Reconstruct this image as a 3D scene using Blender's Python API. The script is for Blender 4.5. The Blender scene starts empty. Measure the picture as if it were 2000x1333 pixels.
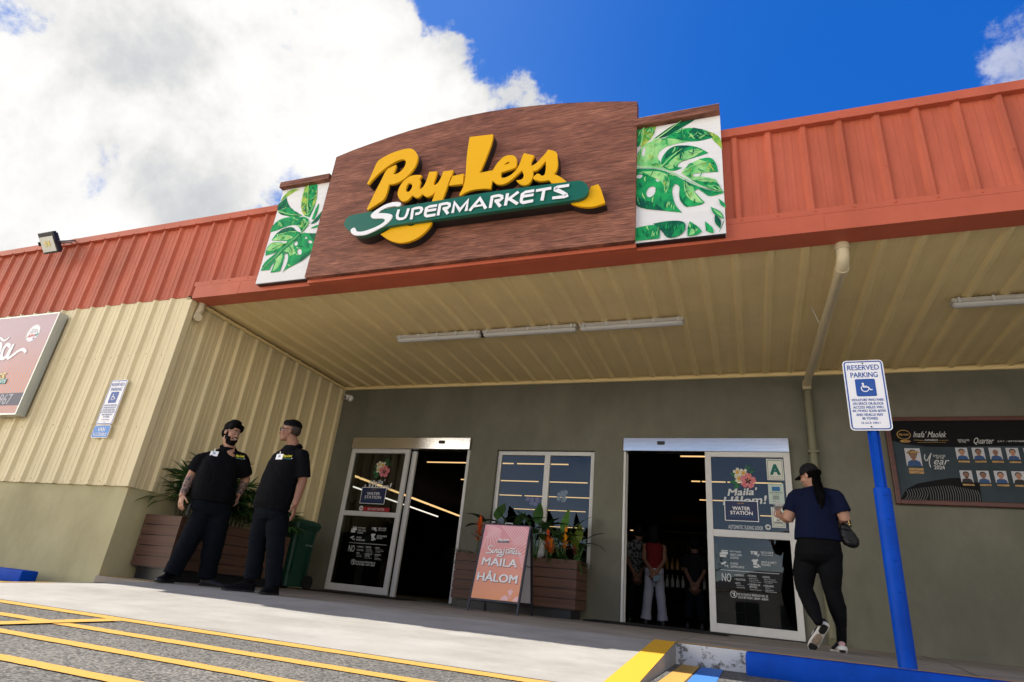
import bpy, bmesh, math, random
from mathutils import Vector, Matrix, noise
from mathutils.geometry import tessellate_polygon
R=math.radians
V=Vector
sc=bpy.context.scene
col=sc.collection
random.seed(7)

# ------------------------------------------------------------------ camera
FPX=1180.233; CAM=V((1.61285,-8.43694,0.09665)); YAW,PIT,ROL=0.3925993,0.4079178,0.103878
_fw=V((-math.sin(YAW)*math.cos(PIT),math.cos(YAW)*math.cos(PIT),math.sin(PIT)))
_r=V((math.cos(YAW),math.sin(YAW),0)); _u=_r.cross(_fw)
CR=_r*math.cos(ROL)+_u*math.sin(ROL); CU=-_r*math.sin(ROL)+_u*math.cos(ROL)
cd=bpy.data.cameras.new('camera'); cam=bpy.data.objects.new('camera',cd); col.objects.link(cam)
cam.matrix_world=Matrix(((CR.x,CU.x,-_fw.x,CAM.x),(CR.y,CU.y,-_fw.y,CAM.y),(CR.z,CU.z,-_fw.z,CAM.z),(0,0,0,1)))
cd.sensor_width=36; cd.lens=FPX/2000*36; cd.clip_start=.05; cd.clip_end=3000
sc.camera=cam
def at(u,v,ax,val):
    """point on the plane coordinate[ax]=val seen at picture position u,v (2000 wide)"""
    d=_fw+CR*((u-1000)/FPX)-CU*((v-666.5)/FPX)
    return CAM+d*((val-CAM[ax])/d[ax])

# ------------------------------------------------------------------ light
SUN=V((-0.10,0.085,1.0)).normalized()          # towards the sun
SUN_E=math.asin(SUN.z); SUN_A=math.atan2(SUN.x,SUN.y)
sd=bpy.data.lights.new('sun','SUN'); so=bpy.data.objects.new('sun',sd); col.objects.link(so)
sd.energy=3.7; sd.angle=R(.5); sd.color=(1,.96,.89)
so.rotation_euler=SUN.to_track_quat('Z','Y').to_euler(); so.location=(0,-4,30)
wd=bpy.data.worlds.new('World'); sc.world=wd; wd.use_nodes=True
nt=wd.node_tree; nt.nodes.clear()
def N(t,**k):
    n=nt.nodes.new(t)
    for a,b in k.items(): setattr(n,a,b)
    return n
def L(a,b): nt.links.new(a,b)
def M_(op,a,b=None,c=None,clamp=False):
    n=N('ShaderNodeMath',operation=op,use_clamp=clamp)
    for i,x in enumerate((a,b,c)):
        if x is None: continue
        if isinstance(x,(int,float)): n.inputs[i].default_value=x
        else: L(x,n.inputs[i])
    return n.outputs[0]
out=N('ShaderNodeOutputWorld'); bg=N('ShaderNodeBackground'); L(bg.outputs[0],out.inputs[0])
sky=N('ShaderNodeTexSky',sky_type='NISHITA',sun_disc=False); sky.sun_elevation=SUN_E; sky.sun_rotation=SUN_A
sky.air_density=1.0; sky.dust_density=.25; sky.ozone_density=3.0; sky.altitude=300
hs=N('ShaderNodeHueSaturation'); hs.inputs['Saturation'].default_value=1.32; hs.inputs['Hue'].default_value=.51; hs.inputs['Value'].default_value=1.02; L(sky.outputs[0],hs.inputs['Color'])
tc=N('ShaderNodeTexCoord'); G=tc.outputs['Generated']
SKYC=None
def dotd(v):
    n=N('ShaderNodeVectorMath',operation='DOT_PRODUCT'); L(G,n.inputs[0]); n.inputs[1].default_value=tuple(v); return n.outputs['Value']
def noi(scale,det,rough,dist=0,off=(0,0,0),sc3=(1,1,1)):
    mp=N('ShaderNodeMapping'); L(G,mp.inputs['Vector']); mp.inputs['Location'].default_value=off; mp.inputs['Scale'].default_value=sc3
    n=N('ShaderNodeTexNoise'); L(mp.outputs[0],n.inputs['Vector']); n.inputs['Scale'].default_value=scale; n.inputs['Detail'].default_value=det; n.inputs['Roughness'].default_value=rough; n.inputs['Distortion'].default_value=dist
    return n.outputs['Fac']
def ddir(u,v): return (_fw+CR*((u-1000)/FPX)-CU*((v-666.5)/FPX)).normalized()
def sstep(x,a,b):
    n=N('ShaderNodeMapRange',interpolation_type='SMOOTHERSTEP'); L(x,n.inputs['Value']); n.inputs['From Min'].default_value=a; n.inputs['From Max'].default_value=b; return n.outputs['Result']
# the big cumulus bank: the sky west of a great circle, its edge broken up by noise
e1,e2=ddir(800,-60),ddir(1120,300); nrm=e1.cross(e2).normalized()
if nrm.dot(ddir(200,150))<0: nrm=-nrm
edge=dotd(nrm)
big=noi(3.2,2,.5,0,(5.3,.9,1.1)); fine=noi(8,12,.66,.15,(.3,2,5)); mid=noi(6.5,5,.55,.1,(7,1,3.4))
f=M_('ADD',M_('MULTIPLY',edge,2.6),M_('MULTIPLY',M_('SUBTRACT',fine,.5),.75))
f=M_('ADD',f,M_('MULTIPLY',M_('SUBTRACT',mid,.5),.85))
m_bank=sstep(f,-.02,.12)
# blue gaps inside the bank, and scattered clouds over the rest of the sky
gap=sstep(M_('ADD',big,M_('MULTIPLY',M_('SUBTRACT',fine,.5),.9)),.15,.36)
m_bank=M_('MULTIPLY',m_bank,M_('MULTIPLY_ADD',gap,.9,.1))
south=sstep(dotd((0,-1,0)),-.05,.30)
low=sstep(dotd((0,0,1)),.75,.12)                       # low southern cloud closed up out of view, for more light on the front
sw=M_('MULTIPLY_ADD',sstep(dotd(V((-.85,-.53,0)).normalized()),-.1,.95),1.25,.22)
sc_n=M_('ADD',noi(2.6,6,.6,.3,(9,4,2)),M_('MULTIPLY',south,M_('MULTIPLY_ADD',low,.24,.06)))
m_sc=M_('MULTIPLY',sstep(sc_n,.56,.68),south)
# a stretch of open blue sky in the south
m_sc=M_('MULTIPLY',m_sc,M_('SUBTRACT',1.0,M_('MULTIPLY',sstep(M_('ADD',dotd(V((-.22,-.92,.30)).normalized()),M_('MULTIPLY',M_('SUBTRACT',fine,.5),.10)),.87,.975),.9)))
# a small cloud low in the east
d2=dotd(ddir(2010,125)); m_e=M_('MULTIPLY',sstep(M_('ADD',d2,M_('MULTIPLY',M_('SUBTRACT',fine,.5),.012)),.9970,.9992),.55)
mask=M_('MAXIMUM',M_('MAXIMUM',m_bank,m_sc),m_e)
shade=M_('MULTIPLY_ADD',sstep(noi(3.0,8,.6,.2,(1,8,3)),.36,.62),.26,.76)
shade=M_('MULTIPLY',shade,M_('MULTIPLY_ADD',fine,.35,.83))
cc=N('ShaderNodeMix',data_type='RGBA'); cc.inputs[6].default_value=(.70,.76,.86,1); cc.inputs[7].default_value=(1,.99,.97,1); L(sstep(shade,.5,.95),cc.inputs[0])
CLOUD=5.5; LOWB=3.35
# unseen low south-west cloud, brightened and warmed to light the shop front
boost=M_('MULTIPLY_ADD',M_('MULTIPLY',M_('MULTIPLY',south,low),sw),LOWB,1.0)
tint=N('ShaderNodeMix',data_type='RGBA',blend_type='MULTIPLY'); L(M_('MULTIPLY',south,low),tint.inputs[0]); L(cc.outputs[2],tint.inputs[6]); tint.inputs[7].default_value=(1.06,.98,.84,1)
cs=N('ShaderNodeVectorMath',operation='SCALE'); L(tint.outputs[2],cs.inputs[0]); L(M_('MULTIPLY',M_('MULTIPLY',shade,CLOUD),boost),cs.inputs['Scale'])
mx=N('ShaderNodeMix',data_type='RGBA'); L(mask,mx.inputs[0])
# the clear sky deepens away from the haze round the sun
dp=N('ShaderNodeMix',data_type='RGBA',blend_type='MULTIPLY'); L(sstep(dotd(ddir(2150,-60)),.62,1.0),dp.inputs[0]); L(hs.outputs[0],dp.inputs[6]); dp.inputs[7].default_value=(.18,.62,.86,1); L(dp.outputs[2],mx.inputs[6]); L(cs.outputs[0],mx.inputs[7])
L(mx.outputs[2],bg.inputs[0]); bg.inputs[1].default_value=.10
sc.view_settings.view_transform='Standard'; sc.view_settings.look='None'; sc.view_settings.gamma=1; sc.view_settings.exposure=.87

# ------------------------------------------------------------------ materials
def lin(c): return tuple(((x/255)/12.92 if x/255<=.04045 else (((x/255)+.055)/1.055)**2.4) for x in c)
MATS={}
def specks(m,scale=9,size=.035,dark=.55):
    """small dark spots (gum, drips) on a ground material"""
    t,b=nodes_of(m); src=b.inputs['Base Color'].links[0].from_socket
    tn=t.nodes.new('ShaderNodeTexCoord'); v=t.nodes.new('ShaderNodeTexVoronoi'); v.inputs['Scale'].default_value=scale; t.links.new(tn.outputs['Object'],v.inputs['Vector'])
    s=t.nodes.new('ShaderNodeSeparateColor'); t.links.new(v.outputs['Color'],s.inputs[0]); k=t.nodes.new('ShaderNodeMath'); k.operation='MULTIPLY'; k.inputs[1].default_value=size*scale; t.links.new(s.outputs[0],k.inputs[0])
    k2=t.nodes.new('ShaderNodeMath'); k2.operation='MULTIPLY'; t.links.new(k.outputs[0],k2.inputs[0]); t.links.new(s.outputs[1],k2.inputs[1])
    l=t.nodes.new('ShaderNodeMath'); l.operation='LESS_THAN'; t.links.new(v.outputs['Distance'],l.inputs[0]); t.links.new(k2.outputs[0],l.inputs[1])
    x=t.nodes.new('ShaderNodeMix'); x.data_type='RGBA'; x.blend_type='MULTIPLY'; t.links.new(l.outputs[0],x.inputs[0]); t.links.new(src,x.inputs[6]); x.inputs[7].default_value=(dark,dark*.97,dark*.93,1); t.links.new(x.outputs[2],b.inputs['Base Color'])
def mat(name,c,rough=.6,spec=.4,metal=0,var=0,vs=6,stretch=(1,1,1),bump=0,bs=40,coat=0,c2=None,dirt=0,trans=0,emit=0,sheen=0,det=6,bstretch=None,thr=None):
    """principled with optional noise between c and c2, fine bump and soft dirt blotches (all fixed in the object)"""
    m=bpy.data.materials.new(name); m.use_nodes=True; t=m.node_tree; b=t.nodes['Principled BSDF']
    b.inputs['Base Color'].default_value=(*c,1); b.inputs['Roughness'].default_value=rough; b.inputs['Metallic'].default_value=metal
    b.inputs['Specular IOR Level'].default_value=spec
    if coat: b.inputs['Coat Weight'].default_value=coat; b.inputs['Coat Roughness'].default_value=.12
    if sheen: b.inputs['Sheen Weight'].default_value=sheen
    if emit: b.inputs['Emission Color'].default_value=(*c,1); b.inputs['Emission Strength'].default_value=emit
    if var or bump or dirt or c2:
        tcn=t.nodes.new('ShaderNodeTexCoord')
        def nz(scale,st,d=6,ro=.6):
            mp=t.nodes.new('ShaderNodeMapping'); mp.inputs['Scale'].default_value=st; t.links.new(tcn.outputs['Object'],mp.inputs[0])
            n=t.nodes.new('ShaderNodeTexNoise'); n.inputs['Scale'].default_value=scale; n.inputs['Detail'].default_value=d; n.inputs['Roughness'].default_value=ro; t.links.new(mp.outputs[0],n.inputs['Vector']); return n.outputs['Fac']
        cur=None
        if var or c2:
            rp=t.nodes.new('ShaderNodeValToRGB'); k=c2 or tuple(x*(1-var) for x in c)
            rp.color_ramp.elements[0].color=(*k,1); rp.color_ramp.elements[1].color=(*(c if c2 else tuple(min(1,x*(1+var*.6)) for x in c)),1)
            a,bb=thr or (.33,.67)
            rp.color_ramp.elements[0].position=a; rp.color_ramp.elements[1].position=bb
            t.links.new(nz(vs,stretch,det),rp.inputs[0]); cur=rp.outputs[0]
        if dirt:
            mxn=t.nodes.new('ShaderNodeMix'); mxn.data_type='RGBA'; mxn.blend_type='MULTIPLY'
            rp2=t.nodes.new('ShaderNodeValToRGB'); rp2.color_ramp.elements[0].position=.3; rp2.color_ramp.elements[1].position=.62
            rp2.color_ramp.elements[0].color=(1-dirt,1-dirt*1.05,1-dirt*1.15,1); rp2.color_ramp.elements[1].color=(1,1,1,1)
            t.links.new(nz(1.7,(1,1,.5),8,.68),rp2.inputs[0])
            if cur is None: mxn.inputs[6].default_value=(*c,1)
            else: t.links.new(cur,mxn.inputs[6])
            t.links.new(rp2.outputs[0],mxn.inputs[7]); mxn.inputs[0].default_value=1; cur=mxn.outputs[2]
        if cur is not None: t.links.new(cur,b.inputs['Base Color'])
        if bump:
            bn=t.nodes.new('ShaderNodeBump'); bn.inputs['Strength'].default_value=min(1,bump); bn.inputs['Distance'].default_value=.004*max(1,bump)
            t.links.new(nz(bs,bstretch or stretch,4),bn.inputs['Height']); t.links.new(bn.outputs[0],b.inputs['Normal'])
    MATS[name]=m; return m
def nodes_of(m): return m.node_tree, m.node_tree.nodes['Principled BSDF']
RED=mat('painted_red_metal',(.50,.122,.068),.5,.15,var=.16,vs=5,stretch=(1,1,.12),dirt=.20,bump=.05,bs=9)
REDT=mat('painted_red_trim',(.50,.118,.064),.45,.18,var=.10,vs=2,dirt=.12,bump=.05,bs=7)
BEIGE=mat('painted_beige_metal',(.72,.61,.37),.45,.18,var=.07,vs=1.5,stretch=(1,1,.25),dirt=.10,bump=.04,bs=7)
SOFF=mat('painted_beige_soffit',(.86,.69,.36),.45,.2,var=.05,vs=1.5,stretch=(1,.25,1),dirt=.10,bump=.04,bs=7)
BASEW=mat('painted_concrete_base',(.46,.415,.245),.8,.15,var=.10,vs=1.3,dirt=.22,bump=.35,bs=60)
OLIVE=mat('olive_wall_paint',(.162,.159,.124),.68,.2,var=.10,vs=1.4,dirt=.24,bump=.5,bs=38)
PIPEB=mat('beige_pipe',(.60,.51,.34),.4,.4,dirt=.18)
PIPEO=mat('olive_pipe',(.17,.165,.105),.5,.4,dirt=.15)
CONC=mat('pale_concrete',(.345,.325,.292),.85,.2,var=.10,vs=2.6,stretch=(.5,1.8,1),dirt=.24,bump=.45,bs=70)
specks(CONC,3.2,.035,.62)
ALU=mat('white_aluminium',(.62,.615,.60),.4,.5,var=.05,vs=4,dirt=.10)
STEEL=mat('brushed_steel',(.62,.60,.57),.14,.5,metal=.95,var=.08,vs=3,stretch=(1,1,18),bump=.06,bs=60)
BLACK=mat('black_metal',(.012,.012,.014),.4,.5)
RUBBER=mat('black_rubber',(.012,.012,.012),.8,.3,bump=.4,bs=160)
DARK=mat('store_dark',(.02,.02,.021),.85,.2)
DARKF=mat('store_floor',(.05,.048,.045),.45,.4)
WOODB=mat('composite_board',(.115,.058,.038),.6,.35,var=.22,vs=3,stretch=(.5,.5,14),bump=.3,bs=30,dirt=.12)
WHITE=mat('white_enamel',(.78,.79,.80),.35,.5,var=.03,vs=3,dirt=.05)
BLUEP=mat('blue_paint',(.0006,.066,.48),.55,.12,var=.16,vs=5,dirt=.30,bump=.7,bs=26)
BLUES=mat('sign_blue',(.014,.075,.33),.45,.4)
YELL=mat('yellow_letter',(.78,.41,.004),.4,.2)
GREENS=mat('sign_green',(.012,.125,.078),.3,.35,coat=.1,var=.06,vs=3)
WHITEL=mat('white_letter',(.82,.81,.82),.4,.4)
SKIN1=mat('skin_light',(.40,.215,.145),.5,.35,var=.10,vs=18)
SKIN2=mat('skin_tan',(.27,.13,.082),.5,.35,var=.10,vs=18)
SHIRT=mat('black_cotton',(.0045,.0046,.006),.9,.08,bump=.25,bs=220)
PANTS=mat('dark_navy_twill',(.0042,.0055,.009),.9,.08,bump=.25,bs=220)
NAVY=mat('navy_cotton',(.006,.009,.030),.9,.1,bump=.25,bs=220)
HAIR=mat('black_hair',(.0025,.0022,.0022),.65,.08,bump=.6,bs=90,bstretch=(1,1,.25))
SHOE=mat('black_leather',(.004,.004,.005),.4,.25)
GREENB=mat('green_plastic',(.008,.050,.034),.45,.45,dirt=.2,bump=.1,bs=60)
LEAFD=mat('dark_leaf',(.028,.080,.018),.42,.45,var=.4,vs=6)
LEAFM=mat('mid_leaf',(.060,.150,.025),.42,.45,var=.35,vs=6)
LEAFY=mat('young_leaf',(.12,.17,.025),.45,.45,var=.3,vs=6)
STEM=mat('plant_stem',(.06,.06,.025),.6,.3)
SOIL=mat('soil',(.03,.022,.016),.95,.1,bump=.9,bs=40)
BRED=mat('red_bract',(.60,.035,.012),.5,.2,c2=(.70,.16,.015),vs=9)
BORA=mat('orange_bract',(.80,.38,.02),.5,.2,c2=(.75,.16,.012),vs=7)

# ------------------------------------------------------------------ mesh builder
BASE={}
class MB:
    def __init__(s): s.v=[]; s.f=[]; s.mi=[]; s.m=0; s.sm=[]; s.smooth=False
    def add(s,vs,fs):
        o=len(s.v); s.v+= [V(x) for x in vs]; s.f+=[tuple(i+o for i in f) for f in fs]; s.mi+=[s.m]*len(fs); s.sm+=[s.smooth]*len(fs)
    def box(s,a,b):
        (x0,y0,z0),(x1,y1,z1)=a,b
        s.add([(x0,y0,z0),(x1,y0,z0),(x1,y1,z0),(x0,y1,z0),(x0,y0,z1),(x1,y0,z1),(x1,y1,z1),(x0,y1,z1)],
              [(0,3,2,1),(4,5,6,7),(0,1,5,4),(1,2,6,5),(2,3,7,6),(3,0,4,7)])
    def obox(s,c,ax,ay,az):
        """box about c with half-extent vectors"""
        c,ax,ay,az=V(c),V(ax),V(ay),V(az)
        p=[c+ax*i+ay*j+az*k for k in(-1,1) for j in(-1,1) for i in(-1,1)]
        s.add(p,[(0,2,3,1),(4,5,7,6),(0,1,5,4),(1,3,7,5),(3,2,6,7),(2,0,4,6)])
    def bevbox(s,c,ax,ay,az,r):
        """box with chamfered edges"""
        bm=bmesh.new(); bmesh.ops.create_cube(bm,size=2); lx,ly,lz=V(ax).length,V(ay).length,V(az).length
        for v in bm.verts: v.co=V((v.co.x*lx,v.co.y*ly,v.co.z*lz))
        bmesh.ops.bevel(bm,geom=bm.edges[:],offset=r,segments=2,affect='EDGES',profile=.6)
        X,Y,Z=V(ax).normalized(),V(ay).normalized(),V(az).normalized(); c=V(c)
        bm.verts.ensure_lookup_table(); ix={v:i for i,v in enumerate(bm.verts)}
        s.add([c+X*v.co.x+Y*v.co.y+Z*v.co.z for v in bm.verts],[tuple(ix[v] for v in f.verts) for f in bm.faces]); bm.free()
    def poly(s,pts,holes=(),d=None):
        """flat polygon; extruded along d when given"""
        rings=[[V(p) for p in pts]]+[[V(p) for p in h] for h in holes]
        flat=[p for r in rings for p in r]; tri=tessellate_polygon(rings)
        if d is None: s.add(flat,[tuple(t) for t in tri]); return
        d=V(d); n=len(flat); vs=flat+[p+d for p in flat]; fs=[tuple(t) for t in tri]+[tuple(i+n for i in reversed(t)) for t in tri]
        o=0
        for r in rings:
            k=len(r)
            for i in range(k): fs.append((o+i,o+(i+1)%k,o+(i+1)%k+n,o+i+n))
            o+=k
        s.add(vs,fs)
    def loft(s,rings,cap=True,closed=False):
        n=len(rings[0]); vs=[p for r in rings for p in r]; fs=[]
        m=len(rings)
        for i in range(m if closed else m-1):
            a,b=i*n,((i+1)%m)*n
            for j in range(n): fs.append((a+j,a+(j+1)%n,b+(j+1)%n,b+j))
        if cap and not closed: fs.append(tuple(reversed(range(n)))); fs.append(tuple((m-1)*n+j for j in range(n)))
        s.add(vs,fs)
    def tube(s,pts,r,n=10,cap=True):
        pts=[V(p) for p in pts]; rr=r if isinstance(r,(list,tuple)) else [r]*len(pts); rings=[]; pn=None
        for i,p in enumerate(pts):
            t=(pts[min(i+1,len(pts)-1)]-pts[max(i-1,0)]).normalized()
            if pn is None: pn=t.orthogonal().normalized()
            a=(pn-t*pn.dot(t)).normalized(); pn=a; b=t.cross(a)
            rings.append([p+(a*math.cos(2*math.pi*k/n)+b*math.sin(2*math.pi*k/n))*rr[i] for k in range(n)])
        s.loft(rings,cap)
    def limb(s,pts,rr,n=14):
        """rounded tapered limb through the points"""
        pts=[V(p) for p in pts]; d0=(pts[0]-pts[1]).normalized(); d1=(pts[-1]-pts[-2]).normalized()
        P=[];Q=[]
        for a in (80,50,20): P.append(pts[0]+d0*rr[0]*math.sin(R(a))); Q.append(rr[0]*math.cos(R(a)))
        P+=pts; Q+=list(rr)
        for a in (20,50,80): P.append(pts[-1]+d1*rr[-1]*math.sin(R(a))); Q.append(rr[-1]*math.cos(R(a)))
        s.tube(P,Q,n)
    def ell(s,c,ax,ay,az,n=18,m=10):
        c,ax,ay,az=V(c),V(ax),V(ay),V(az); rings=[]
        for i in range(m+1):
            a=-math.pi/2+math.pi*(i+.08)/(m+.16); rings.append([c+az*math.sin(a)+(ax*math.cos(2*math.pi*k/n)+ay*math.sin(2*math.pi*k/n))*math.cos(a) for k in range(n)])
        s.loft(rings)
    def lathe(s,c,prof,ax=(0,0,1),n=20):
        c=V(c); z=V(ax).normalized(); a=z.orthogonal().normalized(); b=z.cross(a)
        s.loft([[c+z*h+(a*math.cos(2*math.pi*k/n)+b*math.sin(2*math.pi*k/n))*max(r,1e-4) for k in range(n)] for r,h in prof])
    def leaf(s,base,d,up,ln,w,bend=.3,fold=.25,seg=6,tip=1.0,wide=.45):
        base,d,up=V(base),V(d).normalized(),V(up); up=(up-d*up.dot(d)).normalized(); side=d.cross(up); pts=[]
        p=base.copy(); dd=d.copy()
        for i in range(seg+1):
            t=i/seg; ww=w*.5*(math.sin(math.pi*min(1,t**wide*.97+.02))**.8 if tip else 1)
            pts.append((p.copy(),ww,up.copy()))
            ang=-bend/seg; dd2=(dd*math.cos(ang)+up*math.sin(ang)); up=(up*math.cos(ang)-dd*math.sin(ang)); dd=dd2; p=p+dd*ln/seg
        vs=[];fs=[]
        for q,ww,u in pts: vs+=[q-side*ww+u*ww*fold,q,q+side*ww+u*ww*fold]
        for i in range(seg): a=i*3; fs+=[(a,a+1,a+4,a+3),(a+1,a+2,a+5,a+4)]
        s.add(vs,fs)
    def build(s,name,mats,parent=None,smooth=False,bevel=0):
        me=bpy.data.meshes.new(name); b=BASE.get(parent.name,V((0,0,0))) if parent else V((0,0,0))
        me.from_pydata([tuple(p-b) for p in s.v],[],s.f)
        for m in (mats if isinstance(mats,(list,tuple)) else [mats]): me.materials.append(m)
        for i,p in enumerate(me.polygons): p.material_index=s.mi[i]; p.use_smooth=smooth or s.sm[i]
        o=bpy.data.objects.new(name,me); col.objects.link(o)
        if parent: o.parent=parent; BASE[o.name]=b
        if bevel:
            md=o.modifiers.new('bevel','BEVEL'); md.width=bevel; md.segments=2; md.limit_method='ANGLE'; md.angle_limit=R(40)
        return o
def thing(name,label,cat,loc=(0,0,0),group=None):
    o=bpy.data.objects.new(name,None); col.objects.link(o); o.location=loc; o.empty_display_size=.1; BASE[o.name]=V(loc)
    o['label']=label; o['category']=cat
    if group: o['group']=group
    return o
def tag(o,label,cat,group=None):
    o['label']=label; o['category']=cat
    if group: o['group']=group
    return o
def struct(o): o['kind']='structure'; return o
def recentre(o,loc):
    """move a top-level mesh's origin to loc without moving it"""
    loc=V(loc); o.data.transform(Matrix.Translation(-loc)); o.location=loc; return o
def sh_auto(o,ang=35):
    me=o.data; bm=bmesh.new(); bm.from_mesh(me)
    for e in bm.edges: e.smooth = not(len(e.link_faces)==2 and e.calc_face_angle(0)>R(ang))
    bm.to_mesh(me); bm.free()
    for p in me.polygons: p.use_smooth=True
    return o

# text -> triangles, normalised to its box
_tcache={}
def glyphs(s,bold=0,spacing=1.0,line=1.0):
    k=(s,bold,spacing,line)
    if k in _tcache: return _tcache[k]
    cu=bpy.data.curves.new('t','FONT'); cu.body=s; cu.size=1; cu.offset=bold; cu.space_character=spacing; cu.space_line=line; cu.align_x='CENTER'; cu.resolution_u=3
    o=bpy.data.objects.new('t',cu); col.objects.link(o); dg=bpy.context.evaluated_depsgraph_get()
    me=bpy.data.meshes.new_from_object(o.evaluated_get(dg)); vs=[v.co.copy() for v in me.vertices]; fs=[tuple(p.vertices) for p in me.polygons]
    bpy.data.objects.remove(o); bpy.data.curves.remove(cu); bpy.data.meshes.remove(me)
    x0=min(v.x for v in vs);x1=max(v.x for v in vs);y0=min(v.y for v in vs);y1=max(v.y for v in vs)
    r=([V(((v.x-x0)/(x1-x0),(v.y-y0)/(y1-y0),0)) for v in vs],fs,(x1-x0)/(y1-y0)); _tcache[k]=r; return r
class Sheet:
    """a flat face: o = lower left corner, r/u = unit right/up, n = outward"""
    def __init__(s,o,r,u,n): s.o,s.r,s.u,s.n=V(o),V(r).normalized(),V(u).normalized(),V(n).normalized()
    def p(s,x,y,h=0): return s.o+s.r*x+s.u*y+s.n*h
    def text(s,mb,t,cx,cy,w=None,h=.02,hh=.001,bold=0,al='c',shear=0,spacing=1.0,line=1.0,rot=0):
        fat=bold*1.3; vs,fs,asp=glyphs(t,0,spacing,line); w=w if w else h*asp*.92
        x0={'c':-w/2,'l':0,'r':-w}[al]; ca,sa=math.cos(rot),math.sin(rot)
        e=fat*h; k=0
        for dx,dy in (((0,0),) if not e else ((-e,-e*.5),(e,-e*.5),(-e,e*.5),(e,e*.5))):
            P=[]
            for v in vs:
                a=x0+v.x*w+shear*(v.y-.5)*h+dx; b=(v.y-.5)*h+dy; P.append(s.p(cx+a*ca-b*sa,cy+a*sa+b*ca,hh+k*.00012))
            mb.add(P,fs); k+=1
    def rect(s,mb,x0,y0,x1,y1,hh=.001,th=None):
        P=[s.p(x0,y0,hh),s.p(x1,y0,hh),s.p(x1,y1,hh),s.p(x0,y1,hh)]
        if th: mb.poly(P,(),-s.n*th)
        else: mb.add(P,[(0,1,2,3)])
    def rrect(s,mb,x0,y0,x1,y1,r,hh=.001,th=None,inner=None):
        def ring(x0,y0,x1,y1,r):
            q=[]
            for cx,cy,a0 in((x1-r,y0+r,-90),(x1-r,y1-r,0),(x0+r,y1-r,90),(x0+r,y0+r,180)):
                for k in range(6): a=R(a0+k*18); q.append(s.p(cx+r*math.cos(a),cy+r*math.sin(a),hh))
            return q
        hs=[ring(x0+inner,y0+inner,x1-inner,y1-inner,max(r-inner,.002))] if inner else []
        mb.poly(ring(x0,y0,x1,y1,r),hs,(-s.n*th) if th else None)
    def disc(s,mb,cx,cy,rx,ry=None,hh=.001,n=20,inner=0,rot=0):
        ry=ry or rx; ca,sa=math.cos(rot),math.sin(rot)
        def ring(k): return [s.p(cx+rx*k*math.cos(2*math.pi*i/n)*ca-ry*k*math.sin(2*math.pi*i/n)*sa,cy+rx*k*math.cos(2*math.pi*i/n)*sa+ry*k*math.sin(2*math.pi*i/n)*ca,hh) for i in range(n)]
        mb.poly(ring(1),[ring(inner)] if inner else [])
    def stroke(s,mb,pts,w,hh=.001,smooth=True,taper=None):
        P=[V((a,b)) for a,b in pts]
        if smooth and len(P)>2:
            Q=[]
            for i in range(len(P)-1):
                p0,p1,p2,p3=P[max(i-1,0)],P[i],P[i+1],P[min(i+2,len(P)-1)]
                for k in range(5):
                    t=k/5; Q.append(.5*((2*p1)+(p2-p0)*t+(2*p0-5*p1+4*p2-p3)*t*t+(3*p1-p0-3*p2+p3)*t**3))
            Q.append(P[-1]); P=Q
        vs=[];n=len(P)
        for i,p in enumerate(P):
            a,b=P[max(i-1,0)],P[min(i+1,n-1)]; d=(b-a).normalized(); nn=V((-d.y,d.x))
            if 0<i<n-1:
                d1=(P[i]-P[i-1]).normalized(); c=max(.55,nn.dot(V((-d1.y,d1.x)))); k=1/c
            else: k=1
            ww=w*.5*(taper(i/(n-1)) if taper else 1)*k
            vs+=[s.p(*(p-nn*ww),hh),s.p(*(p+nn*ww),hh)]
        mb.add(vs,[(2*i,2*i+2,2*i+3,2*i+1) for i in range(n-1)])
    def fill(s,mb,pts,holes=(),hh=.001): mb.poly([s.p(a,b,hh) for a,b in pts],[[s.p(a,b,hh) for a,b in h] for h in holes])

def soften(pts,it=2,keep=62):
    """round the soft corners of a traced outline, keeping the sharp tips"""
    P=[V(p) for p in pts]
    for _ in range(it):
        Q=[];n=len(P)
        for i in range(n):
            a,b,c=P[i-1],P[i],P[(i+1)%n]; u,v=b-a,c-b
            if u.length<1e-9 or v.length<1e-9: continue
            if u.angle(v)>R(keep): Q.append(b)
            else: Q+=[b.lerp(a,.25),b.lerp(c,.25)]
        P=Q
    return P
def corrugate(mb,o,sd,nd,ld,s0,s1,phase,h=.034,pitch=.305,minor=True,mh=.003):
    """rib panel: profile along sd bulging along nd, extruded by the vector ld"""
    o,sd,nd,ld=V(o),V(sd),V(nd),V(ld); prof=[(s0,0)]; k=math.floor((s0-phase)/pitch)-1
    while phase+k*pitch<s1+pitch:
        c=phase+k*pitch; q=[(c-.045,0),(c-.018,h),(c+.018,h),(c+.045,0)]
        if minor:
            for m in(.115,.19): q+=[(c+m-.018,0),(c+m-.010,mh),(c+m+.010,mh),(c+m+.018,0)]
        prof+=[p for p in q if s0<p[0]<s1]; k+=1
    prof.append((s1,0)); prof.sort(key=lambda p:p[0])
    n=len(prof); a=[o+sd*p+nd*q for p,q in prof]; mb.add(a+[p+ld for p in a],[(i,i+1,i+1+n,i+n) for i in range(n-1)])
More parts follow.
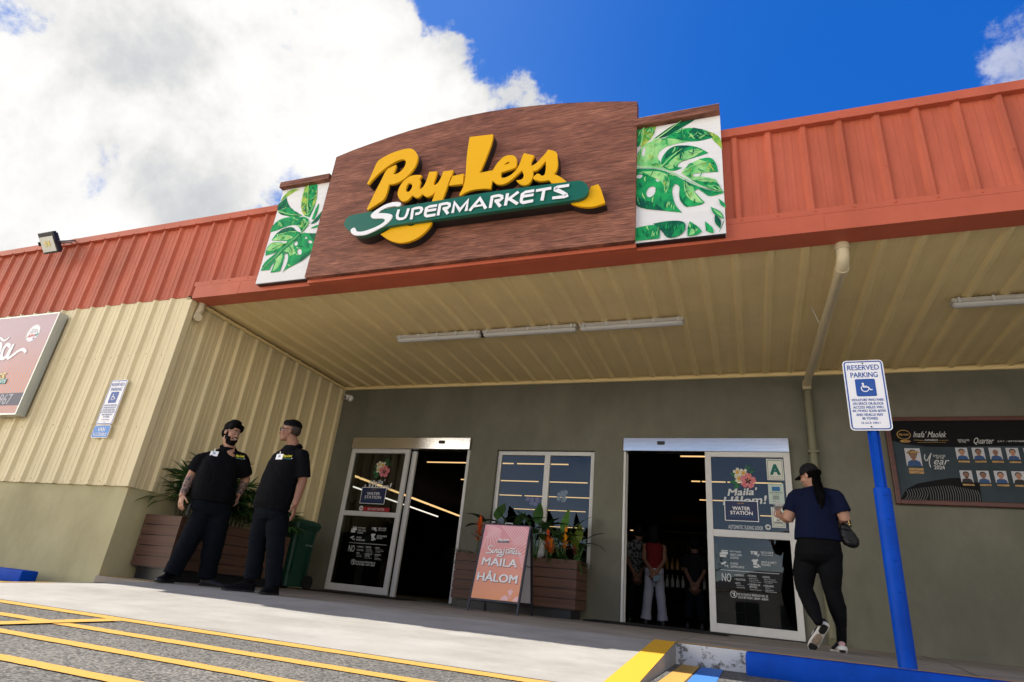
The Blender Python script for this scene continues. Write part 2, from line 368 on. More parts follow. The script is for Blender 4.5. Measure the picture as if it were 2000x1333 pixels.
# ================================================================== setting
D=3.42                                     # the shop front plane lies at y=-D, the entrance wall at y=0
def fl(y): return .0147*y                  # fall of the walkway
def az(y):                                 # asphalt height
    return -.185+.025*(max(y,-8.5)+D) if y<-D else -.185
ASPH=mat('asphalt',(.17,.165,.155),.9,.3,bump=1)
t,b=nodes_of(ASPH)
tcn=t.nodes.new('ShaderNodeTexCoord'); vo=t.nodes.new('ShaderNodeTexVoronoi'); vo.inputs['Scale'].default_value=95; t.links.new(tcn.outputs['Object'],vo.inputs['Vector'])
rp=t.nodes.new('ShaderNodeValToRGB'); e=rp.color_ramp.elements; e[0].color=(.085,.081,.076,1); e[1].color=(.27,.255,.23,1); e[0].position=.12; e[1].position=.95
x_=e.new(.55); x_.color=(.17,.163,.15,1)
sp=t.nodes.new('ShaderNodeSeparateColor'); t.links.new(vo.outputs['Color'],sp.inputs[0]); t.links.new(sp.outputs[0],rp.inputs[0])
nz=t.nodes.new('ShaderNodeTexNoise'); nz.inputs['Scale'].default_value=1.3; nz.inputs['Detail'].default_value=6; t.links.new(tcn.outputs['Object'],nz.inputs['Vector'])
r2=t.nodes.new('ShaderNodeValToRGB'); r2.color_ramp.elements[0].position=.3; r2.color_ramp.elements[1].position=.7; r2.color_ramp.elements[0].color=(.72,.71,.70,1); r2.color_ramp.elements[1].color=(1.08,1.05,1.0,1); t.links.new(nz.outputs['Fac'],r2.inputs[0])
mm=t.nodes.new('ShaderNodeMix'); mm.data_type='RGBA'; mm.blend_type='MULTIPLY'; mm.inputs[0].default_value=1; t.links.new(rp.outputs[0],mm.inputs[6]); t.links.new(r2.outputs[0],mm.inputs[7]); t.links.new(mm.outputs[2],b.inputs['Base Color'])
bn=t.nodes.new('ShaderNodeBump'); bn.inputs['Distance'].default_value=.012; bn.inputs['Strength'].default_value=1
t.links.new(vo.outputs['Distance'],bn.inputs['Height']); bn.invert=True; t.links.new(bn.outputs[0],b.inputs['Normal'])
def worn(name,c,under,amt=.45,sc_=40):
    """road paint with chips where the ground shows"""
    m=mat(name,c,.7,.35,bump=.8,bs=80); t,b=nodes_of(m); tn=t.nodes.new('ShaderNodeTexCoord'); n=t.nodes.new('ShaderNodeTexNoise'); n.inputs['Scale'].default_value=sc_; n.inputs['Detail'].default_value=7; n.inputs['Roughness'].default_value=.7
    t.links.new(tn.outputs['Object'],n.inputs['Vector']); r=t.nodes.new('ShaderNodeValToRGB'); r.color_ramp.elements[0].position=amt-.03; r.color_ramp.elements[1].position=amt+.03; r.color_ramp.elements[0].color=(*under,1); r.color_ramp.elements[1].color=(*c,1)
    t.links.new(n.outputs['Fac'],r.inputs[0]); t.links.new(r.outputs[0],b.inputs['Base Color']); return m
YROAD=worn('yellow_road_paint',(.52,.285,.055),(.22,.18,.13),.37,42)
YKERB=worn('yellow_kerb_paint',(.66,.34,.015),(.30,.28,.24),.30,14)
BROAD=worn('blue_road_paint',(.04,.17,.50),(.17,.165,.16),.33,60)
WKERB=worn('chipped_white_kerb_paint',(.55,.55,.54),(.13,.12,.105),.45,11)

mb=MB(); ys=[-D+.25,-D,-4.2,-5,-6,-7,-8.5,-10.5]; xs=[-160,-14,-9,-5,0,5,10,160]
vs=[V((x,y,az(y))) for y in ys for x in xs]; nx=len(xs)
mb.add(vs,[(j*nx+i,j*nx+i+1,(j+1)*nx+i+1,(j+1)*nx+i) for j in range(len(ys)-1) for i in range(nx-1)])
struct(mb.build('asphalt_ground',ASPH))
mb=MB(); z=az(-10.5)-.004
mb.add([(-160,-10.5,z),(160,-10.5,z),(160,-120,z),(-160,-120,z)],[(0,1,2,3)])
struct(mb.build('bounce_paving',mat('pale_bounce_concrete',(.60,.55,.45),.9,.2,var=.15,vs=.3,dirt=.1)))  # unseen paving, added pale to bounce warm light onto soffit and walls
mb=MB(); mb.add([(-400,-400,-.9),(400,-400,-.9),(400,400,-.9),(-400,400,-.9)],[(0,1,2,3)])
struct(mb.build('far_ground',mat('far_earth',(.12,.12,.09),.95,.1,var=.3,vs=.05)))
# walkway slab with joints
WX0,WX1=-5.02,11.0
mb=MB(); joints=[WX0,-2.2,1.05,3.9,WX1]
for a,b_ in zip(joints,joints[1:]):
    a+=.004; b_-=.004
    for y0,y1 in((-D,-1.756),(-1.744,.25)):
        mb.add([(a,y0,fl(y0)),(b_,y0,fl(y0)),(b_,y1,fl(y1)),(a,y1,fl(y1)),(a,y0,-.5),(b_,y0,-.5),(b_,y1,-.5),(a,y1,-.5)],[(0,1,2,3),(0,4,5,1),(1,5,6,2),(3,7,4,0)])
mb.add([(WX0,-D+.003,fl(-D)-.012),(WX1,-D+.003,fl(-D)-.012),(WX1,.25,-.008),(WX0,.25,-.008)],[(0,1,2,3)])
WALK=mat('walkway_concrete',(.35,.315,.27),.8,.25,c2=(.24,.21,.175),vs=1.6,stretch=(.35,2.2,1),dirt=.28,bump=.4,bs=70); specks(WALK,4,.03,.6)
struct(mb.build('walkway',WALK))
mb=MB(); p=[at(u,v,2,-.02) for u,v in((1795,1285),(1850,1296),(1905,1312),(1985,1330))]
for a,b_ in zip(p,p[1:]): mb.add([(a.x,a.y,fl(a.y)+.003),(b_.x,b_.y,fl(b_.y)+.003),(b_.x+.01,b_.y+.02,fl(b_.y+.02)+.003),(a.x+.01,a.y+.02,fl(a.y+.02)+.003)],[(0,1,2,3)])
struct(mb.build('pavement_crack',RUBBER))
# ramp: a warped apron from the walkway edge down to the asphalt
def rz(x,y):
    t=(-D-y)/1.83; top=fl(-D)-.075*max(0,min(1,(-4.15-x)/.85)); bot=az(-5.25)+.006
    return top*(1-t)+bot*t
RX0,RX1=-4.99,1.06
mb=MB(); nx,ny=24,10
vs=[V((RX0+(RX1-RX0)*i/nx,-D-1.83*j/ny,rz(RX0+(RX1-RX0)*i/nx,-D-1.83*j/ny))) for j in range(ny+1) for i in range(nx+1)]
mb.add(vs,[(j*(nx+1)+i,j*(nx+1)+i+1,(j+1)*(nx+1)+i+1,(j+1)*(nx+1)+i) for j in range(ny) for i in range(nx)])
for x in(RX0,RX1): mb.add([(x,-D,rz(x,-D)),(x,-D-1.83,rz(x,-D-1.83)),(x,-D-1.83,-.5),(x,-D,-.5)],[(0,1,2,3)])
mb.add([(RX0,-D-1.83,rz(0,-5.25)),(RX1,-D-1.83,rz(0,-5.25)),(RX1,-D-1.83,-.5),(RX0,-D-1.83,-.5)],[(0,1,2,3)])
struct(mb.build('ramp',CONC,smooth=False))
# yellow bands on the ramp's two side edges and on the kerb
for x0,x1 in((RX1-.155,RX1),(RX0,RX0+.12)):
    mb=MB(); n=8; vs=[]
    for j in range(n+1):
        y=-D-1.80*j/n
        for x in(x0,x1): vs.append((x,y,rz(x,y)+.004))
    mb.add(vs,[(2*j,2*j+1,2*j+3,2*j+2) for j in range(n)])
    struct(mb.build('ramp_marking',YKERB))
mb=MB(); mb.add([(RX1-.155,-D,fl(-D)+.004),(RX1,-D,fl(-D)+.004),(RX1,-D+.10,fl(-D+.1)+.004),(RX1-.155,-D+.10,fl(-D+.1)+.004)],[(0,1,2,3)])
struct(mb.build('ramp_marking',YKERB))
for x0,x1 in((RX1+.002,WX1),(-4.985,-4.05)):
    mb=MB(); mb.add([(x0,-D,fl(-D)+.004),(x1,-D,fl(-D)+.004),(x1,-D+.10,fl(-D+.1)+.004),(x0,-D+.10,fl(-D+.1)+.004)],[(0,1,2,3)])
    struct(mb.build('kerb_marking',YKERB))
mb=MB(); mb.add([(RX1+.002,-D-.004,fl(-D)+.001),(WX1,-D-.004,fl(-D)+.001),(WX1,-D-.004,-.15),(RX1+.002,-D-.004,-.15)],[(0,1,2,3)])
mb.box((RX1+.002,-D-.022,-.3),(WX1,-D-.006,-.142))
struct(mb.build('kerb_face',WKERB))
# road markings on the asphalt
def stripe(mb,pts,h=.004):
    """pts: quads of (x,y) laid on the asphalt, cut where it changes slope"""
    n=160; (a,b_,c,d)=pts; vs=[]
    for i in range(n+1):
        for p,q in((a,b_),(d,c)):
            x=p[0]+(q[0]-p[0])*i/n; y=p[1]+(q[1]-p[1])*i/n; w=.006*noise.noise(V((x*9,y*9,p[1])))+.009*noise.noise(V((x*38,y*38,p[1])))
            vs.append((x,y+w,az(y)+h))
    mb.add(vs,[(2*i,2*i+2,2*i+3,2*i+1) for i in range(n)])
mb=MB()
for y0,y1 in((-5.262,-5.39),(-5.765,-5.872),(-6.225,-6.315),(-6.672,-6.755),(-7.12,-7.20)):
    stripe(mb,((-9,y0),(1.3,y0),(1.3,y1),(-9,y1)))
stripe(mb,((-2.02,-5.42),(-1.86,-7.3),(-1.99,-7.3),(-2.15,-5.42)),.008)
struct(mb.build('yellow_hatching',YROAD))
mb=MB(); q=[at(u,v,2,z) for u,v,z in((1326,1297,-.186),(1349,1297,-.186),(1316,1334,-.217),(1284,1334,-.217))]
for p in q: p.x+=0
x0,x1=RX1+.05,RX1+.17
stripe(mb,((x0,-3.47),(x0-.02,-7.2),(x1-.02,-7.2),(x1,-3.47)))
struct(mb.build('yellow_bay_line',YROAD))
mb=MB(); stripe(mb,((x1+.012,-3.47),(x1,-7.2),(x1+.15,-7.2),(x1+.155,-3.47)))
struct(mb.build('blue_bay_line',BROAD))

# ================================================================== building
B=thing('supermarket_building','single storey supermarket with red ribbed fascia, beige ribbed wing and olive entrance wall','building',(0,0,0))
def grid_wall(mb,x0,x1,z0,z1,y0,y1,holes):
    xs=sorted({x0,x1,*[h[0] for h in holes],*[h[1] for h in holes]}); zs=sorted({z0,z1,*[h[2] for h in holes],*[h[3] for h in holes]})
    def solid(i,j):
        if i<0 or j<0 or i>=len(xs)-1 or j>=len(zs)-1: return False
        cx,cz=(xs[i]+xs[i+1])/2,(zs[j]+zs[j+1])/2
        return not any(h[0]<cx<h[1] and h[2]<cz<h[3] for h in holes)
    for i in range(len(xs)-1):
        for j in range(len(zs)-1):
            if not solid(i,j): continue
            a,b_,c,d=xs[i],xs[i+1],zs[j],zs[j+1]
            mb.add([(a,y0,c),(b_,y0,c),(b_,y0,d),(a,y0,d)],[(0,1,2,3)]); mb.add([(a,y1,c),(b_,y1,c),(b_,y1,d),(a,y1,d)],[(3,2,1,0)])
            for di,dj,e in((-1,0,((a,c),(a,d))),(1,0,((b_,d),(b_,c))),(0,-1,((b_,c),(a,c))),(0,1,((a,d),(b_,d)))):
                if not solid(i+di,j+dj):
                    (p,q),(r_,s_)=e; mb.add([(p,y0,q),(r_,y0,s_),(r_,y1,s_),(p,y1,q)],[(3,2,1,0)])
D1=(-4.552,-2.38,-.06,2.402); D2=(0.0,2.142,-.06,2.402); WN=(-1.935,-.42,.62,2.222)
mb=MB(); grid_wall(mb,-4.985,11,-.06,3.31,0,.2,[D1,D2,WN]); mb.build('entrance_wall',OLIVE,B)
mb=MB(); corrugate(mb,(0,-D,.9),(1,0,0),(0,-1,0),(0,0,2.442),-15,-5.03,1.98)
for z in(2.55,1.62,.93):
    for k in range(-55,-23):
        x=1.98+.305*k
        for dx in(0,.15): mb.lathe((x+dx+.03*((k*7)%3-1)*.3,-D-(.032 if dx==0 else .0),z+.012*((k*5)%4-1.5)),[(.011,0),(.008,.006),(0,.007)],(0,-1,0),6)
mb.build('wing_cladding',BEIGE,B)
mb=MB(); corrugate(mb,(-4.99,0,.9),(0,1,0),(1,0,0),(0,0,2.42),-D+.04,-.003,-3.115)
mb.add([(-4.957,-.06,.9),(-4.957,-.004,.9),(-4.957,-.004,3.3),(-4.957,-.06,3.3)],[(0,1,2,3)]); mb.build('side_cladding',BEIGE,B)
mb=MB(); mb.box((-5.075,-D-.036,.897),(-4.953,-D+.05,3.292)); mb.build('corner_flashing',BEIGE,B,bevel=.004)
mb=MB(); mb.box((-15,-D+.016,-.5),(-5.0,0.0,.912)); mb.build('wing_base',BASEW,B)
mb=MB(); mb.box((-15,-D+.06,.912),(-5.02,-.01,3.4)); mb.build('wing_core',DARK,B)
# fascia
mb=MB(); corrugate(mb,(0,-D-.006,3.342),(1,0,0),(0,-1,0),(0,0,1.17),-15,11,1.98)
for x0,x1,zz in((-15,-4.96,(3.372,3.9)),(-4.96,11,(3.9,))):
    k=math.ceil((x0-1.98)/.305)
    while 1.98+.305*k<x1:
        x=1.98+.305*k
        for z in zz:
            if z<3.5 or k%3==0: mb.lathe((x+.09*(z<3.5),-D-(.038 if z>3.5 else .007),z+.006*((k*5)%3-1)),[(.012,0),(.009,.006),(0,.008)],(0,-1,0),6)
        k+=1
mb.build('fascia_cladding',RED,B)
mb=MB(); mb.box((-15,-D-.066,4.487),(11,-D+.15,4.583))
k=-50
while k<32:
    mb.lathe((1.98+.305*k,-D-.066,4.50),[(.012,0),(.009,.006),(0,.008)],(0,-1,0),6); k+=1
mb.build('parapet_cap',REDT,B)
mb=MB(); mb.box((-4.952,-D-.048,3.296),(11,-D+.19,3.470)); mb.box((-4.99,-D-.0455,3.474),(11,-D-.008,3.535))
for k in range(-22,30):
    mb.lathe((1.98+.305*k+.02,-D-.0455,3.508),[(.011,0),(.009,.006),(0,.008)],(0,-1,0),6)
for x in(-1.35,2.36,-4.2): mb.box((x,-D-.0505,3.299),(x+.006,-D-.047,3.47))
mb.build('fascia_trim',REDT,B)
mb=MB(); mb.box((-15,-D+.02,3.42),(11,20,4.47)); mb.build('roof',DARK,B)
mb=MB(); mb.box((-15,-D+.14,4.2),(11,-D+.16,4.575)); mb.build('parapet_back',mat('galvanised_sheet',(.35,.35,.34),.5,.4),B)
sx=at(788,651,2,3.31).x
mb=MB(); corrugate(mb,(0,-D+.17,3.336),(1,0,0),(0,0,-1),(0,D-.17,0),-4.985,11,sx,.036); mb.build('soffit',SOFF,B)
mb=MB(); mb.box((-4.95,-.034,3.268),(11,-.002,3.318)); mb.box((-4.95,-.060,3.312),(11,-.036,3.317)); mb.build('soffit_moulding',SOFF,B)
mb=MB(); mb.box((-4.957,-D+.18,3.262),(-4.93,-.036,3.30)); mb.build('soffit_edge_moulding',SOFF,B)
# store inside
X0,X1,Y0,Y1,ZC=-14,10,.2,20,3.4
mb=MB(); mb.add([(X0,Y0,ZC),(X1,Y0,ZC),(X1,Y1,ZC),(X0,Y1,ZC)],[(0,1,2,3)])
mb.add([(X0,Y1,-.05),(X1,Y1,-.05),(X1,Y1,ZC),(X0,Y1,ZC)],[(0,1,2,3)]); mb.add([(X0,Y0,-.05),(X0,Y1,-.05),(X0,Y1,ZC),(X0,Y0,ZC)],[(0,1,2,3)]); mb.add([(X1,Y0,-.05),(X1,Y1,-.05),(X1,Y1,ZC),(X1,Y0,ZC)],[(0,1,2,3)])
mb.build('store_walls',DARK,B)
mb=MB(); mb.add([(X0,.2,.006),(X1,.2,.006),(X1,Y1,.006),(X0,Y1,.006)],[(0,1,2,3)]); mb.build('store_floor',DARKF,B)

# glass
GLASS=bpy.data.materials.new('window_glass'); GLASS.use_nodes=True; t=GLASS.node_tree; t.nodes.clear()
o_=t.nodes.new('ShaderNodeOutputMaterial'); mx_=t.nodes.new('ShaderNodeMixShader'); fr=t.nodes.new('ShaderNodeFresnel'); fr.inputs[0].default_value=1.62
tr=t.nodes.new('ShaderNodeBsdfTransparent'); tr.inputs[0].default_value=(.72,.78,.76,1); gl=t.nodes.new('ShaderNodeBsdfGlossy'); gl.inputs['Roughness'].default_value=.012; gl.inputs[0].default_value=(1,1,1,1)
ml=t.nodes.new('ShaderNodeMath'); ml.operation='MULTIPLY_ADD'; ml.inputs[1].default_value=1.0; ml.inputs[2].default_value=.0; t.links.new(fr.outputs[0],ml.inputs[0])
t.links.new(ml.outputs[0],mx_.inputs[0]); t.links.new(tr.outputs[0],mx_.inputs[1]); t.links.new(gl.outputs[0],mx_.inputs[2]); t.links.new(mx_.outputs[0],o_.inputs[0])
MATS['window_glass']=GLASS
FILM=mat('white_vinyl',(.55,.57,.57),.6,.3)
VPINK=mat('pink_vinyl',(.50,.09,.12),.6,.3,c2=(.60,.24,.26),vs=30)
VRED=mat('red_vinyl',(.33,.02,.025),.6,.3)
VCREAM=mat('cream_vinyl',(.62,.60,.42),.6,.3,c2=(.55,.55,.50),vs=30)
VYEL=mat('yellow_vinyl',(.60,.32,.03),.6,.3)
VGRN=mat('green_vinyl',(.03,.17,.06),.6,.3,c2=(.015,.08,.035),vs=30)
VDARK=mat('dark_vinyl',(.03,.012,.016),.6,.3)
NAVYB=mat('navy_print',(.012,.022,.075),.45,.4)
PAPER=mat('paper',(.62,.64,.58),.7,.3,var=.04,vs=9)
PAPERG=mat('mint_paper',(.47,.56,.52),.7,.3,var=.04,vs=9)
INK=mat('print_ink',(.05,.055,.06),.7,.2)
INKG=mat('green_ink',(.02,.13,.11),.7,.2)
INKB=mat('blue_print',(.03,.14,.32),.6,.3)
GOLD=mat('gold_print',(.45,.27,.05),.4,.5,c2=(.20,.09,.015),vs=20)
def flowers(S,mb,cx,cy,s):
    """print of plumeria, hibiscus and leaves; material slots: 0 green 1 cream 2 yellow 3 pink 4 dark"""
    h=.0012
    mb.m=0
    for ang,ln,w,ox,oy in((150,.62,.34,-.3,.05),(190,.66,.36,-.25,-.25),(225,.6,.34,-.2,-.45),(60,.75,.12,.35,.45),(45,.72,.10,.45,.35),(75,.66,.10,.25,.5),(30,.62,.1,.5,.3)):
        a=R(ang); d=V((math.cos(a),math.sin(a))); n=V((-d.y,d.x)); p=V((cx+ox*s,cy+oy*s)); ln*=s; w*=s
        S.fill(mb,[p,p+d*ln*.3+n*w*.5,p+d*ln*.65+n*w*.42,p+d*ln,p+d*ln*.65-n*w*.42,p+d*ln*.3-n*w*.5],(),h); h+=.0003
    def fl5(ox,oy,r,pw,m,rot,k=5,ruf=0):
        nonlocal h
        for i in range(k):
            a=R(rot+i*360/k); d=V((math.cos(a),math.sin(a))); n=V((-d.y,d.x)); p=V((cx+ox*s,cy+oy*s)); mb.m=m
            S.fill(mb,[p,p+d*r*s*.4+n*pw*s*.5,p+d*r*s*.8+n*pw*s*.55,p+d*r*s*(.97+ruf)+n*pw*s*.25,p+d*r*s*(1-ruf),p+d*r*s*(.97+ruf)-n*pw*s*.25,p+d*r*s*.8-n*pw*s*.5,p+d*r*s*.4-n*pw*s*.42],(),h); h+=.0003
    for ox,oy,rot in((-.28,.42,20),(.12,.38,50),(-.2,-.05,80)):
        fl5(ox,oy,.36,.22,1,rot)
        fl5(ox,oy,.17,.10,2,rot)
    fl5(.42,-.22,.58,.46,3,10,5,.05); fl5(.42,-.22,.24,.12,4,10)
    mb.m=2; S.stroke(mb,[(cx+.42*s,cy-.22*s),(cx+.5*s,cy+.02*s),(cx+.62*s,cy+.2*s)],.035*s,h+.0005)
    return h
def rules(S,mb,x0,x1,z,sx):
    """house rules in white vinyl; (x0..x1) is the ruled line at height z"""
    k=(x1-x0)/1180
    def P(a,b): return x0+(a-175)*k, z-(b-540-.055*(a-175))*k
    def rc(a,b,c,d): p=P(a,b); S.rect(mb,p[0],p[1]-(d-b)*k,p[0]+(c-a)*k,p[1])
    def tx(s,a,b,w,h,bold=.012): p=P(a,b); S.text(mb,s,p[0],p[1],w*k,h*k,.001,bold,'l')
    rc(175,536,1355,546)
    rc(210,130,345,148); rc(210,160,345,215); rc(175,185,207,215); rc(175,222,310,276)
    for i,s in enumerate(('MOST MAJOR','CREDIT CARDS','ACCEPTED')): tx(s,385,163+i*62,(230,250,180)[i],44)
    rc(810,150,960,165); rc(820,165,835,215); rc(850,165,866,215); rc(885,170,945,225)
    p=[P(*q) for q in((935,235),(955,255),(985,205))]; S.stroke(mb,p,14*k,.001,False)
    tx('TABC ID CHECK',1010,175,255,44); tx('TOBACCO & ALCOHOL',1020,225,240,26)
    S.fill(mb,[P(*q) for q in((185,405),(290,365),(310,395),(215,440))]); p=[P(*q) for q in((265,425),(280,462),(335,462))]; S.stroke(mb,p,14*k,.0013,False); p=[P(*q) for q in((328,435),(335,492))]; S.stroke(mb,p,14*k,.0016,False)
    tx('24 HOUR',390,408,155,44); tx('SURVEILLANCE',390,470,275,44)
    S.fill(mb,[P(*q) for q in((820,335),(865,312),(880,322),(915,322),(930,308),(960,335),(940,365),(928,350),(930,430),(855,435),(850,355),(835,368))])
    S.fill(mb,[P(*q) for q in((855,450),(900,448),(955,475),(950,490),(855,485))]); S.fill(mb,[P(*q) for q in((915,440),(940,415),(970,425),(975,450),(1003,470),(995,480),(960,468))],(),.0014)
    tx('SHOES & SHIRTS',1015,372,300,44); tx('REQUIRED',1015,428,180,44)
    tx('NO',200,690,190,170,0)
    for s,a,b,w,h in(('LOITERING',485,645,170,40),('SOLICITING',485,728,190,40),('PETS',490,810,80,40),('Except trained',495,855,145,22),('service animals',495,888,160,22),
        ('SMOKING',740,652,160,40),('Within 20 feet of',745,702,170,22),('entrances, including',748,738,195,22),('e-cigarettes and vapes',750,772,230,22),('CHEWING OR',748,826,215,40),('SPITTING',752,876,150,40),('Tobacco and betel nut',755,925,225,22),
        ('RIDING',1040,672,120,40),('Bicycles, skateboards',1045,718,225,22),('and motorized scooters',1048,752,250,22),('are prohibited',1052,786,150,22),('FIREARMS',1052,846,175,40),('Unless by',1058,888,100,22),('authorized law',1058,925,160,22),('enforcement',1060,958,215,22)):
        tx(s,a,b,w,h,.008)
    for a,b in((463,640),(466,723),(470,806),(718,655),(724,826),(1020,672),(1030,846)): p=P(a,b); S.disc(mb,p[0],p[1],8*k,n=8)
    c=P(425,1030); S.disc(mb,c[0],c[1],70*k,inner=.86,n=24); S.fill(mb,[P(*q) for q in((425,1070),(425,1020),(434,980),(444,980),(450,1020),(450,1070))],(),.001); p=[P(*q) for q in((380,985),(470,1078))]; S.stroke(mb,p,10*k,.0014,False)
    tx('NO ALCOHOLIC BEVERAGE WILL BE',502,1022,600,44); tx('SOLD BETWEEN  2:00AM - 8:00AM',510,1082,590,44)
def glazed_leaf(x0,x1,z0,z1,zm0,zm1,y,name,st=.075,dep=.045):
    """framed sliding leaf with a mid rail; front face at y"""
    mb=MB(); mb.box((x0,y,z0),(x0+st,y+dep,z1)); mb.box((x1-st,y,z0),(x1,y+dep,z1))
    mb.box((x0+st,y+.001,z1-st*.9),(x1-st,y+dep-.001,z1)); mb.box((x0+st,y+.001,z0),(x1-st,y+dep-.001,z0+.10)); mb.box((x0+st,y+.001,zm0),(x1-st,y+dep-.001,zm1))
    f=mb.build(name,ALU,B,bevel=.004)
    for a,b_ in((z0+.10,zm0),(zm1,z1-st*.9)):
        mb=MB(); mb.add([(x0+st,y+.022,a),(x1-st,y+.022,a),(x1-st,y+.022,b_),(x0+st,y+.022,b_)],[(0,1,2,3)]); mb.build('pane',GLASS,f)
    return f
# left entrance: leaf shut on the left, way in on the right
zm1=at(671.5,996.5,1,-.05).z; zm0=at(668.9,1005.5,1,-.05).z
leaf1=glazed_leaf(-4.548,-3.44,.028,2.212,zm0,zm1,-.028,'sliding_door')
mb=MB(); mb.box((-3.40,.035,.02),(-3.345,.085,2.20)); mb.box((-3.44,.06,.02),(-3.415,.10,2.20)); mb.build('door_stile',ALU,B,bevel=.003)
mb=MB(); mb.box((-2.425,-.012,-.03),(-2.383,.16,2.21)); mb.build('door_jamb',ALU,B)
def header(x0,x1,sx,nm='door_header'):
    mb=MB(); mb.box((x0,-.055,2.214),(x1,.12,2.398)); h=mb.build(nm,STEEL,B,bevel=.004)
    mb=MB(); mb.bevbox((sx,-.062,2.325),(.052,0,0),(0,.012,0),(0,0,.024),.010); mb.build('sensor',BLACK,h)
    return h
header(D1[0]+.003,D1[1]-.003,at(863,867,1,-.05).x); header(D2[0]+.003,D2[1]-.003,at(1291,868,1,-.05).x)
for d in(D1,D2):
    mb=MB(); mb.box((d[0],-.03,-.012),(d[1],.2,.016)); mb.build('threshold',MATS.get('dark_steel') or mat('dark_steel',(.06,.058,.055),.5,.5,metal=.6),B)
# right entrance
zn1=at(1383,1033,1,-.05).z; zn0=at(1384,1047,1,-.05).z
leaf2=glazed_leaf(1.098,2.138,.018,2.212,zn0,zn1,-.045,'sliding_door')
mb=MB(); mb.box((.004,-.012,-.02),(.034,.16,2.21)); mb.box((.036,.05,.0),(.050,.10,2.20)); mb.build('door_jamb',ALU,B)
# decals on the leaves
Y1=-.028+.022; S1=Sheet((0,Y1,0),(1,0,0),(0,0,1),(0,-1,0)); Y2=-.045+.022; S2=Sheet((0,Y2,0),(1,0,0),(0,0,1),(0,-1,0))
def xz(u,v,y): p=at(u,v,1,y); return p.x,p.z
def greeting(S,y,leaf,fc,m0,m1,h0,h1,fs):
    mb=MB(); c=xz(*fc,y); hh=flowers(S,mb,c[0],c[1],fs); mb.build('flower_decal',[VGRN,VCREAM,VYEL,VPINK,VDARK],leaf)
    mb=MB(); a=xz(*m0,y); b_=xz(*m1,y); w=b_[0]-a[0]
    S.text(mb,"Maila'",(a[0]+b_[0])/2,(a[1]+b_[1])/2+.012,w,w*.27,.012,.03,shear=.28,rot=.07)
    a=xz(*h0,y); b_=xz(*h1,y); w=b_[0]-a[0]
    S.text(mb,"Hålom!",(a[0]+b_[0])/2,(a[1]+b_[1])/2-.012,w,w*.20,.013,.03,shear=.28,rot=.07)
    mb.build('greeting_decal',FILM,leaf)
greeting(S1,Y1,leaf1,(745,917),(722,947),(752,941),(712,953),(765,948),.17)
greeting(S2,Y2,leaf2,(1449,934),(1423,966),(1477,960),(1414,981),(1496,971),.17)
mb=MB(); a=xz(654+0.0,1077,Y1); rules(S1,mb,xz(681.3,1060.5,Y1)[0],xz(755,1066,Y1)[0],xz(718,1062.5,Y1)[1],0); mb.build('rules_decal',FILM,leaf1)
mb=MB(); rules(S2,mb,xz(1407,1112.7,Y2)[0],xz(1522,1119,Y2)[0],xz(1407,1113,Y2)[1],0); mb.build('rules_decal',FILM,leaf2)
mb=MB(); a=xz(1422.7,1029,Y2); b_=xz(1490,1029.5,Y2); S2.text(mb,'AUTOMATIC SLIDING DOOR',(a[0]+b_[0])/2,a[1],b_[0]-a[0],.048,.001,.006)
c=xz(1500,1030,Y2); S2.disc(mb,c[0],c[1],.033); mb.m=1; S2.fill(mb,[(c[0]-.02,c[1]-.008),(c[0],c[1]-.008),(c[0],c[1]-.02),(c[0]+.024,c[1]),(c[0],c[1]+.02),(c[0],c[1]+.008),(c[0]-.02,c[1]+.008)],(),.002)
mb.build('sliding_door_decal',[FILM,INK],leaf2)
mb=MB(); a=xz(709,994,Y1); b_=xz(761,994.5,Y1); S1.rect(mb,a[0],a[1]-.032,b_[0],a[1]+.032); mb.m=1; S1.text(mb,'DO NOT ENTER',(a[0]+b_[0])/2-.0,a[1],.30,.036,.002,.01); c=xz(705.5,993,Y1); S1.disc(mb,c[0],c[1],.04,hh=.003); mb.m=0; S1.rect(mb,c[0]-.026,c[1]-.007,c[0]+.026,c[1]+.007,.004)
mb.build('no_entry_decal',[VRED,FILM],leaf1)
# notices taped to the glass are things of their own
def notice(S,y,pts,label,cat,draw,mats,hh=.006,name='notice'):
    a=xz(*pts[0],y); b_=xz(*pts[1],y); x0,x1,z0,z1=a[0],b_[0],b_[1],a[1]
    mb=MB(); S.rect(mb,x0,z0,x1,z1,hh,.003); draw(S,mb,x0,x1,z0,z1,hh+.001)
    c=V(((x0+x1)/2,y-hh,z0)); return recentre(tag(mb.build(name,mats),label,cat),c)
def water(S,mb,x0,x1,z0,z1,h):
    w,t_=x1-x0,z1-z0; c=(x0+x1)/2; mb.m=1; S.rrect(mb,x0,z0,x1,z1,.004,h,inner=.008)
    S.text(mb,'WATER',c,z0+t_*.62,w*.52,t_*.17,h,.02); S.text(mb,'STATION',c,z0+t_*.40,w*.66,t_*.17,h,.02); mb.m=2; S.text(mb,'CURRENTLY UNAVAILABLE',c,z0+t_*.23,w*.82,t_*.055,h)
    mb.m=3; S.text(mb,'Pay-Less',c,z0+t_*.86,w*.2,t_*.09,h,.03,shear=.3,rot=.1)
notice(S1,Y1,((709,952),(751,986)),'navy Water Station notice on the left door, beneath the flower decal','notice',water,[NAVYB,WHITEL,INKB,GOLD],.016)
notice(S2,Y2,((1414.5,977.5),(1482.5,1020.5)),'navy Water Station notice on the right door, beside paper sheets','notice',water,[NAVYB,WHITEL,INKB,GOLD],.016)
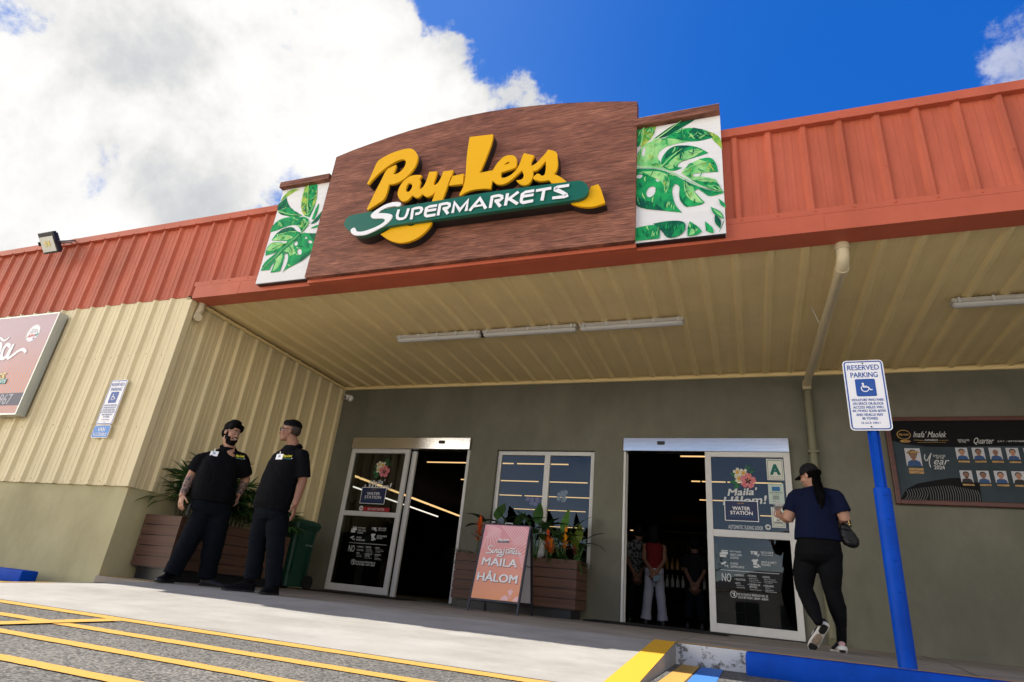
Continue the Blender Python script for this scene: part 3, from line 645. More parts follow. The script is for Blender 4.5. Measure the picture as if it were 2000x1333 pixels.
def gradeA(S,mb,x0,x1,z0,z1,h):
    w,t_=x1-x0,z1-z0; c=(x0+x1)/2; mb.m=1; S.text(mb,'A',c,z0+t_*.5,w*.55,t_*.48,h,.05); mb.m=2
    S.text(mb,'SANITARY INSPECTION GRADE',c,z0+t_*.92,w*.8,t_*.035,h); S.text(mb,'THIS ESTABLISHMENT HAS BEEN INSPECTED',c,z0+t_*.17,w*.8,t_*.03,h); S.text(mb,'PUBLIC HEALTH',c,z0+t_*.11,w*.5,t_*.03,h); S.rrect(mb,x0+.012,z0+.012,x1-.012,z1-.012,.004,h,inner=.004)
notice(S2,Y2,((1496,897),(1532,939)),'paper sanitary grade sheet with a big green letter A','notice',gradeA,[PAPER,INKG,INK])
def sheetB(S,mb,x0,x1,z0,z1,h):
    w,t_=x1-x0,z1-z0; c=(x0+x1)/2; mb.m=1; S.rect(mb,c-w*.26,z0+t_*.63,c+w*.26,z0+t_*.84,h); mb.m=2
    S.text(mb,'ATTENTION CUSTOMERS',c,z0+t_*.94,w*.85,t_*.035,h); S.text(mb,'WE ACCEPT GUAM EBT CARDS',c,z0+t_*.56,w*.85,t_*.045,h,.02); S.text(mb,'FOR ELIGIBLE ITEMS',c,z0+t_*.48,w*.55,t_*.035,h)
    for i in range(6): S.rect(mb,c-w*.24,z0+t_*(.22+i*.034),c+w*(.2-.05*(i%2)),z0+t_*(.236+i*.034),h)
    S.stroke(mb,[(c-w*.25,z0+t_*.1),(c-w*.1,z0+t_*.15),(c-w*.05,z0+t_*.09),(c+w*.1,z0+t_*.14),(c+w*.2,z0+t_*.1)],.004,h)
notice(S2,Y2,((1499.5,944.5),(1533,986)),'mint green sheet with a blue picture and small print','notice',sheetB,[PAPERG,INKB,INK])
def nosmoke(S,mb,x0,x1,z0,z1,h):
    w,t_=x1-x0,z1-z0; c=(x0+x1)/2; mb.m=1; S.rrect(mb,x0+.014,z0+.014,x1-.014,z1-.014,.004,h,inner=.004); S.text(mb,'NO',c,z0+t_*.36,w*.25,t_*.09,h,.03); S.text(mb,'SMOKING',c,z0+t_*.24,w*.62,t_*.09,h,.03); S.text(mb,'IT IS UNLAWFUL TO SMOKE HERE',c,z0+t_*.14,w*.75,t_*.03,h)
    mb.m=2; S.disc(mb,c,z0+t_*.68,t_*.2,inner=.82,hh=h); S.stroke(mb,[(c-t_*.13,z0+t_*.55),(c+t_*.13,z0+t_*.81)],.012,h+.0006,False)
notice(S2,Y2,((1505.5,991),(1535,1032)),'cream No Smoking sheet, lowest of the papers on the right door','notice',nosmoke,[PAPER,INK,VRED])
# window
mb=MB(); x0,x1,z0,z1=WN; x0+=.004;x1-=.004;z0+=.004;z1-=.004; y=.055; w=.058
xm=at(1063,985,1,y).x
mb.box((x0,y,z0),(x0+w,y+.06,z1)); mb.box((x1-w,y,z0),(x1,y+.06,z1)); mb.box((x0+w,y+.001,z1-w),(x1-w,y+.059,z1)); mb.box((x0+w,y+.001,z0),(x1-w,y+.059,z0+w)); mb.box((xm-.042,y-.003,z0+w),(xm+.042,y+.057,z1-w))
wf=mb.build('window',ALU,B,bevel=.004)
for a,b_ in((x0+w,xm-.042),(xm+.042,x1-w)):
    mb=MB(); mb.add([(a,y+.03,z0+w),(b_,y+.03,z0+w),(b_,y+.03,z1-w),(a,y+.03,z1-w)],[(0,1,2,3)]); mb.build('pane',GLASS,wf)
# strip lights in the store
WARM=mat('warm_led',(1,.62,.26),.5,emit=.62); COOL=mat('white_led',(1,.93,.80),.5,emit=.6)
def strip(segs,y,z,label,m=WARM,w=.032):
    o=thing('strip_light',label,'ceiling light',((segs[0][0]+segs[-1][1])/2,y,z),'light strips in the store')
    mb=MB(); mb.box((segs[0][0],y-w/3,z+.021),(segs[-1][1],y+w/3,z+.06)); mb.build('rail',DARK,o)
    for a,b_ in segs: mb=MB(); mb.box((a,y-w/2,z),(b_,y+w/2,z+.02)); mb.build('diffuser',m,o)
strip([(-5.56,-4.53),(-3.67,-3.34),(-3.25,-2.05)],4.37,3.,'warm light strip in the store, topmost seen through the window')
strip([(-5.57,-4.7),(-4.45,-3.38),(-3.165,-2.1)],6.36,3.,'warm light strip in the store, second from the window top')
strip([(-5.36,-4.59),(-4.49,-2.5)],8.5,3.,'warm light strip in the store, third from the window top')
strip([(-5.75,-3.3)],11.05,3.,'warm light strip in the store, fourth down, just above the planter leaves')
strip([(-6.1,-4.4)],15.2,3.,'warm light strip glimpsed between the window planter leaves')
strip([(.43,2.1)],3.5,3.,'warm light strip at the very top of the right door')
strip([(.43,.62),(.66,1.16),(1.2,2.3)],5.83,3.,'warm light strip behind the flower decal of the right door')
strip([(.43,.62),(.72,1.75)],8.16,3.,'warm light strip level with the Water Station notice of the right door')
strip([(1.9,2.6)],10.3,3.,'short warm light strip beside the No Smoking sheet')
strip([(-2.56,-2.3),(-1.43,-.72),(-.68,.3)],15.0,3.,'warm light strip above the shoppers inside the right entrance',w=.07)
def strip_y(segs,x,z,label,m,w=.05):
    o=thing('strip_light',label,'ceiling light',(x,(segs[0][0]+segs[-1][1])/2,z),'light strips in the store')
    mb=MB(); mb.box((x-w/3,segs[0][0],z+.041),(x+w/3,segs[-1][1],z+.06)); mb.build('rail',DARK,o)
    for a,b_ in segs: mb=MB(); mb.box((x-w/2,a,z),(x+w/2,b_,z+.04)); mb.build('diffuser',m,o)
strip_y([(6.0,6.55),(6.65,8.2),(8.3,9.6),(9.72,11),(11.1,12.4),(12.5,14.6)],-8.95,3.,'yellow light strip running slantwise across the left doorway',WARM,.09)
strip_y([(7.8,9.0),(9.1,11.2),(11.3,14.1)],-10.15,3.,'thin white light strip below the yellow slanting one',COOL,.04)
# greeting on the wall far inside
yS=14.2; S=Sheet((0,yS,0),(1,0,0),(0,0,1),(0,-1,0)); a=at(1300,1062,1,yS); b_=at(1340,1064,1,yS); wl=(b_.x-a.x)/.30
WSG=mat('dim_sign_letters',(.10,.085,.06),.7,.2); mb=MB(); S.text(mb,"MAILA' HÅLOM",a.x+wl*.24,a.z,wl,.42,.01,.02); mb.m=1; S.rect(mb,a.x-wl*.35,a.z-.9,a.x+wl*.85,a.z+.4,0.0)
o=mb.build('wall_lettering',[WSG,mat('dim_sign_board',(.035,.03,.022),.8,.2)]); recentre(o,(a.x,yS,a.z-.9)); tag(o,'dim greeting letters on a board deep inside the store','sign')
# ================================================================== signs on the fascia
WOODS=mat('printed_wood',(.20,.083,.055),.6,.15,bump=.15,bs=14,bstretch=(1,1,9))
t,b=nodes_of(WOODS); tn=t.nodes.new('ShaderNodeTexCoord')
def wn(scale,st,d,ro,dist=0):
    mp=t.nodes.new('ShaderNodeMapping'); mp.inputs['Scale'].default_value=st; mp.inputs['Rotation'].default_value=(0,R(3),0); t.links.new(tn.outputs['Object'],mp.inputs[0]); n=t.nodes.new('ShaderNodeTexNoise'); n.inputs['Scale'].default_value=scale; n.inputs['Detail'].default_value=d; n.inputs['Roughness'].default_value=ro; n.inputs['Distortion'].default_value=dist; t.links.new(mp.outputs[0],n.inputs['Vector']); return n.outputs['Fac']
ra=t.nodes.new('ShaderNodeValToRGB'); e=ra.color_ramp.elements; e[0].position=.30; e[0].color=(.075,.034,.027,1); e[1].position=.72; e[1].color=(.46,.20,.125,1); q=e.new(.5); q.color=(.235,.10,.068,1)
t.links.new(wn(5.5,(.7,1,14),9,.66,.5),ra.inputs[0])
rc=t.nodes.new('ShaderNodeValToRGB'); e=rc.color_ramp.elements; e[0].position=.36; e[0].color=(.70,.68,.68,1); e[1].position=.58; e[1].color=(1.12,1.1,1.08,1); t.links.new(wn(16,(.55,1,11),5,.7,.4),rc.inputs[0])
rb=t.nodes.new('ShaderNodeValToRGB'); e=rb.color_ramp.elements; e[0].position=.34; e[0].color=(.66,.63,.63,1); e[1].position=.6; e[1].color=(1.05,1.05,1.05,1); t.links.new(wn(1.1,(.8,1,3.2),6,.6,1.2),rb.inputs[0])
mm=t.nodes.new('ShaderNodeMix'); mm.data_type='RGBA'; mm.blend_type='MULTIPLY'; mm.inputs[0].default_value=1; t.links.new(ra.outputs[0],mm.inputs[6]); t.links.new(rb.outputs[0],mm.inputs[7]); m3=t.nodes.new('ShaderNodeMix'); m3.data_type='RGBA'; m3.blend_type='MULTIPLY'; m3.inputs[0].default_value=1; t.links.new(mm.outputs[2],m3.inputs[6]); t.links.new(rc.outputs[0],m3.inputs[7]); t.links.new(m3.outputs[2],b.inputs['Base Color'])
YB=-3.585                                     # face of the wooden board
SGN=thing('store_sign','large arched wood-look store sign with yellow script letters over a green bar','sign',(-1.25,YB,3.47))
o_=[at(u,v,1,YB) for u,v in((598,540),(655,308))]; arch=[(655,308),(690,294),(720,283),(760,269),(800,256),(850,242),(900,229.5),(950,219.5),(1000,212),(1050,206.5),(1100,202.5),(1150,200),(1200,199),(1243,199.2),(1241,471)]
P=[at(598,540,1,YB)]+[at(u,v,1,YB) for u,v in arch]
xl=(P[0].x+P[1].x)/2; xr=(P[-1].x+P[-2].x)/2; P[0].x=P[1].x=xl; P[-1].x=P[-2].x=xr; zb=(P[0].z+P[-1].z)/2; P[0].z=P[-1].z=zb
mb=MB(); mb.poly(P,(),(0,.11,0)); mb.build('board',WOODS,SGN,bevel=.003)
mb=MB(); mb.box((xl+.1,YB+.113,zb+.05),(xr-.1,-D-.049,zb+.11)); mb.box((xl+.1,YB+.113,4.2),(xr-.1,-D-.049,4.26)); mb.box((xl,-D-.105,zb-.045),(xr,-D-.049,zb-.004)); mb.build('bracket',REDT,SGN)
def T(pts,ox,oy,s,y): return [at(ox+a/s,oy+c/s,1,y) for a,c in pts]
YF=YB-.125
def channel(name,outs,holes=(),yf=YF,depth=.028,face=YELL,ret=BLACK,inset=.0):
    """channel letter: coloured face slab and a dark return behind it"""
    outs=[soften(o) for o in outs]; holes=[(k,soften(h)) for k,h in holes]
    mb=MB()
    for i,o in enumerate(outs): mb.poly(o,[h for k,h in holes if k==i],(0,depth,0))
    f=mb.build(name,face,SGN,bevel=.004)
    mb=MB()
    for i,o in enumerate(outs):
        mb.poly([p+V((0,depth,0)) for p in o],[[p+V((0,depth,0)) for p in h] for k,h in holes if k==i],(0,YB-.002-yf-depth,0))
    mb.build('letter_return',ret,f); return f
LP=[(65,755),(155,575),(250,345),(330,285),(440,222),(560,170),(700,125),(800,102),(880,97),(945,130),(990,195),(1008,265),(1000,340),(970,415),(915,500),(850,580),(760,660),(660,725),(560,762),(475,768),(400,1045),(240,1140),(85,1245),(62,1225),(140,1065),(220,900),(330,690),(425,490),(520,440),(605,403),(612,430),(552,580),(600,578),(650,555),(705,515),(755,455),(783,390),(788,335),(770,308),(730,297),(680,305),(600,340),(500,398),(420,450),(310,540),(200,640),(95,765)]
channel('letter',[T(LP,710,280,9.521,YF)])
AY=[(585,360),(600,378),(540,455),(580,480),(555,560),(543,640),(553,668),(590,655),(640,600),(690,500),(730,390),(760,290),(930,280),(900,400),(868,480),(850,545),(857,575),(890,578),(945,530),(1000,450),(1040,350),(1060,283),(1280,252),(1265,310),(1200,460),(1140,640),(1090,770),(1040,905),(815,940),(850,840),(895,715),(850,770),(790,810),(730,835),(680,825),(640,795),(608,770),(570,815),(520,850),(470,852),(430,828),(392,798),(320,880),(260,925),(200,938),(150,918),(100,865),(75,800),(72,740),(100,640),(160,540),(230,460),(300,408),(380,370),(470,355)]
AH=[(300,545),(340,535),(380,545),(392,590),(380,640),(345,700),(300,728),(262,715),(250,670),(262,610)]
channel('letter',[T(AY,770,310,11.106,YF)],[(0,T(AH,770,310,11.106,YF))])
channel('letter',[T([(1270,385),(1510,330),(1480,545),(1190,580)],770,310,11.106,YF)])
LE=T([(310,150),(690,105),(690,160),(655,290),(590,460),(520,630),(470,735),(690,690)],880,250,8.331,YF)
LE+=T([(40,570),(90,480),(160,390),(240,310),(330,265),(430,257),(500,275),(540,325),(548,400),(540,480),(510,540),(215,635),(200,690),(205,745),(260,755),(330,735),(420,690),(500,620),(570,530),(620,420),(660,310),(700,215),(930,270),(870,370),(855,440),(865,500),(920,470),(1010,400),(1100,300),(1170,220),(1230,140),(1420,180),(1428,330),(1440,440),(1430,540),(1390,630),(1345,675),(1430,695),(1520,750),(1600,815),(1635,845),(1310,890),(1250,800),(1150,820),(1050,825),(980,805),(920,790),(895,750),(940,700),(990,660),(1040,665),(1070,700),(1100,710),(1150,690),(1175,600),(1180,480),(1175,380),(1120,450),(1050,530),(980,590),(900,610),(908,680),(880,780),(830,860),(770,905),(700,915),(630,895),(570,850),(535,805),(620,800),(670,775),(700,730),(695,670),(655,590),(600,640),(500,735),(400,820),(300,880),(200,905),(110,890),(50,840)],960,280,11.106,YF)
LE+=T([(680,860),(650,993),(540,988),(420,1000),(320,1020),(230,1060),(155,1110),(138,1088),(205,970),(235,860),(250,700),(262,480),(285,300)],880,250,8.331,YF)
channel('letter',[LE],[(0,T([(275,470),(310,430),(350,402),(385,405),(388,430),(360,450),(310,465)],960,280,11.106,YF))])
channel('letter_tail',[T([(830,780),(1000,690),(1160,560),(1280,545),(1330,600),(1420,625),(1520,590),(1580,500),(1830,480),(1845,530),(1800,620),(1700,740),(1560,850),(1400,920),(1250,950),(1120,935),(990,890),(900,830)],660,380,10,YF)],yf=YF)
channel('letter_tail',[T([(980,715),(1200,655),(1330,600),(1420,520),(1475,450),(1490,385),(1650,335),(1690,400),(1740,540),(1800,740),(1650,795),(1500,830),(1350,830),(1200,805),(1080,765)],1020,330,11.11,YF)],yf=YF)
YG=YF-.045
bar=[(687,420),(720,414.5),(791,402.5),(860,391.5),(960,374.5),(1060,361.5),(1108,355.6),(1128,353.2),(1136,353.4),(1143.3,357.9),(1148.7,364.2),(1149.6,371.4),(1146,380.4),(1138,386.7),(1128,389.9),(1108,393),(1060,399.5),(960,413),(860,427),(756,441),(740,450),(718,460),(702,462.5),(690,459),(683,452),(675,446),(671.5,439),(673.5,431),(679,424)]
channel('name_bar',[[at(u,v,1,YG) for u,v in bar]],yf=YG,depth=.05,face=GREENS,ret=BLACK)
mb=MB(); ys=YG-.012
SS=[(1235,185),(1220,160),(1180,150),(1100,148),(1000,170),(900,210),(800,270),(710,330),(650,390),(638,430),(660,465),(720,472),(860,468),(910,480),(920,510),(890,550),(820,595),(700,655),(560,705),(460,730),(390,730),(350,705),(345,670),(320,648),(280,660),(250,690),(245,730),(270,770),(330,800),(430,802),(540,790),(660,740),(800,670),(920,600),(1010,520),(1060,450),(1065,410),(1030,385),(960,372),(850,365),(790,368),(800,345),(850,305),(930,265),(1020,240),(1110,228),(1170,240),(1215,225)]
mb.poly(soften(T(SS,660,380,10,ys)),(),(0,.02,0)); mb.build('initial_letter',WHITEL,SGN)
mb=MB(); S=Sheet((0,ys,0),(1,0,0),(0,0,1),(0,-1,0))
mb.v=[]
def letter(*strokes):
    global mb
    mb=MB()
    for a in strokes: cl(*a)
    mb.build('letter',WHITEL,SGN)
def cl(pts,ox,oy,s,w=5.6,smooth=False):
    global _h
    _h+=.0004; q=[at(ox+a/s,oy+c/s,1,ys) for a,c in pts]; q=[(p.x,p.z) for p in q]; k=(at(900,400,1,ys)-at(899,400,1,ys)).length; S.stroke(mb,q,w*k,_h,smooth)
_h=0; Bz=(770,310,11.106); Fz=(860,350,10); Dz=(960,280,11.106)
letter(([(100,1105),(62,1240),(72,1290),(110,1312),(180,1308),(240,1275),(275,1210),(310,1080)],*Bz))
letter(([(408,1075),(370,1322)],*Bz),([(398,1105),(440,1085),(540,1066),(590,1078),(600,1110),(575,1165),(530,1195),(455,1205)],*Bz))
letter(([(932,1018),(760,1045),(705,1075),(675,1190),(678,1230),(710,1250),(895,1222)],*Bz),([(700,1140),(915,1105)],*Bz))
letter(([(1000,980),(952,1238)],*Bz),([(985,1010),(1040,992),(1150,975),(1200,990),(1200,1035),(1165,1075),(1050,1092)],*Bz),([(1085,1090),(1170,1205)],*Bz))
letter(([(1270,1185),(1310,960),(1425,1125),(1600,915),(1560,1142)],*Bz))
letter(([(572,626),(775,385),(892,582)],*Fz),([(665,540),(850,510)],*Fz,4.2))
letter(([(1020,332),(977,570)],*Fz),([(1008,358),(1060,342),(1150,328),(1205,342),(1208,385),(1170,418),(1060,435)],*Fz),([(1090,432),(1178,546)],*Fz))
letter(([(1318,285),(1275,526)],*Fz),([(1318,418),(1530,258)],*Fz),([(1350,392),(1515,495)],*Fz))
letter(([(1838,234),(1670,262),(1612,300),(1585,420),(1592,455),(1625,470),(1818,432)],*Fz),([(1612,350),(1826,316)],*Fz))
letter(([(968,1042),(1303,985)],*Dz),([(1145,1015),(1100,1256)],*Dz))
letter(([(1688,925),(1440,962),(1385,990),(1385,1010),(1625,1125),(1632,1150),(1590,1172),(1322,1202)],*Dz))
# printed leaf panels left and right of the board
PWH=mat('white_board_print',(.74,.73,.72),.5,.35,var=.04,vs=3,stretch=(.5,1,10),dirt=.04)
GL=[mat('leaf_print_dark',(.005,.19,.065),.6,.15,c2=(.003,.06,.055),vs=7),mat('leaf_print_mid',(.02,.42,.11),.6,.15,c2=(.005,.17,.075),vs=6.5),mat('leaf_print_light',(.46,.74,.30),.6,.15,c2=(.06,.46,.13),vs=6),mat('leaf_print_lime',(.58,.60,.10),.6,.15,c2=(.05,.34,.05),vs=9)]
def mesh_leaf(S,mb,ox,oy,s,y,shapes):
    h=.0015
    for m,pts,*hl in shapes:
        mb.m=m; q=soften(T(pts,ox,oy,s,y),2,70); mb.poly([p+V((0,-h,0)) for p in q],[[p+V((0,-h,0)) for p in T(g,ox,oy,s,y)] for g in hl]); h+=.0004
    return h
def ov(cx,cy,rx,ry,rot=0,n=12):
    c,s=math.cos(R(rot)),math.sin(R(rot)); return [(cx+rx*math.cos(2*math.pi*i/n)*c-ry*math.sin(2*math.pi*i/n)*s,cy+rx*math.cos(2*math.pi*i/n)*s+ry*math.sin(2*math.pi*i/n)*c) for i in range(n)]
def veins(mb,ox,oy,s,y,h,lines,m,w):
    S=Sheet((0,y,0),(1,0,0),(0,0,1),(0,-1,0)); mb.m=m
    for ln in lines:
        q=T(ln,ox,oy,s,y); S.stroke(mb,[(p.x,p.z) for p in q],w,h,True,lambda t:1-.7*t); h+=.0003
    return h
def inside(p,poly):
    c=False; n=len(poly); j=n-1
    for i in range(n):
        (a,b_),(d,e_)=poly[i],poly[j]
        if (b_>p[1])!=(e_>p[1]) and p[0]<(d-a)*(p[1]-b_)/(e_-b_)+a: c=not c
        j=i
    return c
def brush(mb,ox,oy,s,y,h,shapes,lines):
    """painterly streaks of the print, running out from each leaf's midrib"""
    S=Sheet((0,y,0),(1,0,0),(0,0,1),(0,-1,0)); g=random.Random(5)
    for m,pts,*hl in shapes:
        xs=[p[0] for p in pts]; ys_=[p[1] for p in pts]; area=(max(xs)-min(xs))*(max(ys_)-min(ys_)); ribs=[q for ln in lines for q in ln]
        for k in range(int(min(60,4+area/900))):
            p=(g.uniform(min(xs),max(xs)),g.uniform(min(ys_),max(ys_)))
            if not inside(p,pts) or any(inside(p,q) for q in hl): continue
            r_=min(ribs,key=lambda q:(q[0]-p[0])**2+(q[1]-p[1])**2); d=V((p[0]-r_[0],p[1]-r_[1])); 
            if d.length<1: continue
            d=d.normalized(); d=V((d.x*.9+.25,d.y)).normalized(); l=g.uniform(28,75); q=(p[0]+d.x*l,p[1]+d.y*l); mid_=((p[0]+q[0])/2-d.y*6,(p[1]+q[1])/2+d.x*6)
            if not inside(q,pts) or any(inside(q,u) for u in hl): continue
            mb.m={0:g.choice((1,1,0)),1:g.choice((0,2,2,0)),2:g.choice((1,3,1)),3:g.choice((1,2))}[m]; Q=T([p,mid_,q],ox,oy,s,y)
            S.stroke(mb,[(v.x,v.z) for v in Q],g.uniform(.006,.016),h,True,lambda t:math.sin(math.pi*min(.97,t*.92+.05))); h+=.00003
    return h+.0004
YPN=-3.535; YC=-3.60
def panel(tl,tr,bl,br,cap,label,shapes,lines,fine,org):
    x0=(at(*tl,1,YPN).x+at(*bl,1,YPN).x)/2; x1=(at(*tr,1,YPN).x+at(*br,1,YPN).x)/2; z0=(at(*bl,1,YPN).z+at(*br,1,YPN).z)/2
    c=[at(u,v,1,YC) for u,v in cap]; zc1=(c[0].z+c[1].z)/2; zc0=(c[2].z+c[3].z)/2
    t_=thing('leaf_panel',label,'sign',((x0+x1)/2,YPN,z0))
    mb=MB(); mb.box((x0,YPN,z0),(x1,YPN+.075,zc0+.02)); mb.build('board',PWH,t_)
    mb=MB(); mb.box((x0+.015,YPN+.004,z0-.010),(x1-.006,YPN+.07,z0-.001)); mb.build('under_edge',BLACK,t_)
    mb=MB(); mb.box((x0-.02,YC,zc0+.022),(x1+.0,YPN+.08,zc1)); mb.build('cap_board',WOODS,t_,bevel=.003)
    mb=MB(); h=mesh_leaf(None,mb,*org,YPN,shapes); h=brush(mb,*org,YPN,h,shapes,lines); h=veins(mb,*org,YPN,h,lines,2,.016); veins(mb,*org,YPN,h,fine,0,.008); mb.build('leaf_print',GL,t_)
def within(pts,x0,x1,y0,y1): return [(min(max(a,x0),x1),min(max(c,y0),y1)) for a,c in pts]
RSH=[(3,[(95,290),(262,270),(232,370),(140,450),(120,440),(95,460)]),(1,[(95,300),(150,290),(125,440),(95,455)]),(0,[(240,380),(360,290),(450,245),(592,215),(520,262),(400,330),(330,372)]),(3,[(650,310),(782,360),(795,468),(745,420),(700,370)]),
 (1,[(330,375),(450,300),(560,292),(660,310),(722,372),(600,405),(450,405)]),(0,[(560,292),(660,310),(722,372),(640,360),(520,330)]),
 (2,[(95,595),(110,470),(200,405),(330,370),(532,405),(400,425),(290,470),(262,540),(290,562),(312,622),(180,612)],ov(155,490,14,40,10)),
 (1,[(310,622),(290,560),(340,480),(400,440),(500,435),(600,450),(682,498),(560,540),(450,570),(428,612),(470,618),(400,652)]),(2,[(330,610),(420,520),(520,470),(640,480),(560,535),(450,568),(420,610),(370,635)]),(0,[(320,555),(345,480),(400,440),(500,436),(540,444),(430,480)]),
 (2,[(460,662),(510,600),(600,550),(700,530),(745,580),(762,652),(640,660),(560,668),(552,690),(640,692),(740,710),(760,740),(600,740),(540,715)]),(1,[(600,550),(700,530),(745,580),(762,652),(690,655),(720,590)]),(1,[(540,715),(640,735),(760,735),(782,790),(812,820),(690,795),(570,735)]),
 (1,[(92,630),(250,625),(380,665),(480,720),(570,760),(680,800),(812,822),(692,858),(645,825),(595,790),(565,812),(600,850),(652,902),(620,922),(500,942),(450,890),(442,830),(452,770),(412,750),(385,790),(390,850),(415,930),(468,985),(330,970),(180,957),(92,932)],ov(122,690,26,17,-20),ov(278,700,26,36,25),ov(215,815,34,50,35)),
 (2,[(110,660),(250,640),(370,680),(360,790),(330,830),(310,720),(240,700),(180,780),(110,800)][:6]),(2,[(480,730),(560,770),(570,830),(640,905),(560,900),(490,840)]),(0,[(92,860),(170,880),(182,957),(92,932)]),(0,[(185,890),(240,900),(330,970),(250,962),(182,957)]),(0,[(445,835),(480,900),(520,938),(498,942),(450,890)]),
 (1,[(88,1112),(230,1080),(290,1112),(285,1195),(88,1218)]),(0,[(230,1077),(350,1052),(470,1052),(500,1082),(490,1140),(430,1185),(345,1196),(300,1130)]),(1,[(380,1185),(430,1100),(480,1075),(488,1140),(430,1185)]),(1,[(530,1057),(600,1100),(630,1140),(590,1170),(512,1178),(510,1120)]),(2,[(540,1120),(600,1120),(560,1165),(525,1170)]),
 (1,[(655,1057),(720,1110),(725,1155),(660,1140)]),(0,[(735,1000),(790,1050),(780,1118),(730,1070)]),(1,[(700,940),(790,980),(808,1040),(720,1000)]),(2,[(715,955),(780,985),(800,1030),(740,990)]),(1,[(765,872),(822,920),(826,948),(780,930)])]
panel((1243,243),(1404,225),(1240.4,474),(1420.4,457),((1244,229.5),(1404.8,203.5),(1243,243.5),(1406,224.5)),'white leaf print panel at the right end of the store sign',RSH,
 [[(95,628),(200,620),(330,640),(470,705),(600,765),(800,818)],[(300,620),(380,540),(470,470)],[(470,665),(560,610),(690,570)],[(250,400),(350,330),(480,230)],[(135,450),(150,370),(160,290)],[(240,385),(230,480),(200,590)]],
 [[(240,640),(200,720),(150,780)],[(365,670),(340,750),(330,830)],[(495,725),(500,800),(540,880)],[(570,735),(650,720),(740,730)],[(810,1060),(790,1110),(770,1150)]],(1220,180,4.167))
LSH=[(3,[(340,385),(400,300),(460,257),(545,252),(480,290),(420,330)]),(0,[(310,450),(330,400),(410,340),(425,410),(480,470),(570,520),(500,545),(410,525),(340,510)]),(1,[(330,470),(420,430),(480,472),(568,520),(500,543),(410,522)]),
 (1,[(600,222),(718,205),(720,320),(692,430),(640,540),(572,520),(550,420),(572,300)]),(3,[(572,300),(600,225),(640,225),(632,400),(600,520),(572,515),(552,420)]),(3,[(650,480),(690,330),(715,260),(718,330),(690,425)]),
 (1,[(660,560),(700,450),(735,397),(733,450),(690,558)]),(0,[(650,608),(700,550),(770,470),(755,540),(700,598)]),(1,[(650,648),(700,620),(738,612),(728,636),(680,652)]),
 (1,[(242,690),(270,620),(340,560),(430,535),(520,540),(590,530),(640,560),(620,640),(560,690),(538,640),(500,612),(430,622),(330,665)]),(2,[(430,600),(510,545),(590,535),(615,590),(580,655),(540,640),(500,608)],ov(600,590,8,26,-12)),
 (1,[(152,1075),(185,990),(320,885),(202,925),(200,870),(250,795),(330,785),(405,800),(420,776),(262,772),(300,710),(370,655),(470,630),(510,680),(560,692),(450,790),(330,900),(230,1010)]),(0,[(300,710),(370,655),(470,630),(508,678),(430,690)]),(2,[(270,770),(330,720),(430,715),(480,740),(430,770)]),(2,[(205,868),(255,800),(330,790),(390,805),(330,860),(240,880)]),
 (1,[(152,1075),(240,1010),(340,900),(470,780),(560,692),(640,700),(712,700),(690,780),(668,860),(648,910),(560,980),(400,1060),(365,1100),(400,1040),(430,960),(425,900),(395,890),(380,980),(345,1080),(250,1095),(290,1000),(300,980),(258,1020),(240,1065)],ov(505,803,19,24,20),ov(540,885,24,32,-10),ov(605,745,14,12),ov(648,785,24,15,25)),
 (2,[(380,880),(480,800),(480,850),(500,900),(450,930),(432,890)]),(2,[(300,960),(370,900),(370,960),(320,1060),(270,1080),(310,990)]),(0,[(560,925),(660,860),(648,910),(560,980),(545,985)]),(0,[(640,702),(712,702),(690,780),(670,760)])]
panel((558,372),(648,354),(494,556),(597,543.5),((549.5,357),(650,336.6),(547,369),(648,350)),'white leaf print panel at the left end of the store sign',LSH,
 [[(640,580),(560,695),(430,810),(300,940),(160,1070)],[(632,225),(625,380),(630,540)],[(330,480),(430,510),(560,525)],[(510,690),(440,690),(320,720)],[(420,800),(330,820),(220,890)]],
 [[(545,700),(560,780),(540,840)],[(430,820),(470,880),(450,960)],[(720,480),(690,560),(650,610)]],(480,320,5.125))

# ================================================================== billboard on the wing
YBB=-3.57
x1=at(118,610,1,YBB).x; zt=at(118,610,1,YBB).z; zbm=at(28,810,1,YBB).z
BB=thing('billboard','mauve and orange store billboard in a silver frame on the beige wing','sign',(x1-1.2,YBB,zbm))
SILV=mat('silver_frame',(.50,.54,.53),.35,.5,metal=.4,dirt=.1)
mb=MB(); xb=x1-2.6; f=.018
mb.box((xb,YBB-.004,zbm),(xb+f,-D-.034,zt)); mb.box((x1-f,YBB-.004,zbm),(x1,-D-.034,zt)); mb.box((xb+f,YBB-.003,zt-f),(x1-f,-D-.035,zt)); mb.box((xb+f,YBB-.003,zbm),(x1-f,-D-.035,zbm+f))
for z in(zt-.28,(zt+zbm)/2,zbm+.15): mb.lathe((x1,-D-.09,z),[(.012,0),(.008,.006),(0,.007)],(1,0,0),6)
mb.build('frame',SILV,BB)
GRAD=mat('mauve_orange_print',(.46,.30,.33),.45,.4); t,b=nodes_of(GRAD)
tn=t.nodes.new('ShaderNodeTexCoord'); sp=t.nodes.new('ShaderNodeSeparateXYZ'); t.links.new(tn.outputs['Object'],sp.inputs[0])
wv=t.nodes.new('ShaderNodeTexWave'); wv.bands_direction='X'; wv.inputs['Scale'].default_value=5.5; wv.inputs['Distortion'].default_value=1.6; wv.inputs['Detail'].default_value=1; wv.inputs['Detail Scale'].default_value=.6; t.links.new(tn.outputs['Object'],wv.inputs['Vector'])
rw=t.nodes.new('ShaderNodeValToRGB'); rw.color_ramp.elements[0].position=.45; rw.color_ramp.elements[1].position=.55; rw.color_ramp.elements[0].color=(.42,.27,.30,1); rw.color_ramp.elements[1].color=(.62,.24,.14,1); t.links.new(wv.outputs['Fac'],rw.inputs[0])
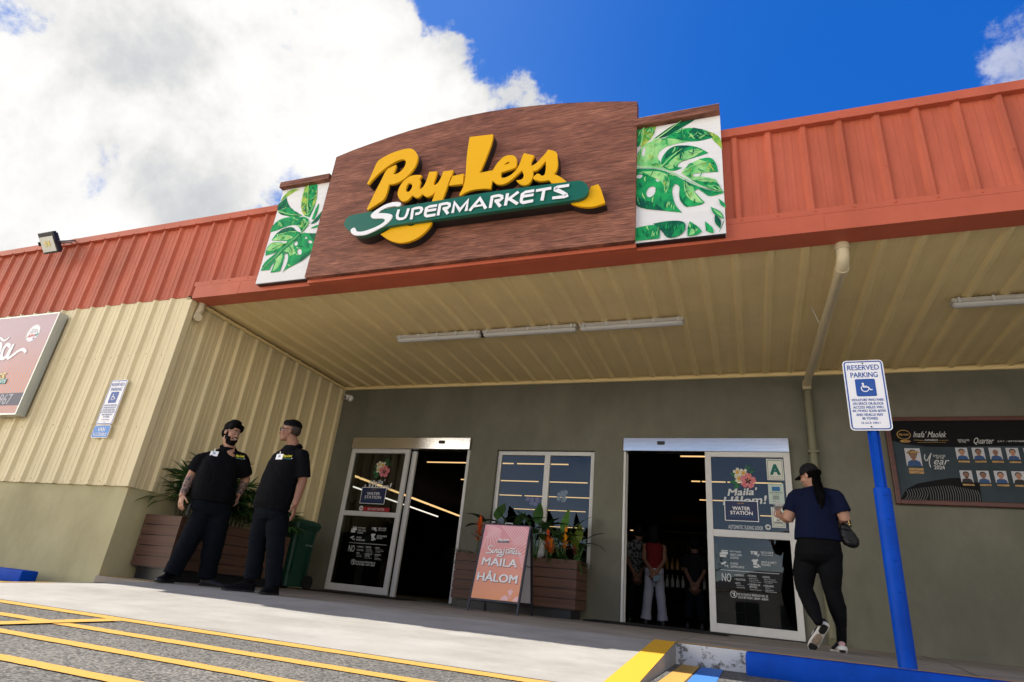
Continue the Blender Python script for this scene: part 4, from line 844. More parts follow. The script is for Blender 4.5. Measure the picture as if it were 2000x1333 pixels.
rg=t.nodes.new('ShaderNodeMapRange'); rg.inputs['From Min'].default_value=1.25; rg.inputs['From Max'].default_value=.55; t.links.new(sp.outputs['Z'],rg.inputs['Value'])
rx=t.nodes.new('ShaderNodeMapRange'); rx.inputs['From Min'].default_value=.15; rx.inputs['From Max'].default_value=.6; t.links.new(sp.outputs['X'],rx.inputs['Value'])
ml=t.nodes.new('ShaderNodeMath'); ml.operation='MULTIPLY'; t.links.new(rg.outputs[0],ml.inputs[0]); t.links.new(rx.outputs[0],ml.inputs[1])
mxx=t.nodes.new('ShaderNodeMix'); mxx.data_type='RGBA'; mxx.inputs[6].default_value=(.46,.31,.35,1); t.links.new(ml.outputs[0],mxx.inputs[0]); t.links.new(rw.outputs[0],mxx.inputs[7]); t.links.new(mxx.outputs[2],b.inputs['Base Color'])
mb=MB(); mb.add([(xb+f,YBB,zbm+f),(x1-f,YBB,zbm+f),(x1-f,YBB,zt-f),(xb+f,YBB,zt-f)],[(0,1,2,3)]); mb.build('print',GRAD,BB)
S=Sheet((0,YBB,0),(1,0,0),(0,0,1),(0,-1,0))
def bz(u,v): p=at(u/6.06,600+v/6.06,1,YBB); return p.x,p.z
mb=MB(); h=.002
NAVG=mat('slate_print',(.085,.085,.13),.5,.3); GREYP=mat('grey_print',(.42,.40,.44),.5,.3); CORAL=mat('coral_print',(.65,.14,.12),.5,.3); TEAL=mat('teal_print',(.03,.30,.28),.5,.3); CREAMP=mat('cream_print',(.72,.62,.25),.5,.3)
c0,c1=bz(100,1020)[1],bz(100,1165)[1]; mb.m=1; S.rect(mb,xb+f,c1,x1-f,c0,h)
mb.m=2; p=bz(62,1092); S.text(mb,'SINCE 1967',bz(135,1092)[0],p[1],.86,.145,h+.001,.012,'r')
mb.m=0; p=bz(395,310); S.disc(mb,p[0],p[1],.135,hh=h)
mb.m=2; S.disc(mb,p[0],p[1],.128,hh=h+.0005,inner=.96); S.text(mb,'KEEPING',p[0],p[1]+.055,.13,.022,h+.001,.01); S.text(mb,'#GUAM',p[0],p[1]+.018,.17,.036,h+.001,.02)
mb.m=3; S.text(mb,'Alive',p[0]-.01,p[1]-.035,.16,.055,h+.001,.03,shear=.3,rot=.12); mb.m=4; S.fill(mb,[(p[0]+.06,p[1]-.03),(p[0]+.10,p[1]-.0),(p[0]+.13,p[1]-.02),(p[0]+.08,p[1]-.06)],(),h+.001); mb.m=5; S.fill(mb,[(p[0]+.03,p[1]-.09),(p[0]+.07,p[1]-.06),(p[0]+.07,p[1]-.1)],(),h+.0015)
# end of the white town name script
mb.m=0; k=.055
def scr(pts,w=k):
    global _h2
    _h2+=.0004; S.stroke(mb,[bz(*q) for q in pts],w,_h2)
_h2=h+.002
scr([(-160,640),(-120,480),(-70,430),(-60,480),(-110,640)]); scr([(-105,600),(-50,480),(0,440),(15,480),(-25,600),(-10,625),(30,600)]); scr([(130,475),(90,445),(45,500),(20,580),(35,612),(75,590),(120,510),(150,450)]); scr([(165,440),(120,540),(95,590),(110,605),(160,570),(220,525),(270,505),(300,520),(305,545)],k*.9)
scr([(-30,390),(10,370),(50,400),(90,385),(118,358)],k*.55)
# end of the small store logo
mb.m=6; p=bz(30,800); S.text(mb,'Less',bz(75,800)[0],p[1],.34,.15,_h2+.001,.03,'r',shear=.3,rot=.12)
mb.m=4; a=bz(-200,905); b_=bz(80,880); S.rect(mb,a[0],b_[1]-.035,b_[0],b_[1]+.035,_h2+.002); mb.m=0; S.text(mb,'MARKETS',b_[0]-.01,b_[1],.34,.045,_h2+.003,.01,'r')
mb.build('lettering',[WHITEL,NAVG,GREYP,CORAL,TEAL,mat('purple_print',(.25,.10,.40),.5,.3),CREAMP],BB)

# ================================================================== reserved parking signs
def wheelchair(S,mb,cx,cy,s,h):
    """access symbol, s = half size of its square"""
    k=s/170
    def P(a,b): return cx+(a-560)*k,cy-(b-560)*k
    S.disc(mb,*P(517,482),20*k,hh=h)
    S.stroke(mb,[P(520,500),P(530,560)],26*k,h,False); S.stroke(mb,[P(522,552),P(600,552),P(632,606),P(668,602)],20*k,h+.0003,False); S.stroke(mb,[P(527,532),P(585,532)],12*k,h+.0006,False)
    arc=[P(545+62*math.cos(R(a)),580+62*math.sin(R(a))) for a in range(8,262,14)]; S.stroke(mb,arc,16*k,h+.0009,False)
def res_sign(S,mb,w,hh,th=.004):
    """white face slot 0, blue slot 1; lower left at sheet origin"""
    mb.m=0; S.rrect(mb,0,0,w,hh,.03,0,th); mb.m=1; S.rrect(mb,.008,.008,w-.008,hh-.008,.024,.0015,inner=.009)
    c=w/2; S.text(mb,'RESERVED',c,hh*.893,w*.78,hh*.075,.0015,.012); S.text(mb,'PARKING',c,hh*.785,w*.66,hh*.075,.0015,.012)
    S.rrect(mb,c-w*.245,hh*.475,c+w*.245,hh*.725,.012,.0015)
    for i,(s_,ww) in enumerate((('VIOLATORS WHO PARK',.78),('ON SPACE OR BLOCK',.74),('ACCESS AISLES WILL',.74),('BE FINED $300-$500',.78),('AND VEHICLE MAY',.64),('BE TOWED',.36))):
        S.text(mb,s_,c,hh*(.425-.052*i),w*ww,hh*.036,.0015,.014)
    S.text(mb,'16 GCA 34011',c,hh*.105,w*.44,hh*.028,.0015,.012)
    mb.m=0; wheelchair(S,mb,c,hh*.6,w*.245,.003)
    mb.m=2; S.disc(mb,c,hh*.953,.006,hh=.004); S.disc(mb,c,hh*.05,.006,hh=.004)
yP=-3.335; xP=2.527
pst=thing('parking_sign_post','tall blue pipe post with a Reserved Parking sign, at the kerb right of the entrance','sign post',(xP,yP,fl(yP)))
zs=at(1735,952,1,yP-.055).z
mb=MB(); mb.lathe((xP,yP,fl(yP)-.05),[(.0555,0),(.0555,zs-fl(yP)+.03),(.0545,zs-fl(yP)+.048),(.046,zs-fl(yP)+.052),(0,zs-fl(yP)+.052)],n=28)
sh_auto(mb.build('pipe_sleeve',BLUEP,pst))
for z in(zs-.05,zs-.22,.42,.62): mb=MB(); mb.lathe((xP+.008,yP-.053,z),[(.012,0),(.010,.010),(0,.012)],(.1,-1,0),6); mb.build('bolt',BLUEP,pst)
z1=2.10; mb=MB()
U=[(-.040,-.008),(-.028,-.008),(-.014,.022),(.014,.022),(.028,-.008),(.040,-.008),(.040,-.012),(.025,-.012),(.011,.018),(-.011,.018),(-.025,-.012),(-.040,-.012)]
mb.poly([(xP+a,yP-b_,zs-.05) for a,b_ in U],(),(0,0,z1-zs+.05)); mb.build('channel_post',BLUEP,pst)
yS=yP-.03; q=[at(u,v,1,yS) for u,v in((1645.5,707),(1724,701.5),(1743.5,839),(1661,843.5))]
sw=((q[1]-q[0]).length+(q[2]-q[3]).length)/2; shh=((q[0]-q[3]).length+(q[1]-q[2]).length)/2; cx=sum(p.x for p in q)/4; cz=sum(p.z for p in q)/4
S=Sheet((cx-sw/2,yS,cz-shh/2),(1,0,0),(0,0,1),(0,-1,0)); mb=MB(); res_sign(S,mb,sw,shh); mb.build('sign_plate',[WHITEL,BLUES,INK],pst)
# the wing's sign with its van plate
yW=-D-.045; q=[at(u,v,1,yW) for u,v in((217,744),(250,741),(219,827),(188,832))]
sw=.29; shh=(q[0].z+q[1].z-q[2].z-q[3].z)/2; cx=sum(p.x for p in q)/4; cz=sum(p.z for p in q)/4
ws=thing('parking_sign','Reserved Parking sign screwed to the beige ribbed wing wall','sign',(cx,yW,cz-shh/2))
S=Sheet((cx-sw/2,yW,cz-shh/2),(1,0,0),(0,0,1),(0,-1,0)); mb=MB(); res_sign(S,mb,sw,shh); mb.build('sign_plate',[WHITEL,BLUES,INK],ws)
for dz in(-.2,.2): mb=MB(); mb.box((cx-.01,yW+.005,cz+dz),(cx+.01,-D-.001,cz+dz+.02)); mb.build('screw',SILV,ws)
z0=cz-shh/2-.165; vp=thing('van_plate','small blue Van Accessible plate under the wing parking sign','sign',(cx,yW,z0))
S=Sheet((cx-.145,yW,z0),(1,0,0),(0,0,1),(0,-1,0)); mb=MB(); mb.m=0; S.rrect(mb,0,0,.29,.155,.022,0,.004); mb.m=1; S.rrect(mb,.006,.006,.284,.149,.018,.001); mb.m=0; S.text(mb,'VAN',.145,.103,.12,.05,.002,.02); S.text(mb,'ACCESSIBLE',.145,.042,.235,.038,.002,.01)
mb.build('plate',[WHITEL,mat('bright_sign_blue',(.02,.20,.60),.4,.4)],vp)
mb=MB(); mb.box((cx-.01,yW+.005,z0+.06),(cx+.01,-D-.001,z0+.08)); mb.build('screw',SILV,vp)

# ================================================================== fittings
# tube lights under the canopy
LENS=mat('frosted_lens',(.55,.55,.54),.3,.5,coat=.2); LBODY=mat('grey_polycarbonate',(.46,.44,.41),.5,.4)
def tube_light(x0,x1,label):
    y,z=-1.93,3.262; t_=thing('tube_light',label,'tube light',((x0+x1)/2,y,z),'sealed tube lights under the canopy')
    mb=MB(); mb.bevbox(((x0+x1)/2,y,z+.018),((x1-x0)/2,0,0),(0,.055,0),(0,0,.022),.012); mb.build('housing',LBODY,t_)
    mb=MB(); n=10; prof=[(math.cos(math.pi*k/n)*.046,-math.sin(math.pi*k/n)*.042) for k in range(n+1)]; rings=[]
    for x,s in((x0+.006,.15),(x0+.012,.7),(x0+.035,1),(x1-.035,1),(x1-.012,.7),(x1-.006,.15)): rings.append([V((x,y+a*min(1,s+.1),z-.006+c*s)) for a,c in prof])
    mb.loft(rings); mb.build('lens',LENS,t_,smooth=True)
    for k in range(5):
        x=x0+.06+(x1-x0-.12)*k/4; mb=MB()
        for sg in(-1,1): mb.box((x-.011,y+sg*.058-.004,z-.018),(x+.011,y+sg*.058+.004,z+.044))
        mb.box((x-.010,y-.0545,z+.0405),(x+.010,y+.0545,z+.0438))
        mb.build('clip',LENS,t_)
tube_light(-2.775,-1.525,'grey tube light at the left of the row of three under the canopy')
tube_light(-1.492,-.238,'grey tube light in the middle of the row of three under the canopy')
tube_light(-.205,1.032,'grey tube light at the right of the row of three under the canopy')
tube_light(3.62,4.87,'lone grey tube light under the canopy beyond the drain pipe')
mb=MB(); mb.bevbox((-1.51,-1.87,3.29),(.05,0,0),(0,.05,0),(0,0,.03),.006); mb.tube([(-1.525,-1.93,3.27),(-1.508,-1.91,3.265),(-1.492,-1.93,3.27)],.012,8)
o=mb.build('junction_box',BLACK); recentre(o,(-1.51,-1.87,3.29)); tag(o,'small black junction box between two canopy tube lights','junction box')
# drain pipe
dp=thing('drain_pipe','beige drain pipe slanting under the canopy then down the olive wall','drain pipe',(2.42,-.09,0))
mb=MB(); a=V((2.515,-3.21,3.34)); mb.tube([a,a+V((0,0,-.10))],.060,16); mb.tube([a+V((0,0,-.09)),a+V((-.001,.01,-.16)),a+V((-.003,.05,-.205)),a+V((-.005,.12,-.225))],.052,16)
b_=V((2.415,-.085,3.10)); mb.tube([a+V((-.004,.08,-.218)),b_+V((0,-.03,.02))],.046,16); mb.tube([b_+V((.002,-.07,.025)),b_+V((0,-.01,.005)),b_+V((0,0,-.05))],.056,16)
mb.tube([a+V((-.004,.10,-.221)),a+V((-.005,.17,-.227))],.058,16)
sh_auto(mb.build('sloping_pipe',PIPEB,dp))
mb=MB(); mb.tube([(2.415,-.062,3.06),(2.415,-.062,.12)],.048,16); mb.tube([(2.415,-.062,.16),(2.415,-.075,.06),(2.415,-.15,.03)],.05,14)
for z in(2.2,1.0): mb.box((2.355,-.115,z),(2.475,-.002,z+.03))
sh_auto(mb.build('downpipe',PIPEO,dp))
mb=MB(); mb.tube([(2.37,-1.9,3.34),(2.44,-1.86,3.13)],.004,6); mb.build('hanger_wire',SILV,dp)
# stub pipe at the wing corner
cp=[at(u,v,1,-3.33) for u,v in((392,590),(386,606),(380,618),(385,629))]
mb=MB(); x,z=cp[1].x,cp[1].z; q=V((x+.02,-3.30,3.36))
mb.tube([q,q+V((-.005,0,-.17))],.045,14); mb.tube([q+V((-.005,0,-.16)),q+V((-.008,-.01,-.22)),q+V((.02,-.03,-.27)),q+V((.06,-.05,-.285))],.050,14)
o=sh_auto(mb.build('pipe_elbow',PIPEB)); recentre(o,q); tag(o,'short beige pipe elbow under the fascia at the wing corner','pipe')
# security camera
c=at(680,776,1,-.06); sc_=thing('security_camera','white security camera near the top of the olive wall\'s left end','security camera',(c.x,0,c.z))
mb=MB(); mb.lathe((c.x+.02,0,c.z-.01),[(.055,0),(.058,.02),(.045,.04)],(0,-1,0),18); mb.tube([(c.x+.02,-.03,c.z-.01),(c.x+.005,-.075,c.z)],.018,10); mb.build('mount',WHITE,sc_,smooth=True)
mb=MB(); ax=V((-.35,-.85,-.25)).normalized(); mb.lathe(V((c.x,-.06,c.z)),[(.030,-.03),(.045,0),(.047,.05),(.044,.058)],ax,18); sh_auto(mb.build('body',WHITE,sc_))
mb=MB(); mb.lathe(V((c.x,-.06,c.z))+ax*.059,[(.038,0),(.036,.002),(0,.002)],ax,18)
mb.build('face',mat('grey_face',(.3,.3,.3),.4),sc_); mb=MB()
for dz in(-.014,.014): mb.lathe(V((c.x,-.06,c.z+dz))+ax*.062,[(.011,0),(.009,.003),(0,.003)],ax,10)
mb.build('lens',BLACK,sc_)
# floodlight on the parapet
fl_=thing('floodlight','black LED floodlight mounted above the parapet of the wing','floodlight',(-7.98,-3.47,4.55))
q=[at(u,v,1,-3.75) for u,v in((70,465),(101,458.5),(126,489),(99,495.5))]
c=(q[0]+q[1]+q[2]+q[3])/4; rx_=V(((q[1]-q[0]).x,0,0)).normalized(); c=V((c.x,-3.78,c.z)); upv=V((0,-.62,.78)).normalized(); nn=V((0,-.78,-.62))
wd_,hd_=.17,.155
mb=MB(); mb.bevbox(c-nn*.02,rx_*wd_,upv*hd_,nn*.028,.01)
for k in range(9): mb.obox(c-nn*.062+rx_*(-.14+.035*k),rx_*.004,upv*.13,nn*.018)
mb.build('housing',BLACK,fl_)
mb=MB(); mb.obox(c+nn*.014-upv*.02,rx_*.145,upv*.11,nn*.004); mb.build('reflector',mat('bright_reflector',(.65,.64,.58),.3,.5,metal=.3),fl_)
mb=MB()
for k in(-1,1): mb.obox(c+nn*.020+rx_*.034*k-upv*.015,rx_*.022,upv*.04,nn*.003)
mb.build('led_chip',mat('led_yellow',(.72,.60,.22),.4),fl_)
mb=MB()
for s in(-1,1):
    p=c+rx_*(wd_+.008)*s; mb.obox(p,rx_*.006,upv*.03,nn*.03)
p=c+rx_*(wd_+.012); mb.tube([p,V((-7.86,-3.45,4.58))],.011,8); mb.tube([c+rx_*(wd_+.01)-upv*.02,V((-7.92,-3.48,4.53))],.010,8); mb.tube([c-rx_*(wd_+.012),V((-8.1,-3.42,4.585)),V((-7.86,-3.42,4.585))],.009,8)
mb.obox((-7.87,-3.44,4.588),(.05,0,0),(0,.04,0),(0,0,.006)); mb.build('bracket',BLACK,fl_)
# awards board
yA=-.045; x0=(at(1731,822,1,yA).x+at(1745,978,1,yA).x)/2; zt=at(1760,815,1,yA).z; zb=at(1760,985,1,yA).z; x1=x0+3.2
aw=thing('awards_board','dark awards board in a mahogany frame on the right of the olive wall','notice board',((x0+x1)/2,yA,zb))
MAHO=mat('mahogany',(.085,.022,.014),.4,.45,var=.35,vs=4,stretch=(.6,1,5)); f=.055
mb=MB(); mb.box((x0,yA-.012,zb),(x0+f,-.001,zt)); mb.box((x1-f,yA-.012,zb),(x1,-.001,zt)); mb.box((x0+f,yA-.0115,zt-f),(x1-f,-.001,zt)); mb.box((x0+f,yA-.0115,zb),(x1-f,-.001,zb+f)); mb.build('frame',MAHO,aw,bevel=.008)
AWB=mat('slate_print_board',(.035,.05,.062),.5,.12,var=.3,vs=2)
mb=MB(); S=Sheet((0,yA+.012,0),(1,0,0),(0,0,1),(0,-1,0)); S.rect(mb,x0+f,zb+f,x1-f,zt-f,0,.008)
def az_(u,v): p=at(1720+u/6.664,800+v/6.664,1,yA+.012); return p.x,p.z
mb.m=1; top=[az_(120,405),az_(300,450),az_(600,488),az_(950,490),az_(1300,480)]; p_=[(x1-f,az_(1866,470)[1]+.02)]
S.fill(mb,[(x0+f,zt-f),(x0+f,top[0][1])]+top[1:]+p_+[(x1-f,zt-f)],(),.0006)
zlow=zb+f; S.fill(mb,[(az_(250,1115)[0],zlow)]+[az_(*q) for q in((330,1040),(480,965),(700,925),(900,895),(1010,890),(1290,960),(1300,1060))]+[(az_(1310,1150)[0],zlow)],(),.0008)
mb.m=2
for k in range(30):
    a=az_(320+k*33,1000); c0=az_(330+k*32,1045-55*math.sin(min(1,k/20)*1.5)+min(0,(18-k))*-6); S.stroke(mb,[(c0[0],c0[1]),(c0[0]+.012,(c0[1]+zlow)/2),(c0[0]+.004-.03*(k<9),zlow)],.0045,.0016+.00002*k)
    if k>=30: break
mb.m=3
def wr(s_,a,b_,y_,h,bold=0,shear=0,slot=3,rot=0):
    mb.m=slot; p=az_(a,y_); q=az_(b_,y_); S.text(mb,s_,(p[0]+q[0])/2,p[1],q[0]-p[0],h,.003,bold,shear=shear,rot=rot)
wr("Inafa' Maolek",432,855,325,.075,0,.35); wr('AWARDS',570,745,400,.022,.01); wr('EMPLOYEE',1005,1155,402,.022); wr('OF THE',1015,1110,425,.022); wr('Quarter',1210,1470,415,.085,0,.35); wr('JULY - SEPTEMBER 2024',1520,1980,418,.022)
wr('EMPLOYEE',683,842,605,.024); wr('OF THE',720,822,632,.024); wr('2024',695,832,755,.045,.015); mb.m=3
S.stroke(mb,[az_(*q) for q in((575,585),(572,640),(600,668),(640,600),(655,575),(632,680),(650,755))],.009,.003); S.text(mb,'ear',az_(790,690)[0],az_(790,690)[1],az_(880,690)[0]-az_(690,690)[0],.055,.003,0,shear=.4)
mb.m=4
for a,b_ in(((430,400),(560,405)),((755,405),(880,402)),((480,430),(850,430))): S.stroke(mb,[az_(*a),az_(*b_)],.004,.0034,False)
p=az_(300,330); S.disc(mb,p[0],p[1],.075,.06,.002,inner=.88); S.text(mb,'Pay-Less',p[0],p[1],.10,.035,.003,.03,shear=.3); p=az_(320,415); S.disc(mb,p[0],p[1],.055,.018,.003)
mb.build('print',[AWB,mat('black_print',(.005,.005,.006),.5,.1),mat('grey_line_print',(.14,.14,.145),.4),mat('white_print',(.50,.50,.50),.4),GOLD],aw)
SK=[mat('portrait_skin_a',(.33,.17,.11),.6),mat('portrait_skin_b',(.20,.10,.065),.6)]; PBG=mat('portrait_backdrop',(.42,.42,.46),.5); PBL=mat('portrait_blue_shirt',(.02,.06,.17),.6); PBK=mat('portrait_black',(.012,.011,.012),.6); GPL=mat('brass_plate',(.50,.28,.06),.35,.5,c2=(.16,.07,.012),vs=14,stretch=(1,1,4))
def portrait(a,b_,w,h,v,plate=1):
    """small framed head-and-shoulders picture, drawn plainly"""
    mb=MB(); p=az_(a,b_); x,z=p; hh=.004; mb.m=0; S.rect(mb,x,z-h,x+w,z,hh)
    c=x+w/2; mb.m=3+(v%3==2); S.fill(mb,[(x+w*.04,z-h),(x+w*.12,z-h*.76),(c-w*.14,z-h*.66),(c+w*.14,z-h*.66),(x+w*.88,z-h*.76),(x+w*.96,z-h)],(),hh+.0006)
    mb.m=1+v%2; S.rect(mb,c-w*.1,z-h*.70,c+w*.1,z-h*.55,hh+.0010)
    if v!=3: mb.m=4; S.disc(mb,c,z-h*.31,w*.27,h*.235,hh+.0012); 
    mb.m=1+v%2; S.disc(mb,c,z-h*.40,w*.225,h*.235,hh+.0016)
    mb.m=4
    for sx_ in(-1,1): S.disc(mb,c+sx_*w*.085,z-h*.37,w*.03,h*.014,hh+.002,8)
    S.disc(mb,c,z-h*.52,w*.075,h*.012,hh+.002,8)
    if v in(5,): S.disc(mb,c,z-h*.57,w*.14,h*.06,hh+.0018)
    if v==9:
        for k in range(9): mb.m=5; S.disc(mb,c-w*.34+w*.085*k,z-h*.2-.03*h*math.cos(k*2.2)-h*.03*abs(k-4)/4,w*.075,h*.055,hh+.0022,8)
    mb.build('portrait',[PBG,SK[0],SK[1],PBL,PBK,GOLD],aw)
    mb=MB()
    for k in range(plate): S.rect(mb,x+w*.08,z-h*1.12-k*h*.17-h*.14,x+w*1.02,z-h*1.12-k*h*.17,.004,.003)
    mb.build('name_plate',GPL,aw)
pw=az_(1130,500)[0]-az_(975,500)[0]; ph=az_(1000,500)[1]-az_(1000,650)[1]
portrait(305,507,az_(505,510)[0]-az_(305,510)[0],az_(305,507)[1]-az_(330,735)[1],9,2)
for k,(a,b_,v) in enumerate(((965,500,0),(1178,500,1),(1398,500,3),(1620,502,4),(1850,505,7))): portrait(a,b_,pw,ph,v)
for k,(a,b_,v) in enumerate(((1022,795,5),(1240,798,1),(1465,800,4),(1695,806,2))): portrait(a,b_,pw,ph,v)
# wheel stops
def stop(name,x0,x1,y0,y1,z0,zt,label,r=.03):
    mb=MB(); mb.bevbox(((x0+x1)/2,(y0+y1)/2,(z0+zt)/2),((x1-x0)/2,0,0),(0,(y1-y0)/2,0),(0,0,(zt-z0)/2),r); o=mb.build(name,BLUEP); recentre(o,((x0+x1)/2,(y0+y1)/2,z0)); sh_auto(o,40); return tag(o,label,'wheel stop','blue concrete wheel stops')
p=at(1455,1272,1,-3.62); q=at(1455,1321,1,-3.62)
stop('wheel_stop',p.x,p.x+2.1,-3.62,-3.435,-.20,p.z,'long blue concrete wheel stop against the kerb below the sign post')
p=at(44,1115,1,-3.78); stop('wheel_stop',p.x-1.8,p.x,-3.78,-3.60,-.22,p.z+.005,'blue concrete wheel stop at the foot of the beige wing',.02)
# door mats
for x0,x1,lab in((-4.62,-2.9,'black rubber mat before the left sliding door'),(-.34,1.32,'black rubber mat in front of the right entrance')):
    mb=MB(); y0,y1=-.66,-.06; mb.add([(x0,y0,fl(y0)+.004),(x1,y0,fl(y0)+.004),(x1,y1,fl(y1)+.004),(x0,y1,fl(y1)+.004),(x0+.02,y0+.03,fl(y0)+.016),(x1-.02,y0+.03,fl(y0)+.016),(x1-.02,y1,fl(y1)+.016),(x0+.02,y1,fl(y1)+.016)],[(4,5,6,7),(0,1,5,4),(1,2,6,5),(3,0,4,7),(2,3,7,6)])
    o=mb.build('door_mat',RUBBER); recentre(o,((x0+x1)/2,-.36,0)); tag(o,lab,'door mat')
# ================================================================== planters, plants, bin, A-frame
def planter(name,x0,x1,y0,y1,zb,zt,label,nb=5):
    t_=thing(name,label,'planter',((x0+x1)/2,(y0+y1)/2,fl(y0)))
    h=(zt-zb)/nb; mb=MB()
    for k in range(nb):
        a,c=zb+k*h+.004,zb+(k+1)*h-.004
        mb.box((x0,y0,a),(x1,y0+.022,c)); mb.box((x0,y1-.022,a),(x1,y1,c)); mb.box((x0+.0005,y0+.0225,a),(x0+.022,y1-.0225,c)); mb.box((x1-.022,y0+.0225,a),(x1-.0005,y1-.0225,c))
    mb.build('board_cladding',WOODB,t_,bevel=.003)
    mb=MB(); mb.box((x0+.014,y0+.014,zb-.005),(x1-.014,y1-.014,zt-.05)); mb.box((x0+.06,y0+.05,fl(y0)-.01),(x1-.06,y1-.04,zb-.006)); mb.build('liner',BLACK,t_)
    mb=MB(); n=14; random.seed(3)
    vs=[V((x0+.023+(x1-x0-.046)*i/n,y0+.023+(y1-y0-.046)*j/4,zt-.045+random.uniform(0,.02))) for j in range(5) for i in range(n+1)]
    mb.add(vs,[(j*(n+1)+i,j*(n+1)+i+1,(j+1)*(n+1)+i+1,(j+1)*(n+1)+i) for j in range(4) for i in range(n)]); mb.build('soil',SOIL,t_)
    return t_
planter('planter',-4.965,-4.40,-3.10,-1.22,.085,.65,'long brown board planter along the beige side wall, behind the two men')
planter('planter',-2.07,-.41,-.72,-.16,.095,.665,'long brown board planter under the window, behind the A-frame sign')
rnd=random.Random(11)
def dirv(a,e): return V((math.cos(a)*math.cos(e),math.sin(a)*math.cos(e),math.sin(e)))
def lady_palm(x,y,z,n,hmax,label,spread=.16):
    t_=thing('lady_palm',label,'plant',(x,y,z),'palms in the long planter'); st=MB(); lf=MB(); lf.smooth=True
    for i in range(n):
        bx,by=x+rnd.uniform(-spread,spread)*.9,y+rnd.uniform(-spread,spread)*1.3; h=hmax*rnd.uniform(.35,1); lean=rnd.uniform(0,6.28); p=V((bx,by,z)); q=p+V((math.cos(lean)*.07,math.sin(lean)*.10,h)); st.tube([p,(p+q)/2+V((.01,0,0)),q],[.010,.008,.006],6)
        for k in range(rnd.randint(4,6)):
            a=rnd.uniform(0,6.283); e=rnd.uniform(-.1,1.0); d=dirv(a,e); s=p.lerp(q,rnd.uniform(.45,1)); c=s+d*rnd.uniform(.16,.30)+V((0,0,-.02)); st.tube([s,(s+c)/2+V((0,0,.02)),c],.0035,5)
            m=rnd.randint(7,10); lf.m=rnd.choice((0,0,0,1)); side=d.cross(V((0,0,1)))
            if side.length<.1: side=V((1,0,0))
            side.normalize(); up=side.cross(d).normalized()
            for j in range(m):
                th=(j/(m-1)-.5)*2.6; dd=(d*math.cos(th)+side*math.sin(th)).normalized()
                lf.leaf(c,dd,up,rnd.uniform(.26,.38)*(1-.25*abs(th)/1.3),rnd.uniform(.028,.042),rnd.uniform(.25,.9),.18,5,wide=.55)
    st.build('stem',STEM,t_); lf.build('foliage',[LEAFD,LEAFM],t_)
lady_palm(-4.72,-2.66,.60,13,.72,'bushy lady palm at the front end of the long planter, left of the bearded man')
lady_palm(-4.70,-2.02,.60,9,.62,'lady palm with narrow fan leaves standing between the two men',.14)
lady_palm(-4.70,-1.50,.60,4,.40,'small lady palm at the rear end of the long planter',.12)
def bromeliad(x,y,z,h,col_,label,nl=12,ll=.26,wsp=.085):
    t_=thing('bromeliad',label,'plant',(x,y,z),'bromeliads in the window planter'); lf=MB(); lf.smooth=True
    for k in range(nl):
        a=k*2.4+rnd.uniform(-.3,.3); lf.m=rnd.choice((0,1)); lf.leaf((x+.01*math.cos(a),y+.01*math.sin(a),z),dirv(a,rnd.uniform(.5,1.15)),(0,0,1),ll*rnd.uniform(.8,1.15),.036,rnd.uniform(.9,1.7),.3,7,wide=.4)
    lf.build('foliage',[LEAFM,LEAFD],t_)
    mb=MB(); mb.tube([(x,y,z),(x+.005,y,z+h*.5),(x,y,z+h*.97)],[.010,.008,.004],7); mb.build('flower_stalk',STEM,t_)
    br=MB(); br.smooth=True; n=26
    for k in range(n):
        t=k/(n-1); a=k*2.4; zz=z+h*(.40+.58*t); l=wsp*1.25*(1.05-.5*t)*rnd.uniform(.8,1.2); br.leaf((x,y,zz),dirv(a,.45+.75*t),(0,0,1),l,.032,rnd.uniform(-.3,.5),.35,4,wide=.6)
    br.build('bract',col_,t_)
def px(u,v,y): return at(u,v,1,y)
zt=.62
p=px(932,1075,-.55); bromeliad(p.x,-.55,zt,.50,BRED,'red bromeliad at the left end of the window planter',16,.30,.12)
p=px(948,1075,-.42); bromeliad(p.x,-.42,zt,.36,BORA,'yellow bromeliad half hidden by the left edge of the A-frame sign',8,.2,.07)
p=px(972,1070,-.30); bromeliad(p.x,-.30,zt,.46,BRED,'red bromeliad peeping over the top left corner of the A-frame sign',8,.2,.07)
p=px(1018,1070,-.35); bromeliad(p.x,-.35,zt,.40,BORA,'orange bromeliad showing just above the A-frame sign handle',8,.2,.06)
p=px(1068,1078,-.45); bromeliad(p.x,-.45,zt,.40,BRED,'red bromeliad right of the A-frame sign, against the window',10,.24,.08)
p=px(1075,1082,-.58); bromeliad(p.x,-.58,zt,.26,mat('flame_bract',(.60,.20,.015),.45,.4,c2=(.50,.06,.012),vs=9),'short flame orange bromeliad right of the A-frame sign',12,.26,.085)
p=px(1103,1080,-.52); bromeliad(p.x,-.52,zt,.44,BORA,'tall orange and yellow bromeliad, the highest right of the A-frame sign',14,.28,.075)
p=px(1122,1080,-.34); bromeliad(p.x,-.34,zt,.34,mat('crimson_bract',(.33,.02,.03),.45,.4),'crimson bromeliad near the right end of the window planter',9,.22,.05)
def broad_plant(x,y,z,specs,label,tall=1.35,name='leafy_plant'):
    t_=thing(name,label,'plant',(x,y,z),'leafy plants in the window planter'); st=MB(); lf=MB(); lf.smooth=True
    for a,e,pl,ll,w,m,bd in specs:
        pl*=tall; ll*=1.1; w*=1.15
        d=dirv(R(a),R(e)); b0=V((x,y,z)); c=b0+V((d.x*.12*pl/.3,d.y*.12*pl/.3,pl)); st.tube([b0,b0.lerp(c,.6)+V((0,0,.02)),c],[.008,.006,.004],6); lf.m=m; lf.leaf(c,d,(0,0,1),ll,w,bd,.15,8,wide=.62)
    st.build('stem',LEAFM,t_); lf.build('foliage',[LEAFD,LEAFM,LEAFY],t_)
